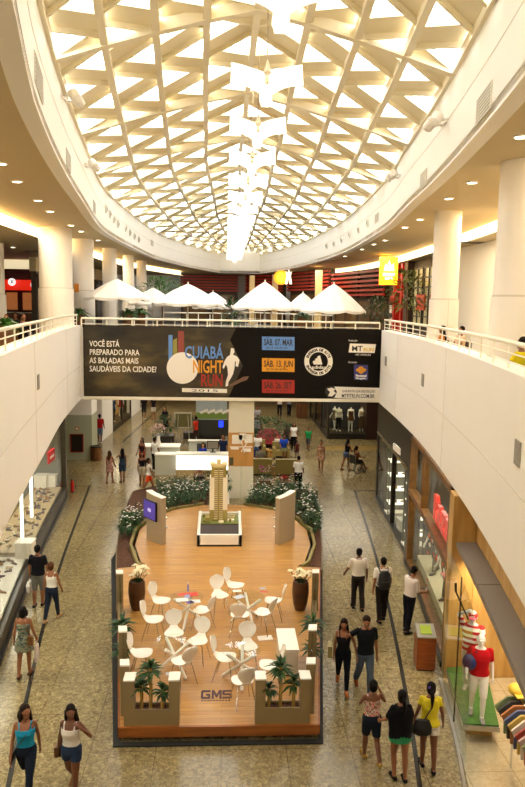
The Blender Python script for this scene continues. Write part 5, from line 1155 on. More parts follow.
for yy in (-1.4, .9): MB().tube((0, yy, 0), (0, yy, 1.5), .018).build('upright', M_CHROME, t)
for k in range(15):
    yy = -1.3+.15*k; b = MB(); b.prism([(-.22, .2), (.22, .2), (.24, .72), (.36, .62), (.42, .74), (.2, .92), (-.2, .92), (-.42, .74), (-.36, .62), (-.24, .72)], -.02, .02); b.v = [tuple(Matrix.Translation((facR(10)+1.0, 10.9+yy, .58)) @ FACE @ Vector(v)) for v in b.v]
    tag(b.build('hanging_shirt', SGC[k % 8]), 'shirt hanging on the clothes rail in the sports shop, colour %s' % ['red', 'white', 'yellow', 'blue', 'orange', 'black', 'green', 'pink'][k % 8], 'shirt', 'hanging sports shirts, %s' % ['red', 'white', 'yellow', 'blue', 'orange', 'black', 'green', 'pink'][k % 8])
t = thing('yellow_cap', 'round yellow cap lying on top of the clothes rail in the sports shop', 'cap', (facR(10)+1.0, 11.75, 1.60)); b = MB(); b.ball((0, 0, 0), (.16, .16, .11)); b.build('crown', mat('cap_yellow', '#e8c042', .5), t, True); MB().cbox((0, -.18, -.02), (.2, .16, .015)).build('peak', mat('cap_yellow', '#e8c042', .5), t)

# ================================================================== MIDDLE GROUND BEHIND THE STAND
# square column with a wrapped furniture picture
cx0 = on(228, 500)[0]; cx1 = on(253, 500)[0]; cyy = on(240, 500)[1]+.25
t = thing('square_column', 'square white column under the bridge wrapped with a furniture picture', 'column', ((cx0+cx1)/2, cyy, 0)); w = (cx1-cx0)/2
MB().box(-w, 0, 0, w, 1.1, 1.45).build('lower_casing', mat('column_cream', '#d6d2bd', .5), t); MB().box(-w, 0, 2.95, w, 1.1, WBOT).build('upper_casing', mat('column_cream', '#d6d2bd', .5), t)
MB().box(-w-.005, -.01, 1.45, w+.005, 1.1, 2.95).build('wrap', ramp_mat('wrap_wood', 'wave', [(.3, '#b98746'), (.7, '#cf9f5c')], 3, .5), t)
b = MB(); 
for q in ((-.4, 2.45, .05, 2.85), (-.1, 2.62, .2, 2.92), (.15, 2.5, .5, 2.88), (-.45, 2.2, -.1, 2.32), (.1, 2.1, .42, 2.25)): b.box(q[0], -.016, q[1], q[2], -.008, q[3])
b.build('printed_furniture', M_BW, t); b = MB(); b.path([(.0, -.014, 2.55), (.15, -.014, 2.05)], .02, 6); b.path([(.25, -.014, 2.5), (.0, -.014, 2.1)], .02, 6); b.box(-.5, -.016, 2.3, .5, -.008, 2.34); b.build('printed_legs', M_BW, t); MB().box(-w+.05, -.016, 1.5, -w+.22, -.008, 1.85).build('printed_cabinet', mat('print_dark', '#4a4a34', .5), t)
# reception desk
M_DESK = mat('desk_white', '#e9e8de', .3); M_DESKG = mat('desk_glow', '#fbfbf4', .3, emit='#fffef4', estr=1.6)
rx0, ry0 = on(176, 476); rx1 = on(228, 476)[0]
t = thing('reception_desk', 'white information desk with a glowing front panel', 'desk', (rx0, ry0, 0)); wd_ = rx1-rx0
MB().box(0, 0, .32, wd_, .1, 1.05).build('glowing_front', M_DESKG, t); MB().box(0, -.02, 0, wd_, .1, .32).build('tan_base', mat('desk_tan', '#b9a371', .4), t); MB().box(-.02, -.05, 1.05, wd_+.02, .7, 1.1).build('worktop', M_DESK, t); MB().box(-1.05, .15, 0, 0, .75, 1.0).build('side_block', mat('desk_grey', '#c9cbbd', .4), t); MB().box(-1.07, .13, 1.0, .02, .8, 1.05).build('side_top', M_DESK, t)
MB().box(0, .1, 0, .08, .7, 1.05).build('inner_end', M_DESK, t); MB().box(.5, 2.6, 0, wd_-.3, 2.75, 1.25).build('rear_screen', mat('desk_grey', '#c9cbbd', .4), t); MB().box(.45, 2.5, 1.25, wd_-.2, 2.85, 1.3).build('rear_shelf', M_DESK, t)
t = thing('reception_plinth', 'low white plinth block carrying the flower vase', 'desk', (rx0-1.35, ry0+1.5, 0)); MB().box(-.4, 0, 0, 1.4, .8, 1.12).build('body', mat('desk_grey', '#c9cbbd', .4), t); MB().box(-.44, -.04, 1.12, 1.44, .84, 1.18).build('top', M_DESK, t); MB().box(-.38, .02, 0, 1.38, .78, .06).build('foot', M_DARK, t)
t = thing('flower_vase', 'white vase with pink and white flowers on the information desk plinth', 'vase', (rx0-1.05, ry0+1.85, 1.18)); MB().lathe([(.08, 0), (.14, .1), (.08, .36), (.11, .46)], n=18).build('pot', M_WHITE, t, True); bushy(t, (0, 0, .78), (.4, .3, .3), 90, .12, .09, mat('pink_petal', '#c7a49c', .6), 'blossoms', 21, .2); bushy(t, (0, 0, .65), (.36, .3, .25), 60, .16, .06, M_LEAF, 'leaves', 22)
p = at_y(212, 449, ry0+1.0); t = thing('computer_monitor', 'black computer monitor seen from its pale back on the information desk', 'monitor', (p[0]+.05, ry0+.5, 1.1)); MB().box(-.3, 0, .18, .3, .05, .58).build('bezel', M_DARK, t); MB().box(-.26, -.01, .21, .26, .0, .55).build('back_panel', M_STEEL, t); MB().box(-.04, .0, 0, .04, .06, .2).build('neck', M_DARK, t); MB().box(-.14, -.08, 0, .14, .14, .02).build('foot', M_DARK, t)
p = at_y(204, 444, ry0+1); t = thing('office_chair', 'black office chair behind the information desk', 'chair', (p[0]-.15, ry0+1.5, 0)); MB().box(-.25, -.25, .45, .25, .25, .53).build('seat', M_BLACK, t); MB().box(-.24, .2, .6, .24, .27, 1.3).build('backrest', M_BLACK, t); MB().tube((0, 0, .06), (0, 0, .45), .03).build('stem', M_CHROME, t); b = MB(); [b.tube((0, 0, .08), (.28*math.cos(k*1.257), .28*math.sin(k*1.257), .04), .02, n=6) for k in range(5)]; b.build('foot_star', M_BLACK, t)
# advertising panels behind the desk
def rect_px(px0, px1, py0, py1, y): a_ = at_y(px0, py1, y); c_ = at_y(px1, py0, y); return a_[0], c_[0], a_[2], c_[2]
X0, X1, Z0, Z1 = rect_px(196, 227, 400, 418, 43)
t = thing('billboard', 'large billboard with a green landscape picture behind the desk', 'sign', ((X0+X1)/2, 43, 0)); w = (X1-X0)/2
MB().box(-w, 0, Z0-.1, w, .15, Z1+.3).build('panel', mat('bill_sky', '#a9b4b8', .5, var=.2, scale=2), t); MB().box(-w, -.012, Z0-.05, w, 0, Z0+.35).build('printed_grass', mat('bill_green', '#6f8a3c', .5, var=.2, scale=6), t)
b = MB(); [b.prism([(-w+.3+.45*k, Z0+.25), (-w+.75+.45*k, Z0+.45), (-w+.7+.45*k, Z0+.6), (-w+.2+.45*k, Z0+.4)], .013, .016, FACE) for k in range(4)]; b.build('printed_stripes', M_BW, t)
for sx in (-w+.05, w-.05): MB().box(sx-.06, .15, 0, sx+.06, .27, Z1+.3).build('leg', M_STEEL, t)
MB().box(-w-.1, -.05, Z0-1.1, w+.1, .0, Z0-.1).build('dark_skirt', mat('skirt_dark', '#2a2c26', .6), t)
p = at_y(221, 424, 42.3); t = thing('blue_screen', 'small bright blue screen on a pole beside the column', 'screen', (p[0], 42.3, 0)); MB().box(-.16, 0, p[2]-.22, .16, .06, p[2]+.22).build('bezel', M_BLACK, t); MB().box(-.14, -.01, p[2]-.2, .14, 0, p[2]+.2).build('display', glow('blue_screen', '#1f3bff', 1.8), t); MB().tube((0, .03, 0), (0, .03, p[2]), .03).build('pole', M_DARK, t)
p = on(183, 440); t = thing('easel_sign', 'olive picture board on a pale easel beside the flower vase', 'sign', (p[0], p[1], 0)); z = 1.3
MB().box(-.55, -.02, .75, .55, .02, 1.75).build('frame', mat('easel_pale', '#c9c3ac', .5), t); MB().box(-.47, -.03, .83, .47, -.018, 1.67).build('picture', mat('easel_olive', '#6b6434', .6, var=.4, scale=4), t)
for sx in (-.4, .4): MB().path([(sx, -.1, 0), (sx*.7, 0, 1.75)], .025, 6).build('leg', mat('easel_pale', '#c9c3ac', .5), t)
MB().path([(0, .5, 0), (0, .02, 1.7)], .025, 6).build('rear_leg', mat('easel_pale', '#c9c3ac', .5), t)
def hedge(px, py, sx, sy, h, label, seed, n=340):
    x, y = on(px, py); t = thing('planter_bush', label, 'plant', (x, y, 0)); MB().box(-sx*.8, -sy*.8, 0, sx*.8, sy*.8, .4).build('trough', M_DARK, t); bushy(t, (0, 0, .45+h*.45), (sx, sy, h*.55), n, .26, .09, M_LEAF, 'foliage', seed)
hedge(165, 441, .7, .6, 1.2, 'dark bush left of the easel sign', 31, 260); hedge(205, 438, 1.7, .5, .9, 'long dark hedge in front of the billboard', 32, 520); hedge(268, 449, 1.5, .8, 1.5, 'dark green bushes around the red round seat', 33, 520); hedge(287, 444, .7, .5, .8, 'small dark bush behind the man in the blue shirt', 34, 180)
# red round seat
x, y = on(268, 451); t = thing('shell_lounger', 'round dark red shell seat among the bushes', 'seat', (x, y, 0)); b = MB(); b.lathe([(.0, .35), (.4, .4), (.68, .75), (.71, .8), (.66, .8), (.34, .48), (0, .44)], n=28); b.v = [tuple(Matrix.Translation((0, 0, .25)) @ Matrix.Rotation(R(28), 4, 'X') @ Vector(v)) for v in b.v]; b.build('shell', mat('seat_red', '#7a181c', .5, var=.3, scale=4), t, True); MB().lathe([(.35, 0), (.35, .06), (.08, .12), (.08, .55)], n=20).build('base', M_DARK, t)
# armchairs
M_OLV = mat('olive_leather', '#8a7c46', .5, var=.08)
def armchair(px, py, rz, label, w=.95):
    x, y = on(px, py); t = thing('armchair', label, 'armchair', (x, y, 0), rz, 'olive armchairs')
    MB().box(-w/2+.12, -.32, .18, w/2-.12, .38, .44).build('seat', M_OLV, t); MB().box(-w/2, -.5, .1, w/2, -.3, .86).build('backrest', M_OLV, t)
    for s in (-1, 1): MB().box(s*(w/2-.07)-.07, -.32, .1, s*(w/2-.07)+.07, .4, .62).build('armrest', M_OLV, t)
    MB().box(-w/2+.05, -.45, 0, w/2-.05, .35, .1).build('foot', M_DARK, t)
armchair(260, 473.5, 0, 'olive armchair seen from behind, left of the small wooden table', 1.15); armchair(286.5, 474, 0, 'olive armchair seen from behind, right of the small wooden table', 1.2); armchair(281, 458, PI, 'olive armchair facing the viewer under the man in blue'); armchair(257, 456, PI, 'olive armchair facing the viewer under the man in white')
def small_table(px, py, label):
    x, y = on(px, py); t = thing('side_table', label, 'table', (x, y, 0)); MB().box(-.28, -.28, .4, .28, .28, .45).build('table_top', M_TWOOD, t); MB().box(-.2, -.2, 0, .2, .2, .4).build('base', M_TWOOD, t); MB().box(-.12, -.1, .45, .1, .12, .5).build('tray', M_DARK, t)
small_table(273, 474, 'small wooden side table between the two olive armchairs'); small_table(271, 457, 'small wooden side table in front of the red round seat')
# flower pots behind the bed
x, y = on(264, 493); t = thing('orchid_planter', 'brown trough with pink orchids behind the right flower bed', 'plant', (x, y, 0)); MB().box(-.4, -.2, .32, .4, .2, .62).build('trough', M_BWOOD, t); MB().box(-.14, -.12, 0, .14, .12, .32).build('stand', M_DARK, t)
for k in range(5): MB().path([(-.3+.15*k, 0, .6), (-.28+.16*k, .02, .95), (-.2+.16*k, -.06, 1.15)], .01, 5).build('stem', M_LEAF, t)
bushy(t, (-.15, 0, 1.12), (.18, .1, .14), 26, .08, .07, mat('magenta_petal', '#b23a9a', .6), 'blossoms', 41, .2); bushy(t, (.18, 0, 1.05), (.2, .1, .2), 26, .08, .07, mat('pink_petal', '#c7a49c', .6), 'blossoms', 42, .2); bushy(t, (0, 0, .68), (.38, .18, .12), 60, .2, .07, M_LEAF, 'leaves', 43)
x, y = on(284.5, 493); t = thing('flower_pot', 'dark pot with a ball of red flowers behind the right flower bed', 'plant', (x, y, 0)); MB().lathe([(.2, 0), (.26, .35), (.22, .35), (.2, .3)], n=20).build('pot', M_DARK, t); bushy(t, (0, 0, .48), (.28, .28, .2), 90, .14, .07, M_LEAF, 'leaves', 44); bushy(t, (0, 0, .62), (.24, .24, .14), 80, .09, .08, M_RED, 'blossoms', 45, .2)
x, y = on(199, 492); t = thing('flower_stand', 'small pot of red flowers on a thin metal stand in front of the desk', 'plant', (x, y, 0)); 
for sx in (-.2, .2):
    for sy in (-.15, .15): MB().tube((sx, sy, 0), (sx, sy, .62), .012, n=6).build('leg', M_STEEL, t)
MB().box(-.24, -.18, .6, .24, .18, .76).build('trough', M_DARK, t); bushy(t, (0, 0, .84), (.24, .16, .13), 70, .1, .07, mat('dusty_red', '#8d3f3a', .6), 'blossoms', 46, .2)
x, y = on(207, 493); t = thing('round_topiary', 'small round dark bush in a white pot beside the tower model', 'plant', (x+.05, y+.1, 0)); MB().lathe([(.18, 0), (.22, .3), (.19, .3), (.17, .25)], n=18).build('pot', M_WHITE, t); bushy(t, (0, 0, .62), (.28, .28, .34), 160, .13, .06, M_LEAF, 'foliage', 47)
x, y = on(224.5, 503); t = thing('potted_plant', 'dark slender plant in a white cube pot at the foot of the square column', 'plant', (x, y, 0)); MB().box(-.2, -.2, 0, .2, .2, .4).build('pot', M_WHITE, t); bushy(t, (0, 0, .85), (.22, .22, .5), 150, .2, .07, M_LEAF, 'foliage', 48)

# ================================================================== PEOPLE
SKIN = {k: mat('skin_'+k, c, .5, var=.04) for k, c in {'tan': '#8a5636', 'brown': '#6e4028', 'light': '#b07c56'}.items()}
HAIRM = {k: mat('hair_'+k, c, .75, var=.3, scale=30, spec=.15, bump=.4) for k, c in {'black': '#120d0a', 'dark': '#22150d', 'brown': '#4a2e18'}.items()}
def cloth(col): return mat('cloth_'+col.lstrip('#'), col, .85, var=.07, scale=18, spec=.12)
def print_cloth(name, cols, sc=14): return ramp_mat(name, 'noise', [(.35+.3*i/(len(cols)-1), c) for i, c in enumerate(cols)], sc, .8, 2)
PROF_M = [(.462, .05, .06, -.01), (.475, .125, .095, -.01), (.50, .160, .112, -.012), (.535, .172, .116, -.012), (.60, .150, .100, 0), (.66, .153, .104, .004), (.72, .176, .118, .006), (.775, .186, .114, 0), (.808, .168, .092, -.008), (.832, .105, .07, -.012), (.85, .062, .06, -.01)]
PROF_F = [(.462, .05, .06, -.01), (.475, .130, .10, -.015), (.50, .165, .118, -.02), (.535, .172, .118, -.018), (.60, .128, .092, 0), (.65, .128, .094, .004), (.72, .150, .125, .012), (.765, .155, .108, .004), (.805, .146, .085, -.008), (.828, .09, .064, -.012), (.85, .055, .055, -.01)]
def remesh(b, name, m, parent, vox, it=2, fac=.5):
    me = bpy.data.meshes.new('raw'); me.from_pydata(b.v, [], b.f); o = bpy.data.objects.new('raw', me); COL.objects.link(o)
    md = o.modifiers.new('r', 'REMESH'); md.mode = 'VOXEL'; md.voxel_size = vox; md.use_smooth_shade = True
    if it: s = o.modifiers.new('s', 'SMOOTH'); s.factor = fac; s.iterations = it
    dg = bpy.context.evaluated_depsgraph_get(); me2 = bpy.data.meshes.new_from_object(o.evaluated_get(dg)); bpy.data.objects.remove(o); bpy.data.meshes.remove(me)
    me2.materials.clear(); me2.materials.append(m); me2.polygons.foreach_set('use_smooth', [True]*len(me2.polygons)); me2.name = name
    ob = bpy.data.objects.new(name, me2); COL.objects.link(ob); ob.parent = parent
    return ob
def rotX(a): return Matrix.Rotation(R(a), 3, 'X')
def rotY(a): return Matrix.Rotation(R(a), 3, 'Y')
def figure(name, label, cat, x, y, face, h=1.70, sex='f', skin='tan', skin_m=None, legs=((12, 8), (-10, 14)), arms=((-8, 8, 18), (10, 8, 22)), lean=0, twist=0, head=(0, 0),
           hair=None, top=None, bottom=None, shoes=None, z=0.0, vox=.010, sit=None, headless=False, group=None, build=1.0, face_parts=False, straps=None):
    """legs: per side (thigh swing, knee bend); arms: (swing, spread, elbow) or explicit ((elbow),(wrist)) points in metres for a 1.70 m body; face: heading the figure looks, degrees from +y turning left."""
    k = h/1.70; t = thing(name, label, cat, (x, y, z), R(face), group); t.scale = (k, k, k); H = 1.70
    P = PROF_M if sex == 'm' else PROF_F; skm = skin_m or SKIN[skin]
    hip = .505*H; sw = (.178 if sex == 'm' else .150)*build
    # leg chains
    chain = []; low = 1e9
    for i, s in enumerate((-1, 1)):
        a, kb = legs[i]; hp = Vector((s*.085, -.01, hip)); th = rotX(a) @ Vector((s*.02, 0, -1)); kn = hp+th.normalized()*.415; sh = rotX(a-kb) @ Vector((s*-.01, 0, -1)); an = kn+sh.normalized()*.405
        fa = a-kb; fd = rotX(max(-55, min(25, fa*.6))) @ Vector((s*.10, 1, 0)); up = Vector((0, 0, 1)); toe = an+fd.normalized()*.15+Vector((0, 0, -.045)); heel = an-fd.normalized()*.05+Vector((0, 0, -.045))
        low = min(low, min(toe.z, heel.z)-.028); chain.append([hp, kn, an, toe, heel])
    dz = (sit-hip+.09) if sit is not None else -low
    off = Vector((0, 0, dz))
    for c in chain:
        for i in range(5): c[i] = c[i]+off
    piv = Vector((0, -.01, hip))+off
    RU = Matrix.Rotation(R(twist), 3, 'Z') @ rotX(-lean)
    U = lambda v: RU @ (Vector(v)+off-piv)+piv
    RH = RU @ Matrix.Rotation(R(head[0]), 3, 'Z') @ rotX(head[1])
    nk = U((0, -.008, .868*H)); HD = lambda v: RH @ (Vector(v)-Vector((0, -.008, .868*H)))+nk
    ach = []
    for i, s in enumerate((-1, 1)):
        sp = Vector((s*sw, -.008, .806*H)); A = arms[i]
        if isinstance(A[0], (tuple, list)):
            el, wr = Vector(A[0]), Vector(A[1])
        else:
            d = rotX(A[0]) @ (rotY(-s*A[1]) @ Vector((0, 0, -1))); el = sp+d*.285; d2 = rotX(A[0]+A[2]) @ (rotY(-s*A[1]*.5) @ Vector((0, 0, -1))); wr = el+d2*.25
        ach.append([U(sp), U(el), U(wr)])
    def torso(b, z0, z1, inf=0.0, n=20, hemw=None):
        zs = sorted(set([z0, z1]+[p[0] for p in P if z0 < p[0] < z1]+frange(z0, z1, 12))); rings = []
        for q in zs:
            w = [float(np.interp(q, [p[0] for p in P], [p[i] for p in P])) for i in (1, 2, 3)]; wx = w[0]*build+inf; wy = w[1]*build+inf; ring = []
            for j in range(n):
                a = 2*PI*j/n; e = .85; ca, sa = math.cos(a), math.sin(a)
                ring.append(tuple((U if q > .5 else lambda v: Vector(v)+off)((wx*math.copysign(abs(ca)**e, ca), w[2]+wy*math.copysign(abs(sa)**e, sa), q*H))))
            rings.append(ring)
        b.loft(rings)
    rT, rK, rC, rA = ((.085, .056, .058, .038) if sex == 'm' else (.088, .054, .055, .036))
    def leg(b, i, f0, f1, inf, bell=0.0):
        """part of the leg from fraction f0 to f1 (0 hip, .5 knee, 1 ankle)."""
        hp, kn, an, toe, heel = chain[i]; L = [(0, hp, rT*1.05), (.12, hp.lerp(kn, .25), rT), (.38, hp.lerp(kn, .76), (rT+rK)*.48), (.5, kn, rK), (.62, kn.lerp(an, .28)-Vector((0, .008, 0)), rC), (.8, kn.lerp(an, .6), (rC+rA)*.5), (1, an, rA)]
        fs = sorted(set([f0, f1]+[l[0] for l in L if f0 < l[0] < f1])); pts = []; rad = []
        for f in fs:
            for (a0, p0, r0), (a1, p1, r1) in zip(L, L[1:]):
                if a0 <= f <= a1: q = (f-a0)/(a1-a0); pts.append(p0.lerp(p1, q)); rad.append((r0+(r1-r0)*q)*(.5+.5*build)+inf+bell*max(0, f-.5)); break
        b.path(pts, rad, 12)
    def arm(b, i, f0, f1, inf):
        sp, el, wr = ach[i]; r = .046 if sex == 'm' else .040; L = [(0, sp, r*1.08), (.25, sp.lerp(el, .5), r), (.5, el, r*.82), (.65, el.lerp(wr, .3), r*.82), (1, wr, r*.58)]
        fs = sorted(set([f0, f1]+[l[0] for l in L if f0 < l[0] < f1])); pts = []; rad = []
        for f in fs:
            for (a0, p0, r0), (a1, p1, r1) in zip(L, L[1:]):
                if a0 <= f <= a1: q = (f-a0)/(a1-a0); pts.append(p0.lerp(p1, q)); rad.append((r0+(r1-r0)*q)*(.5+.5*build)+inf); break
        b.path(pts, rad, 12)
        if f0 == 0: b.ball(sp, (rad[0]*1.05,)*3)
    # body: one continuous skin
    b = MB(); torso(b, .462, .85)
    for i in (0, 1):
        leg(b, i, 0, 1, 0); hp, kn, an, toe, heel = chain[i]; b.ball(hp, rT*1.03); b.ball(kn, rK*1.02)
        b.ball(an, rA*1.1); b.path([heel+Vector((0, 0, .012)), heel.lerp(toe, .5)+Vector((0, 0, .012)), toe+Vector((0, 0, -.002))], [.036, .042, .030], 10); b.ball(heel+Vector((0, 0, .012)), .037); b.ball(toe, (.04, .04, .026)); b.path([an, heel.lerp(toe, .62)], [.036, .03], 8)
        arm(b, i, 0, 1, 0); sp, el, wr = ach[i]; b.ball(el, (.033 if sex == 'f' else .038))
        d = (wr-el).normalized(); s = (-1, 1)[i]; inw = (RU @ Vector((-s, .15, 0))); inw = (inw-d*inw.dot(d)).normalized(); ac = d.cross(inw).normalized()
        if ac.dot(RU @ Vector((0, 1, 0))) < 0: ac = -ac
        # palm, four fingers of unequal length and a thumb at the palm's side
        b.loft([[tuple(wr+d*u+ac*(w*cx)+inw*(th*cz)) for cx, cz in ((-1, -1), (1, -1), (1, 1), (-1, 1))] for u, w, th in ((-.02, .024, .018), (.02, .036, .016), (.085, .041, .013))])
        for q, (fo, fl) in enumerate(((.031, .066), (.0105, .076), (-.0105, .070), (-.030, .054))):
            p0 = wr+d*.07+ac*fo; p1 = p0+d*(fl*.55+.01)+inw*.006; p2 = p1+(d*.75+inw*.66).normalized()*fl*.55; b.path([p0, p1, p2], [.0095, .009, .0075], 8); b.ball(p2, .0078, 8, 6); b.ball(p1, .009, 8, 6)
        p0 = wr+d*.02+ac*.03; p1 = p0+(d*.6+ac*.7+inw*.3).normalized()*.045; p2 = p1+(d*.9+ac*.1+inw*.3).normalized()*.032; b.path([p0, p1, p2], [.013, .011, .009], 8); b.ball(p2, .009, 8, 6)
    b.path([U((0, -.012, .825*H)), nk, HD((0, .0, .90*H))], [.062, .052, .05] if sex == 'm' else [.055, .044, .043], 12)
    def hball(b, c, r): 
        o0 = len(b.v); b.ball(c, r, 16, 12); b.v[o0:] = [tuple(HD(v)) for v in b.v[o0:]]
    if not headless:
        hball(b, (0, -.006, .942*H), (.075, .096, .098)); hball(b, (0, .022, .905*H), (.058, .070, .062)); hball(b, (0, .062, .882*H), (.03, .03, .024)); hball(b, (0, .094, .923*H), (.013, .018, .022)); hball(b, (0, .088, .948*H), (.05, .016, .012))
        for s in (-1, 1): hball(b, (s*.077, -.008, .925*H), (.012, .02, .03))
    bd = remesh(b, 'body', skm, t, vox, 2)
    if face_parts and not headless:
        for s in (-1, 1):
            e = MB(); hball(e, (s*.03, .083, .937*H), (.012, .008, .008)); e.build('eye', M_BLACK, t, True)
            e = MB(); hball(e, (s*.03, .090, .951*H), (.02, .006, .005)); e.build('eyebrow', HAIRM['dark'], t, True)
        e = MB(); hball(e, (0, .090, .895*H), (.022, .008, .007)); e.build('mouth', mat('lip', '#6b2a22', .5), t, True)
    # hair
    if hair and not headless:
        kind, col = hair; b = MB(); cap = [((0, -.034, .962*H), (.087, .094, .096))]
        if kind != 'short': cap.append(((0, -.045, .925*H), (.086, .075, .10)))
        else: cap.append(((0, -.05, .93*H), (.076, .06, .07)))
        for c, r in cap: hball(b, c, r)
        if kind in ('long', 'wavy'):
            w = .112 if kind == 'wavy' else .088
            rings = [[tuple((HD if q > .86 else U)((ww*math.cos(2*PI*j/14), yy+dd*math.sin(2*PI*j/14), q*H))) for j in range(14)] for q, ww, dd, yy in ((.94, w, .06, -.05), (.88, w*1.05, .05, -.068), (.82, w*1.1, .045, -.098), (.76, w*.95, .04, -.118), (.71, w*.55, .025, -.122))]; b.loft(rings)
            for s in (-1, 1): b.path([HD((s*.07, -.0, .94*H)), HD((s*.083, .01, .89*H)), U((s*.095, -.03, .82*H))], [.03, .03, .02], 8)
        if kind == 'ponytail': b.path([HD((0, -.11, .95*H)), HD((0, -.16, .93*H)), U((.01, -.16, .84*H)), U((.01, -.15, .74*H))], [.03, .038, .035, .012], 9); hball(b, (0, -.11, .95*H), (.035, .035, .035))
        if kind == 'bun': hball(b, (0, -.12, .965*H), (.045, .045, .045))
        if kind == 'bob':
            for s in (-1, 1): b.path([HD((s*.07, .0, .95*H)), HD((s*.085, -.0, .90*H)), HD((s*.08, -.01, .865*H))], [.035, .035, .02], 8)
            hball(b, (0, -.06, .89*H), (.088, .05, .075))
        remesh(b, 'hair', HAIRM[col], t, vox, 1)
    # clothing: closed shells a little larger than the body
    def wear(nm, m, fn, it=1):
        b = MB(); fn(b); return remesh(b, nm, m, t, vox, it, .4)
    def skirtcone(b, q0, q1, flare):
        c1 = (chain[0][1]+chain[1][1])/2; rings = []
        hipw = float(np.interp(q0, [p[0] for p in P], [p[1] for p in P]))
        for f in frange(0, 1, 6):
            q = q0+(q1-q0)*f; zc = q*H; cx = 0; cy_ = -.012+(c1.y+.01)*f*.5; ww = (.178+flare*f)*build; dd = (.135+flare*.8*f)*build
            if sit is not None: pass
            rings.append([tuple(Vector((ww*math.cos(2*PI*j/18)*(1+.05*f*math.cos(5*2*PI*j/18)), cy_+dd*math.sin(2*PI*j/18), zc))+off) for j in range(18)])
        b.loft(rings)
    if top:
        kind, m = top[0], top[1]; m = cloth(m) if isinstance(m, str) else m
        def f(b):
            if kind == 'tank': torso(b, top[2] if len(top) > 2 else .545, .765, .012); [b.path([U((s*.085, .10, .755*H)), U((s*.095, .04, .815*H)), U((s*.10, -.03, .822*H)), U((s*.085, -.09, .765*H))], .017, 8) for s in (-1, 1)]
            elif kind == 'dress': torso(b, .50, .765, .013); skirtcone(b, .545, top[2], .05); [b.path([U((s*.07, .10, .755*H)), U((s*.085, .04, .82*H)), U((s*.085, -.04, .825*H)), U((s*.07, -.09, .765*H))], .009, 8) for s in (-1, 1)]
            else:
                torso(b, top[3] if len(top) > 3 else (.56 if sex == 'm' and kind == 'dressshirt' else .515), .832, .019); sl = top[2] if len(top) > 2 else .34
                for i in (0, 1): arm(b, i, 0, sl, .013)
                if kind == 'poncho':
                    rings = [[tuple(U((w*math.cos(2*PI*j/20), dd*math.sin(2*PI*j/20), q*H))) for j in range(20)] for q, w, dd in ((.84, .075, .075), (.80, .20, .13), (.74, .25, .15), (.66, .24, .15), (.56, .215, .15), (.47, .215, .16))]; b.loft(rings)
        wear({'tank': 'tank_top', 'dress': 'dress', 'poncho': 'loose_top'}.get(kind, 'shirt'), m, f)
        if kind == 'polo' or kind == 'dressshirt':
            c = MB(); c.path([U((.055*math.cos(a), -.012+.06*math.sin(a), .838*H+.012*math.sin(a+PI))) for a in frange(0, 2*PI-.01, 14)], .014, 7); c.build('collar', m, t, True)
    if bottom:
        kind, m = bottom[0], bottom[1]; m = cloth(m) if isinstance(m, str) else m
        def f(b):
            if kind == 'skirt': torso(b, .50, .575, .016); skirtcone(b, .555, bottom[2], .04)
            else:
                torso(b, .464, .585, .014); e = {'trousers': .985, 'shorts': .40, 'minishorts': .20, 'bermuda': .52, 'skinny': .97}[kind]
                for i in (0, 1): leg(b, i, 0, e, .015 if kind in ('trousers', 'shorts', 'bermuda', 'minishorts') else .009, .03 if kind == 'trousers' else 0); b.ball(chain[i][0], rT+.014)
        wear({'skirt': 'skirt', 'trousers': 'trousers', 'skinny': 'jeans'}.get(kind, 'shorts'), m, f)
    if shoes:
        m = cloth(shoes)
        for i in (0, 1):
            hp, kn, an, toe, heel = chain[i]; b = MB(); b.path([heel+Vector((0, 0, .006)), heel.lerp(toe, .5)+Vector((0, 0, .006)), toe+Vector((0, 0, .0))], [.043, .048, .036], 10); b.ball(heel+Vector((0, 0, .006)), .043); b.ball(toe, (.045, .05, .032)); remesh(b, 'shoe', m, t, max(vox, .01), 1)
    return t, chain, ach, U, RU, k
WORLD = lambda t, v: Matrix.Translation(t.location) @ t.rotation_euler.to_matrix().to_4x4() @ Matrix.Diagonal((t.scale[0],)*3+(1,)) @ Vector(v)
def adopt(name, label, cat, t):
    """A separate thing placed with a carrier's own origin, heading and size."""
    o = thing(name, label, cat, t.location, t.rotation_euler.z); o.scale = t.scale; return o
def person(px, py, face, label, **kw):
    x, y = on(px, py); return figure('person', label, 'person', x, y, face, **kw)
N, M_, F_ = .0085, .012, .015
JEAN = '#1d2433'
# foreground left
p = person(27, 798, 178, 'woman in a bright blue tank top and dark jeans walking at the bottom left corner', h=1.70, skin='tan', legs=((20, 6), (-22, 48)), arms=((-20, 10, 12), (6, 12, 16)), twist=14, head=(28, -8), hair=('wavy', 'dark'), top=('tank', '#1f86a8'), bottom=('skinny', JEAN), shoes='#6b4a30', vox=N, face_parts=True)
c = adopt('shoulder_bag', 'thin strap bag across the woman in blue', 'bag', p[0]); U = p[3]
MB().path([U((-.12, .04, .825*1.7)), U((0, .15, 1.22)), U((.16, .09, .98)), U((.20, 0, .86))], .009, 6).build('strap', M_BLACK, c); MB().cbox(U((.225, -.02, .80)), (.05, .2, .15)).build('pouch', M_DARK, c)
p = person(72, 797, 172, 'woman in a white tank top and denim shorts walking beside the one in blue', h=1.66, skin='brown', legs=((10, 6), (-14, 26)), arms=(((-.35, -.02, 1.14), (-.20, .10, 1.37)), (-14, 10, 20)), head=(18, -12), hair=('wavy', 'black'), top=('tank', '#d9cfc4'), bottom=('minishorts', '#2c3a52'), shoes='#7a5638', vox=N, face_parts=True)
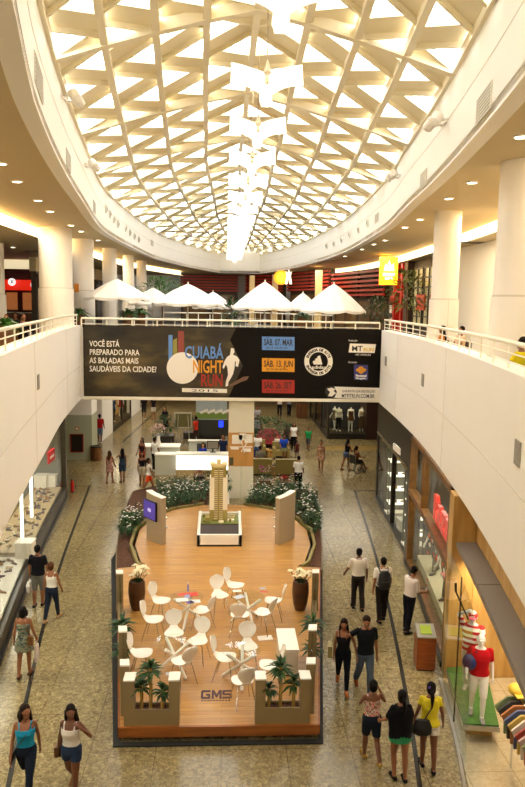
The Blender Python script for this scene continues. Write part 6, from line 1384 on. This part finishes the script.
c = adopt('shoulder_bag', 'brown bag hanging from the shoulder of the woman in white', 'bag', p[0]); U = p[3]; MB().path([U((.15, .05, 1.39)), U((.21, .03, 1.1)), U((.23, .0, .92))], .011, 6).build('strap', M_BWOOD, c); MB().cbox(U((.25, -.04, .84)), (.07, .22, .18)).build('pouch', M_BWOOD, c)
# left walkway, seen from behind
PR_DRESS = print_cloth('print_teal_dress', ['#2a2f2a', '#5d6f66', '#8a7a52', '#3b4a44'], 12)
p = person(25, 676, -3, 'woman in a patterned strappy dress walking away along the left shop', h=1.62, skin='tan', legs=((-6, 10), (8, 4)), arms=((-6, 12, 14), (4, 14, 24)), hair=('bob', 'black'), top=('dress', PR_DRESS, .375), shoes='#5a3a28', vox=N)
c = adopt('shoulder_bag', 'brown shoulder bag on the woman in the patterned dress', 'bag', p[0]); U = p[3]; MB().path([U((.05, -.1, 1.36)), U((.14, -.13, 1.15)), U((.2, -.06, .98))], .012, 6).build('strap', M_BWOOD, c); MB().cbox(U((.2, -.12, .92)), (.12, .08, .22)).build('pouch', M_BWOOD, c)
def carrier_bag(p, side, label, col='#e8e6e0', w=.26, h=.34):
    c = adopt('shopping_bag', label, 'bag', p[0]); wr = p[2][side][2]; b = MB(); z = wr.z-.12
    b.loft([[(wr.x-w*.16*q, wr.y-w/2*q, zz), (wr.x+w*.16*q, wr.y-w/2*q, zz), (wr.x+w*.16*q, wr.y+w/2*q, zz), (wr.x-w*.16*q, wr.y+w/2*q, zz)] for zz, q in ((z-h-.06, .8), (z-h*.5, 1.1), (z-.06, .75))]); b.build('pouch', cloth(col), c)
    MB().path([(wr.x, wr.y-w*.25, z-.08), (wr.x, wr.y, z+.04), (wr.x, wr.y+w*.25, z-.08)], .008, 6).build('handle', cloth(col), c)
carrier_bag(p, 1, 'pale plastic bag carried by the woman in the patterned dress', '#c9b8b0', .2, .42)
p = person(39, 606, -6, 'man in a black shirt and grey shorts walking away by the left shop', h=1.72, sex='m', skin='tan', legs=((-4, 6), (6, 4)), arms=((-4, 10, 14), (4, 12, 20)), hair=('short', 'black'), top=('polo', '#16151a', .36), bottom=('bermuda', '#6d6a62'), shoes='#1c1a18', vox=N)
carrier_bag(p, 0, 'white plastic bag in the left hand of the man in black', '#e6e2da', .3, .3)
p = person(52.5, 620, -12, 'woman in a white sleeveless top and dark jeans walking away beside the man in black', h=1.60, skin='tan', legs=((-16, 10), (16, 4)), arms=((-6, 10, 14), (8, 12, 18)), hair=('bun', 'brown'), top=('tank', '#e3ddd2'), bottom=('skinny', JEAN), shoes='#a98a68', vox=N)
# right walkway
p = person(357, 609, 4, 'man in a white short sleeved shirt and dark trousers walking away near the stand', h=1.74, sex='m', skin='brown', legs=((8, 6), (-8, 12)), arms=((16, 20, 26), (-6, 10, 18)), hair=('short', 'black'), top=('dressshirt', '#ddd3c4', .40), bottom=('trousers', '#2a2320'), shoes='#151313', vox=N)
p = person(381, 621, 2, 'man in a white shirt carrying a black backpack, walking away', h=1.76, sex='m', skin='tan', legs=((-8, 12), (10, 6)), arms=((-8, 9, 14), (8, 9, 20)), hair=('short', 'black'), top=('dressshirt', '#e3dccf', .36), bottom=('trousers', '#231d1a'), shoes='#151313', vox=N)
c = adopt('backpack', 'black backpack on the man in the white shirt', 'backpack', p[0]); U = p[3]; b = MB()
b.loft([[tuple(U((w*math.cos(2*PI*j/16), -.19+d*math.sin(2*PI*j/16), zz))) for j in range(16)] for zz, w, d in ((.92, .12, .07), (.98, .165, .10), (1.15, .17, .11), (1.32, .15, .09), (1.40, .09, .05))]); b.build('pouch', mat('bag_black', '#131214', .6), c, True); b = MB(); b.loft([[tuple(U((w*math.cos(2*PI*j/12), -.30+d*math.sin(2*PI*j/12), zz))) for j in range(12)] for zz, w, d in ((.96, .08, .03), (1.02, .12, .045), (1.16, .11, .04))]); b.build('front_pocket', mat('bag_black', '#131214', .6), c, True)
for s in (-1, 1): MB().path([U((s*.1, -.12, 1.36)), U((s*.12, -.02, 1.425)), U((s*.12, .10, 1.34)), U((s*.15, .08, 1.12)), U((s*.15, -.1, 1.0))], .022, 6).build('strap', mat('bag_black', '#131214', .6), c)
p = person(342, 690, 172, 'woman in a black top and dark jeans walking arm in arm towards the viewer', h=1.66, skin='tan', legs=((16, 4), (-16, 26)), arms=((6, 22, 14), (-6, 8, 18)), head=(-6, -22), hair=('long', 'dark'), top=('tank', '#161417', .53), bottom=('skinny', '#12131a'), shoes='#a05a2c', vox=N, face_parts=True)
c = adopt('handbag', 'olive handbag on the right arm of the woman in black', 'bag', p[0]); U = p[3]; MB().cbox(U((.30, .0, .95)), (.10, .3, .26)).build('pouch', mat('bag_olive', '#8a7a4a', .5), c); MB().path([U((.27, .1, 1.05)), U((.2, .05, 1.25)), U((.16, 0, 1.40)), U((.2, -.05, 1.25)), U((.27, -.1, 1.05))], .012, 6).build('strap', mat('bag_olive', '#8a7a4a', .5), c)
p = person(364, 693, 184, 'man in a black polo shirt and blue jeans with his arm round the woman', h=1.78, sex='m', skin='tan', legs=((14, 4), (-14, 24)), arms=((-6, 10, 16), ((.40, .0, 1.27), (.47, .16, 1.36))), head=(-14, -24), hair=('short', 'dark'), top=('polo', '#141619', .36), bottom=('trousers', '#4a5668'), shoes='#7a3a1e', vox=N, face_parts=True)
p = person(408, 632, -62, 'man in a pale shirt bending over his phone beside the framed shop window', h=1.74, sex='m', skin='tan', legs=((2, 3), (-6, 6)), arms=((14, 6, 66), (16, 6, 70)), lean=6, head=(0, -28), hair=('short', 'black'), top=('dressshirt', '#d9cdc4', .5), bottom=('trousers', '#17161d'), shoes='#3a3833', vox=N)
c = adopt('phone', 'dark phone in the hands of the man by the shop window', 'phone', p[0]); w = (p[2][0][2]+p[2][1][2])/2; MB().cbox((w.x, w.y+.1, w.z+.03), (.09, .16, .012)).build('body', M_BLACK, c)
# trio bottom right
PR_FLOR = print_cloth('print_floral', ['#c9402c', '#e6d9c9', '#b8452f', '#5a6f5a', '#e0cdb8'], 16)
p = person(370, 760, 4, 'woman in a red floral strap top and dark shorts walking away, hand at her ear', h=1.58, skin='brown', legs=((12, 6), (-12, 30)), arms=(((-.26, -.02, 1.24), (-.16, .14, 1.20)), ((.27, .04, 1.22), (.17, .12, 1.44))), hair=('bun', 'black'), top=('tank', PR_FLOR, .52), bottom=('shorts', '#1c222c'), shoes='#9a7a3a', vox=N, build=1.08)
p = person(398, 778, 4, 'woman in a loose black top over a green skirt, walking away between her two friends', h=1.66, skin='tan', legs=((8, 20), (-6, 4)), arms=((14, 22, 40), (12, 20, 46)), hair=('ponytail', 'black'), top=('poncho', '#0f0e11', .40, .42), bottom=('skirt', '#2f7a4c', .435), shoes='#141212', vox=N)
p = person(427, 768, -8, 'woman in a yellow shirt and white shorts with a black shoulder bag, walking away', h=1.66, skin='brown', legs=((8, 6), (-8, 12)), arms=((6, 14, 20), (-4, 16, 26)), hair=('ponytail', 'black'), top=('shirt', '#cdbb2a', .2), bottom=('minishorts', '#d9d0c0'), shoes='#171414', vox=N, build=1.03)
c = adopt('shoulder_bag', 'large black shoulder bag hanging behind the woman in yellow', 'bag', p[0]); U = p[3]; MB().path([U((.08, .02, 1.42)), U((.0, -.14, 1.25)), U((-.12, -.17, 1.05))], .012, 6).build('strap', M_BLACK, c); b = MB(); b.loft([[tuple(U((-.16+w*math.cos(2*PI*j/16), -.20+d*math.sin(2*PI*j/16), zz))) for j in range(16)] for zz, w, d in ((.76, .12, .05), (.80, .18, .085), (.93, .18, .08), (1.06, .13, .04))]); b.build('pouch', mat('bag_black', '#131214', .6), c, True)
c = adopt('hair_flower', 'small purple flower clip in the hair of the woman in yellow', 'hair clip', p[0]); 
for q in range(5): MB().ball(U((-.045+.018*math.cos(q*1.257), -.11, 1.655+.018*math.sin(q*1.257))), .012, 8, 6).build('petal', mat('clip_purple', '#5a3a8c', .5), c)
# middle distance
person(298, 493, -10, 'man in a white shirt and black trousers standing behind the right flower bed', h=1.68, sex='m', skin='tan', legs=((-4, 6), (10, 4)), arms=((-4, 10, 20), (8, 8, 30)), hair=('short', 'black'), top=('dressshirt', '#e3e2dc', .36), bottom=('trousers', '#16151a'), shoes='#141212', vox=M_)
PR_PINK = print_cloth('print_pink_dress', ['#8a5a54', '#c4978a', '#7a4a48'], 12)
person(110, 483, -16, 'woman in a pink patterned dress walking away near the notice board', h=1.52, skin='tan', legs=((-8, 14), (12, 4)), arms=((4, 12, 20), (14, 8, 20)), hair=('long', 'brown'), top=('dress', PR_PINK, .34), shoes='#8a5a40', vox=M_)
person(122.5, 482, 20, 'woman in denim overalls touching the shoulder of the one in pink', h=1.58, skin='tan', legs=((-6, 4), (8, 6)), arms=((62, 6, 10), (4, 8, 14)), hair=('long', 'black'), top=('tank', '#2c3a4a'), bottom=('shorts', '#2f3c4e'), shoes='#6a4430', vox=M_)
person(142, 470, 150, 'woman in a dark top and orange skirt standing behind the pair by the desk', h=1.62, skin='tan', legs=((2, 4), (-4, 8)), hair=('long', 'black'), top=('tank', '#3a1f22'), bottom=('shorts', '#b8431c'), shoes='#6a4430', vox=F_)
person(155, 471, -40, 'man in a white T-shirt and black trousers standing at the desk end', h=1.68, sex='m', skin='brown', legs=((2, 2), (-3, 6)), hair=('short', 'black'), top=('shirt', '#dcdcd6', .3), bottom=('trousers', '#18181c'), shoes='#d9d6cc', vox=F_)
c = thing('handbag', 'black handbag beside the man in the white T-shirt', 'bag', (on(161, 468)[0], on(161, 468)[1], .55)); MB().cbox((0, 0, .12), (.34, .12, .26)).build('pouch', M_BLACK, c); MB().path([(-.1, 0, .24), (0, 0, .42), (.1, 0, .24)], .01, 6).build('handle', M_BLACK, c)
person(142, 486, 186, 'woman in black with pale shorts walking in front of the pair by the desk', h=1.58, skin='tan', legs=((10, 4), (-10, 14)), hair=('long', 'black'), top=('tank', '#1a181c'), bottom=('shorts', '#b5a894'), shoes='#6a4430', vox=M_)
person(149, 492, -70, 'woman in a white top and bright orange shorts striding towards the stand', h=1.56, skin='tan', legs=((26, 8), (-22, 10)), hair=('ponytail', 'dark'), top=('shirt', '#dedad2', .2), bottom=('shorts', '#e0481c'), shoes='#8a5a40', vox=M_)
person(100, 443, 0, 'man in a red T-shirt and jean shorts standing at the dark shop doorway', h=1.72, sex='m', skin='brown', legs=((4, 4), (-4, 6)), hair=('short', 'black'), top=('shirt', '#a81d1c', .34), bottom=('bermuda', '#5a6a80'), shoes='#d0cdc4', vox=F_)
person(144, 419, 2, 'man in a black shirt walking away in the far left corridor', h=1.72, sex='m', skin='brown', legs=((8, 6), (-8, 10)), hair=('short', 'black'), top=('shirt', '#17151a', .34), bottom=('bermuda', '#2c2a2a'), shoes='#b8b2a4', vox=F_)
person(153.5, 419, 0, 'woman in a black shirt and white shorts walking away in the far left corridor', h=1.66, skin='tan', legs=((-8, 8), (8, 6)), hair=('long', 'black'), top=('shirt', '#1a171a', .25), bottom=('shorts', '#c9c4b8'), shoes='#8a5a40', vox=F_)
person(165, 432, 160, 'woman in black beside the dark bush left of the easel', h=1.64, skin='light', hair=('long', 'black'), top=('shirt', '#151318', .4), bottom=('trousers', '#151318'), shoes='#151318', vox=F_)
person(167, 437, 130, 'second person in black crouching by the dark bush left of the easel', h=1.6, sex='m', skin='tan', lean=20, legs=((60, 90), (40, 80)), hair=('short', 'black'), top=('shirt', '#121016', .4), bottom=('trousers', '#121016'), shoes='#151318', vox=F_)
rxw, ryw = on(195.5, 444); figure('person', 'person in a red shirt behind the information desk', 'person', rxw, ryw, 60, h=1.66, sex='m', skin='brown', hair=('short', 'black'), top=('shirt', '#c2301c', .34), bottom=('trousers', '#3a2a24'), shoes='#151318', vox=F_)
p_ = at_y(205, 448, ry0+1.5); figure('person', 'woman in a blue shirt seated behind the information desk', 'person', p_[0]-.1, ry0+1.42, 180, h=1.62, skin='light', sit=.53, legs=((84, 84), (84, 84)), arms=((30, 8, 60), (30, 8, 60)), head=(0, -12), hair=('bob', 'black'), top=('shirt', '#1f2f8c', .34), bottom=('trousers', '#1a1a20'), shoes='#151318', vox=F_)
p_ = at_y(223, 447, ry0+1.5); figure('person', 'man in a dark blue shirt standing at the right end of the information desk', 'person', p_[0], ry0+1.9, 150, h=1.7, sex='m', skin='tan', hair=('short', 'black'), top=('shirt', '#1c2440', .34), bottom=('trousers', '#1a1a20'), shoes='#151318', vox=F_)
# seating group
def seated(px, py, face, label, **kw):
    x, y = on(px, py); return figure('person', label, 'person', x, y, face, sit=.44, legs=((82, 84), (82, 80)), vox=F_, **kw)
seated(257.5, 457, 165, 'man in a white shirt and jeans seated in the left facing armchair', h=1.7, sex='m', skin='brown', hair=('short', 'black'), top=('shirt', '#dad8d2', .34), bottom=('trousers', '#2c3a58'), shoes='#b5ada0', arms=((30, 8, 50), (28, 8, 50)))
seated(283, 458, 190, 'man in a bright blue shirt seated in the right facing armchair', h=1.7, sex='m', skin='brown', hair=('short', 'black'), top=('shirt', '#2347b8', .34), bottom=('bermuda', '#6a6a48'), shoes='#b5ada0', arms=((34, 10, 56), (34, 10, 50)), lean=10)
seated(260, 472, 0, 'person in a grey shirt seated in the left armchair seen from behind', h=1.66, sex='m', skin='tan', hair=('short', 'dark'), top=('shirt', '#6f6c64', .34), bottom=('trousers', '#2a2a2c'), shoes='#151318', lean=8)
person(257, 443, 170, 'man in a grey shirt standing behind the man in white', h=1.7, sex='m', skin='brown', hair=('short', 'dark'), top=('shirt', '#8f8f90', .34), bottom=('trousers', '#3a3a44'), shoes='#151318', vox=F_)
person(257, 431, 180, 'person in a pale shirt beyond the square column', h=1.68, sex='m', skin='tan', hair=('short', 'black'), top=('shirt', '#a8a6ac', .34), bottom=('trousers', '#232330'), shoes='#151318', vox=F_)
person(268, 448, 175, 'small child in a pale green shirt in front of the red round seat', h=1.05, sex='m', skin='light', hair=('short', 'brown'), top=('shirt', '#a5c08c', .34), bottom=('shorts', '#7d9a78'), shoes='#b5ada0', vox=F_)
person(277, 455, 180, 'child in a white shirt between the two facing armchairs', h=1.1, sex='m', skin='light', hair=('short', 'dark'), top=('shirt', '#d5cfc6', .34), bottom=('shorts', '#a88a7a'), shoes='#b5ada0', vox=F_)
person(286.5, 447, 185, 'boy standing behind the man in blue', h=1.3, sex='m', skin='brown', hair=('short', 'black'), top=('shirt', '#5a4a4a', .34), bottom=('shorts', '#3a3a44'), shoes='#151318', vox=F_)
person(293.5, 451, 175, 'woman in a white top and black trousers walking beside the seating group', h=1.66, skin='tan', legs=((14, 4), (-12, 20)), hair=('long', 'black'), top=('shirt', '#d9d6d2', .2), bottom=('skinny', '#131318'), shoes='#151318', vox=F_)
person(297, 458, 180, 'toddler in dark red standing at the right of the seating group', h=.95, sex='f', skin='brown', hair=('short', 'black'), top=('shirt', '#5a2a28', .3), bottom=('shorts', '#4a2a2a'), shoes='#151318', vox=F_)
person(308, 450, 165, 'boy in a bright green shirt walking left of the fashion shop', h=1.34, sex='m', skin='brown', legs=((16, 6), (-16, 16)), hair=('short', 'black'), top=('shirt', '#1f8a4a', .34), bottom=('bermuda', '#4a4a50'), shoes='#151318', vox=F_)
person(279.5, 416, 178, 'man in a white shirt walking in the far right corridor, left one of two', h=1.72, sex='m', skin='brown', legs=((12, 4), (-12, 16)), hair=('short', 'black'), top=('shirt', '#d5d3cc', .34), bottom=('trousers', '#1c1c22'), shoes='#151318', vox=F_)
person(289, 416, 182, 'man in a grey shirt walking in the far right corridor, right one of two', h=1.74, sex='m', skin='brown', legs=((-10, 14), (12, 4)), hair=('short', 'black'), top=('shirt', '#8d8d92', .34), bottom=('trousers', '#1c1c22'), shoes='#151318', vox=F_)
PR_SUM = print_cloth('print_summer_dress', ['#a8653a', '#c98a5a', '#b5b0a0', '#8a4a30'], 10)
person(320.5, 472, 168, 'woman in a light orange summer dress walking towards the viewer right of the seating', h=1.62, skin='tan', legs=((16, 4), (-16, 20)), hair=('ponytail', 'dark'), top=('dress', PR_SUM, .38), shoes='#8a5a40', vox=M_)
person(346, 470, -62, 'woman in a black top and denim shorts pushing the wheelchair', h=1.62, skin='tan', legs=((-14, 6), (14, 8)), arms=((36, 6, 30), (36, 6, 30)), lean=8, hair=('long', 'black'), top=('tank', '#17151a'), bottom=('minishorts', '#4a5a78'), shoes='#8a5a40', vox=M_)
wx, wy = on(356, 472); wr_ = R(-62)
figure('person', 'woman in a brown top seated in the wheelchair', 'person', wx, wy, -62, h=1.6, skin='tan', sit=.52, legs=((78, 68), (80, 50)), arms=((20, 8, 60), (24, 8, 60)), hair=('ponytail', 'dark'), top=('tank', '#6a4228'), bottom=('shorts', '#2a2420'), shoes='#8a5a40', vox=M_)
t = thing('wheelchair', 'dark wheelchair pushed across the floor in front of the fashion shop', 'wheelchair', (wx, wy, 0), wr_)
def wheel(t, x, y, r, nm):
    b = MB(); b.path([(x, y+r*math.cos(a), r+r*math.sin(a)) for a in frange(0, 2*PI, 28)], .02, 7); w = b.build(nm, M_BLACK, t, True); s = MB()
    for q in range(10): a = 2*PI*q/10; s.tube((x, y, r), (x, y+r*math.cos(a), r+r*math.sin(a)), .005, n=5)
    s.tube((x-.03, y, r), (x+.03, y, r), .03); s.build('spokes', M_STEEL, w)
for s in (-1, 1): wheel(t, s*.29, -.08, .30, 'wheel'); wheel(t, s*.22, .38, .09, 'caster')
MB().box(-.22, -.22, .46, .22, .24, .50).build('seat', M_BLACK, t); MB().box(-.22, -.27, .5, .22, -.23, .92).build('backrest', M_BLACK, t)
for s in (-1, 1):
    MB().path([(s*.25, -.36, .95), (s*.25, -.26, .95), (s*.25, -.25, .46), (s*.24, .26, .46), (s*.2, .42, .12)], .013, 7).build('frame', M_STEEL, t); MB().box(s*.26-.02, -.2, .66, s*.26+.02, .18, .70).build('armrest', M_BLACK, t); MB().box(s*.12-.09, .36, .1, s*.12+.09, .52, .12).build('footrest', M_BLACK, t)
# upper level guests
def guest(px, py, yd, face, label, **kw):
    if px > 300:                                  # behind the railing: where the sight line is 1 m past the parapet
        yd = min(frange(8, 40, 320), key=lambda y: abs(at_y(px, py, y)[0]-facR(y)-(.66 if px < 450 else 1.05 if px < 500 else .82)))
    x = at_y(px, py, yd)[0]
    return figure('person', label, 'person', x, yd, face, z=DECK, sit=.46, legs=((82, 82), (82, 80)), vox=M_, **kw)
def dining(x, y, rz, label, col):
    t = thing('cafe_chair', label, 'chair', (x, y, DECK), rz, 'cafe chairs'); m = mat('chair_'+col[1:], col, .5); MB().box(-.22, -.22, .40, .22, .22, .46).build('seat', m, t); MB().box(-.22, -.26, .46, .22, -.21, .9).build('backrest', m, t)
    for sx in (-.19, .19):
        for sy in (-.19, .19): MB().tube((sx, sy, 0), (sx, sy, .40), .018, n=6).build('leg', m, t)
gs = [(442, 333, 18.9, 60, 'woman with black hair seated at the right railing, left of the two beside the column', dict(h=1.62, skin='tan', hair=('long', 'black'), top=('shirt', '#b8763a', .3), bottom=('trousers', '#2a2420'), shoes='#151318', arms=((30, 8, 60), (30, 8, 60)))),
      (461, 333, 17.2, 100, 'person in a pale shirt seated at the right railing, nearer of the two', dict(h=1.64, skin='tan', sex='m', hair=('short', 'black'), top=('shirt', '#d0b89a', .3), bottom=('trousers', '#2a2420'), shoes='#151318', arms=((30, 8, 60), (30, 8, 60)))),
      (521, 352, 11.2, 40, 'person in a yellow shirt seated behind the right railing at the frame edge', dict(h=1.64, skin='tan', sex='m', hair=('short', 'black'), top=('shirt', '#d8c81e', .3), bottom=('trousers', '#2a2420'), shoes='#151318', arms=((34, 8, 60), (34, 8, 60)))),
      (23, 315, 25.5, -120, 'man in a black jacket seated at a cafe table behind the left railing', dict(h=1.74, skin='tan', sex='m', hair=('short', 'dark'), top=('shirt', '#15141a', .9), bottom=('trousers', '#15141a'), shoes='#151318', arms=((30, 8, 60), (30, 8, 60)))),
      (6, 310, 29, 170, 'woman with brown hair seated among the left cafe tables', dict(h=1.62, skin='light', hair=('long', 'brown'), top=('shirt', '#8a5a3a', .3), bottom=('trousers', '#2a2420'), shoes='#151318', arms=((30, 8, 60), (30, 8, 60)))),
      (15, 309, 31, 180, 'person in a dark top seated at the farther left cafe table', dict(h=1.66, skin='tan', sex='m', hair=('short', 'dark'), top=('shirt', '#2c2a26', .34), bottom=('trousers', '#2a2420'), shoes='#151318', arms=((30, 8, 60), (30, 8, 60))))]
for px, py, yd, fc, lb, kw in gs:
    g_ = guest(px, py, yd, fc, lb, **kw); dining(g_[0].location.x, g_[0].location.y, R(fc), 'cafe chair under the '+' '.join(lb.split()[:7]), '#7a4a2a' if px < 100 else '#5a5650')
# mannequins
MW = mat('mannequin_white', '#e8e2d6', .35, var=.01)
def manq(x, y, face, label, z=.0, **kw): return figure('mannequin', label, 'mannequin', x, y, face, z=z, skin_m=MW, **kw)
STRIPE = ramp_mat('red_white_stripes', 'wave', [(.46, '#b8141a'), (.54, '#e8e0d2')], 1.0, .7); 
for n_ in STRIPE.node_tree.nodes:
    if n_.type == 'TEX_WAVE': n_.bands_direction = 'Z'; n_.inputs['Scale'].default_value = 2.6
    if n_.type == 'MAPPING': n_.inputs['Scale'].default_value = (1, 1, 1)
mxa, mya = 5.22, 13.65
p = manq(mxa, mya, 150, 'white mannequin in a striped shirt raising a club in the sports shop window', z=.425, h=1.78, sex='m', legs=((8, 6), (-8, 10)), arms=((60, 14, 40), ((.26, .10, 1.62), (.10, .22, 1.75))), hair=None, top=('shirt', STRIPE, .5), bottom=('trousers', '#dcd5c6'), shoes='#d9d2c4', vox=N)
c = adopt('golf_club', 'dark club held up by the striped mannequin', 'club', p[0]); MB().tube((.05, .25, 1.65), (.28, .45, 2.25), .016).build('shaft', M_BLACK, c); MB().tube((.28, .45, 2.25), (.29, .46, 2.42), .025).build('grip', M_DARK, c)
c = adopt('cap', 'red and pink cap on the head of the striped mannequin', 'cap', p[0]); b = MB(); b.ball((0, -.01, 1.645), (.09, .11, .075)); b.build('crown', mat('cap_red', '#c22a2c', .5), c, True); MB().cbox((0, .12, 1.63), (.13, .12, .012)).build('peak', mat('cap_pink', '#d65a7a', .5), c)
mxb, myb = 5.06, 12.75
p = manq(mxb, myb, 165, 'white mannequin in a red shirt and white shorts in the sports shop window', z=.425, h=1.74, sex='m', legs=((10, 8), (-10, 8)), arms=((-6, 10, 14), (12, 12, 60)), lean=4, top=('shirt', '#b3161c', .36), bottom=('bermuda', '#e8e0d2'), shoes='#8d8a84', vox=N)
c = adopt('sports_bag', 'navy and white bag slung on the red shirted mannequin', 'bag', p[0]); b = MB(); b.ball((.2, .1, 1.18), (.14, .12, .16)); b.build('pouch', mat('bag_navy', '#1f2a5a', .5), c, True); MB().path([(.2, .1, 1.3), (.08, .12, 1.4), (-.08, .0, 1.44)], .02, 6).build('strap', M_BLACK, c)
p = manq(facR(20.6)+.55, 20.6, 120, 'mannequin in a black and white vest in the lower window of the framed shop', z=.3, h=1.74, sex='m', top=('shirt', '#191a20', .12), bottom=('trousers', '#6a6a62'), shoes='#3a3a3a', vox=M_, head=(10, 0))
p = manq(facR(18.6)+.55, 18.7, 110, 'second mannequin in a black top, half hidden behind the window stickers', z=.3, h=1.72, sex='m', top=('shirt', '#15161a', .34), bottom=('trousers', '#1f2128'), shoes='#3a3a3a', vox=M_)
fz = .35
for (px, lb, tp, bt, kw) in ((338.5, 'mannequin in a white shirt and black trousers, left one in the fashion window', ('shirt', '#c9c2ae', .9), ('skinny', '#141316'), {}), (350.5, 'mannequin in a brown dress, middle one in the fashion window', ('dress', '#5a3a24', .40), None, {}), (361.5, 'mannequin in a pale top and long brown skirt, right one in the fashion window', ('tank', '#c9b294'), ('skirt', '#4a3422', .12), {})):
    q = at_y(px, 425, fy+.9); manq(q[0], fy+.9, 180, lb, z=fz, h=1.72, sex='f', headless=True, legs=((3, 3), (-3, 5)), arms=((4, 8, 20), (6, 12, 60)), top=tp, bottom=bt, vox=M_)
q = cA+cd*5.6+cn*.45; manq(q.x, q.y, 200, 'mannequin in a blue top in the lit window of the left corridor', z=.35, h=1.72, headless=True, legs=((3, 3), (-3, 5)), top=('shirt', '#3a4a6a', .4), bottom=('trousers', '#2a2a30'), vox=F_)
q = cA+cd*8.2+cn*.45; manq(q.x, q.y, 200, 'mannequin in a red dress deeper in the lit window of the left corridor', z=.35, h=1.72, headless=True, legs=((3, 3), (-3, 5)), top=('dress', '#8a2a24', .36), vox=F_)
for k, (dd, lb, c1) in enumerate(((1.6, 'nearer mannequin in the side window of the fashion shop', '#6a5a4a'), (4.0, 'farther mannequin in the side window of the fashion shop', '#8a6a4a'))):
    nrm = Vector((sd.y, -sd.x, 0)); q = sA+sd*dd+nrm*.7; manq(q.x, q.y, 110, lb, z=.3, h=1.72, headless=True, legs=((3, 3), (-3, 5)), top=('dress', c1, .38), vox=F_)
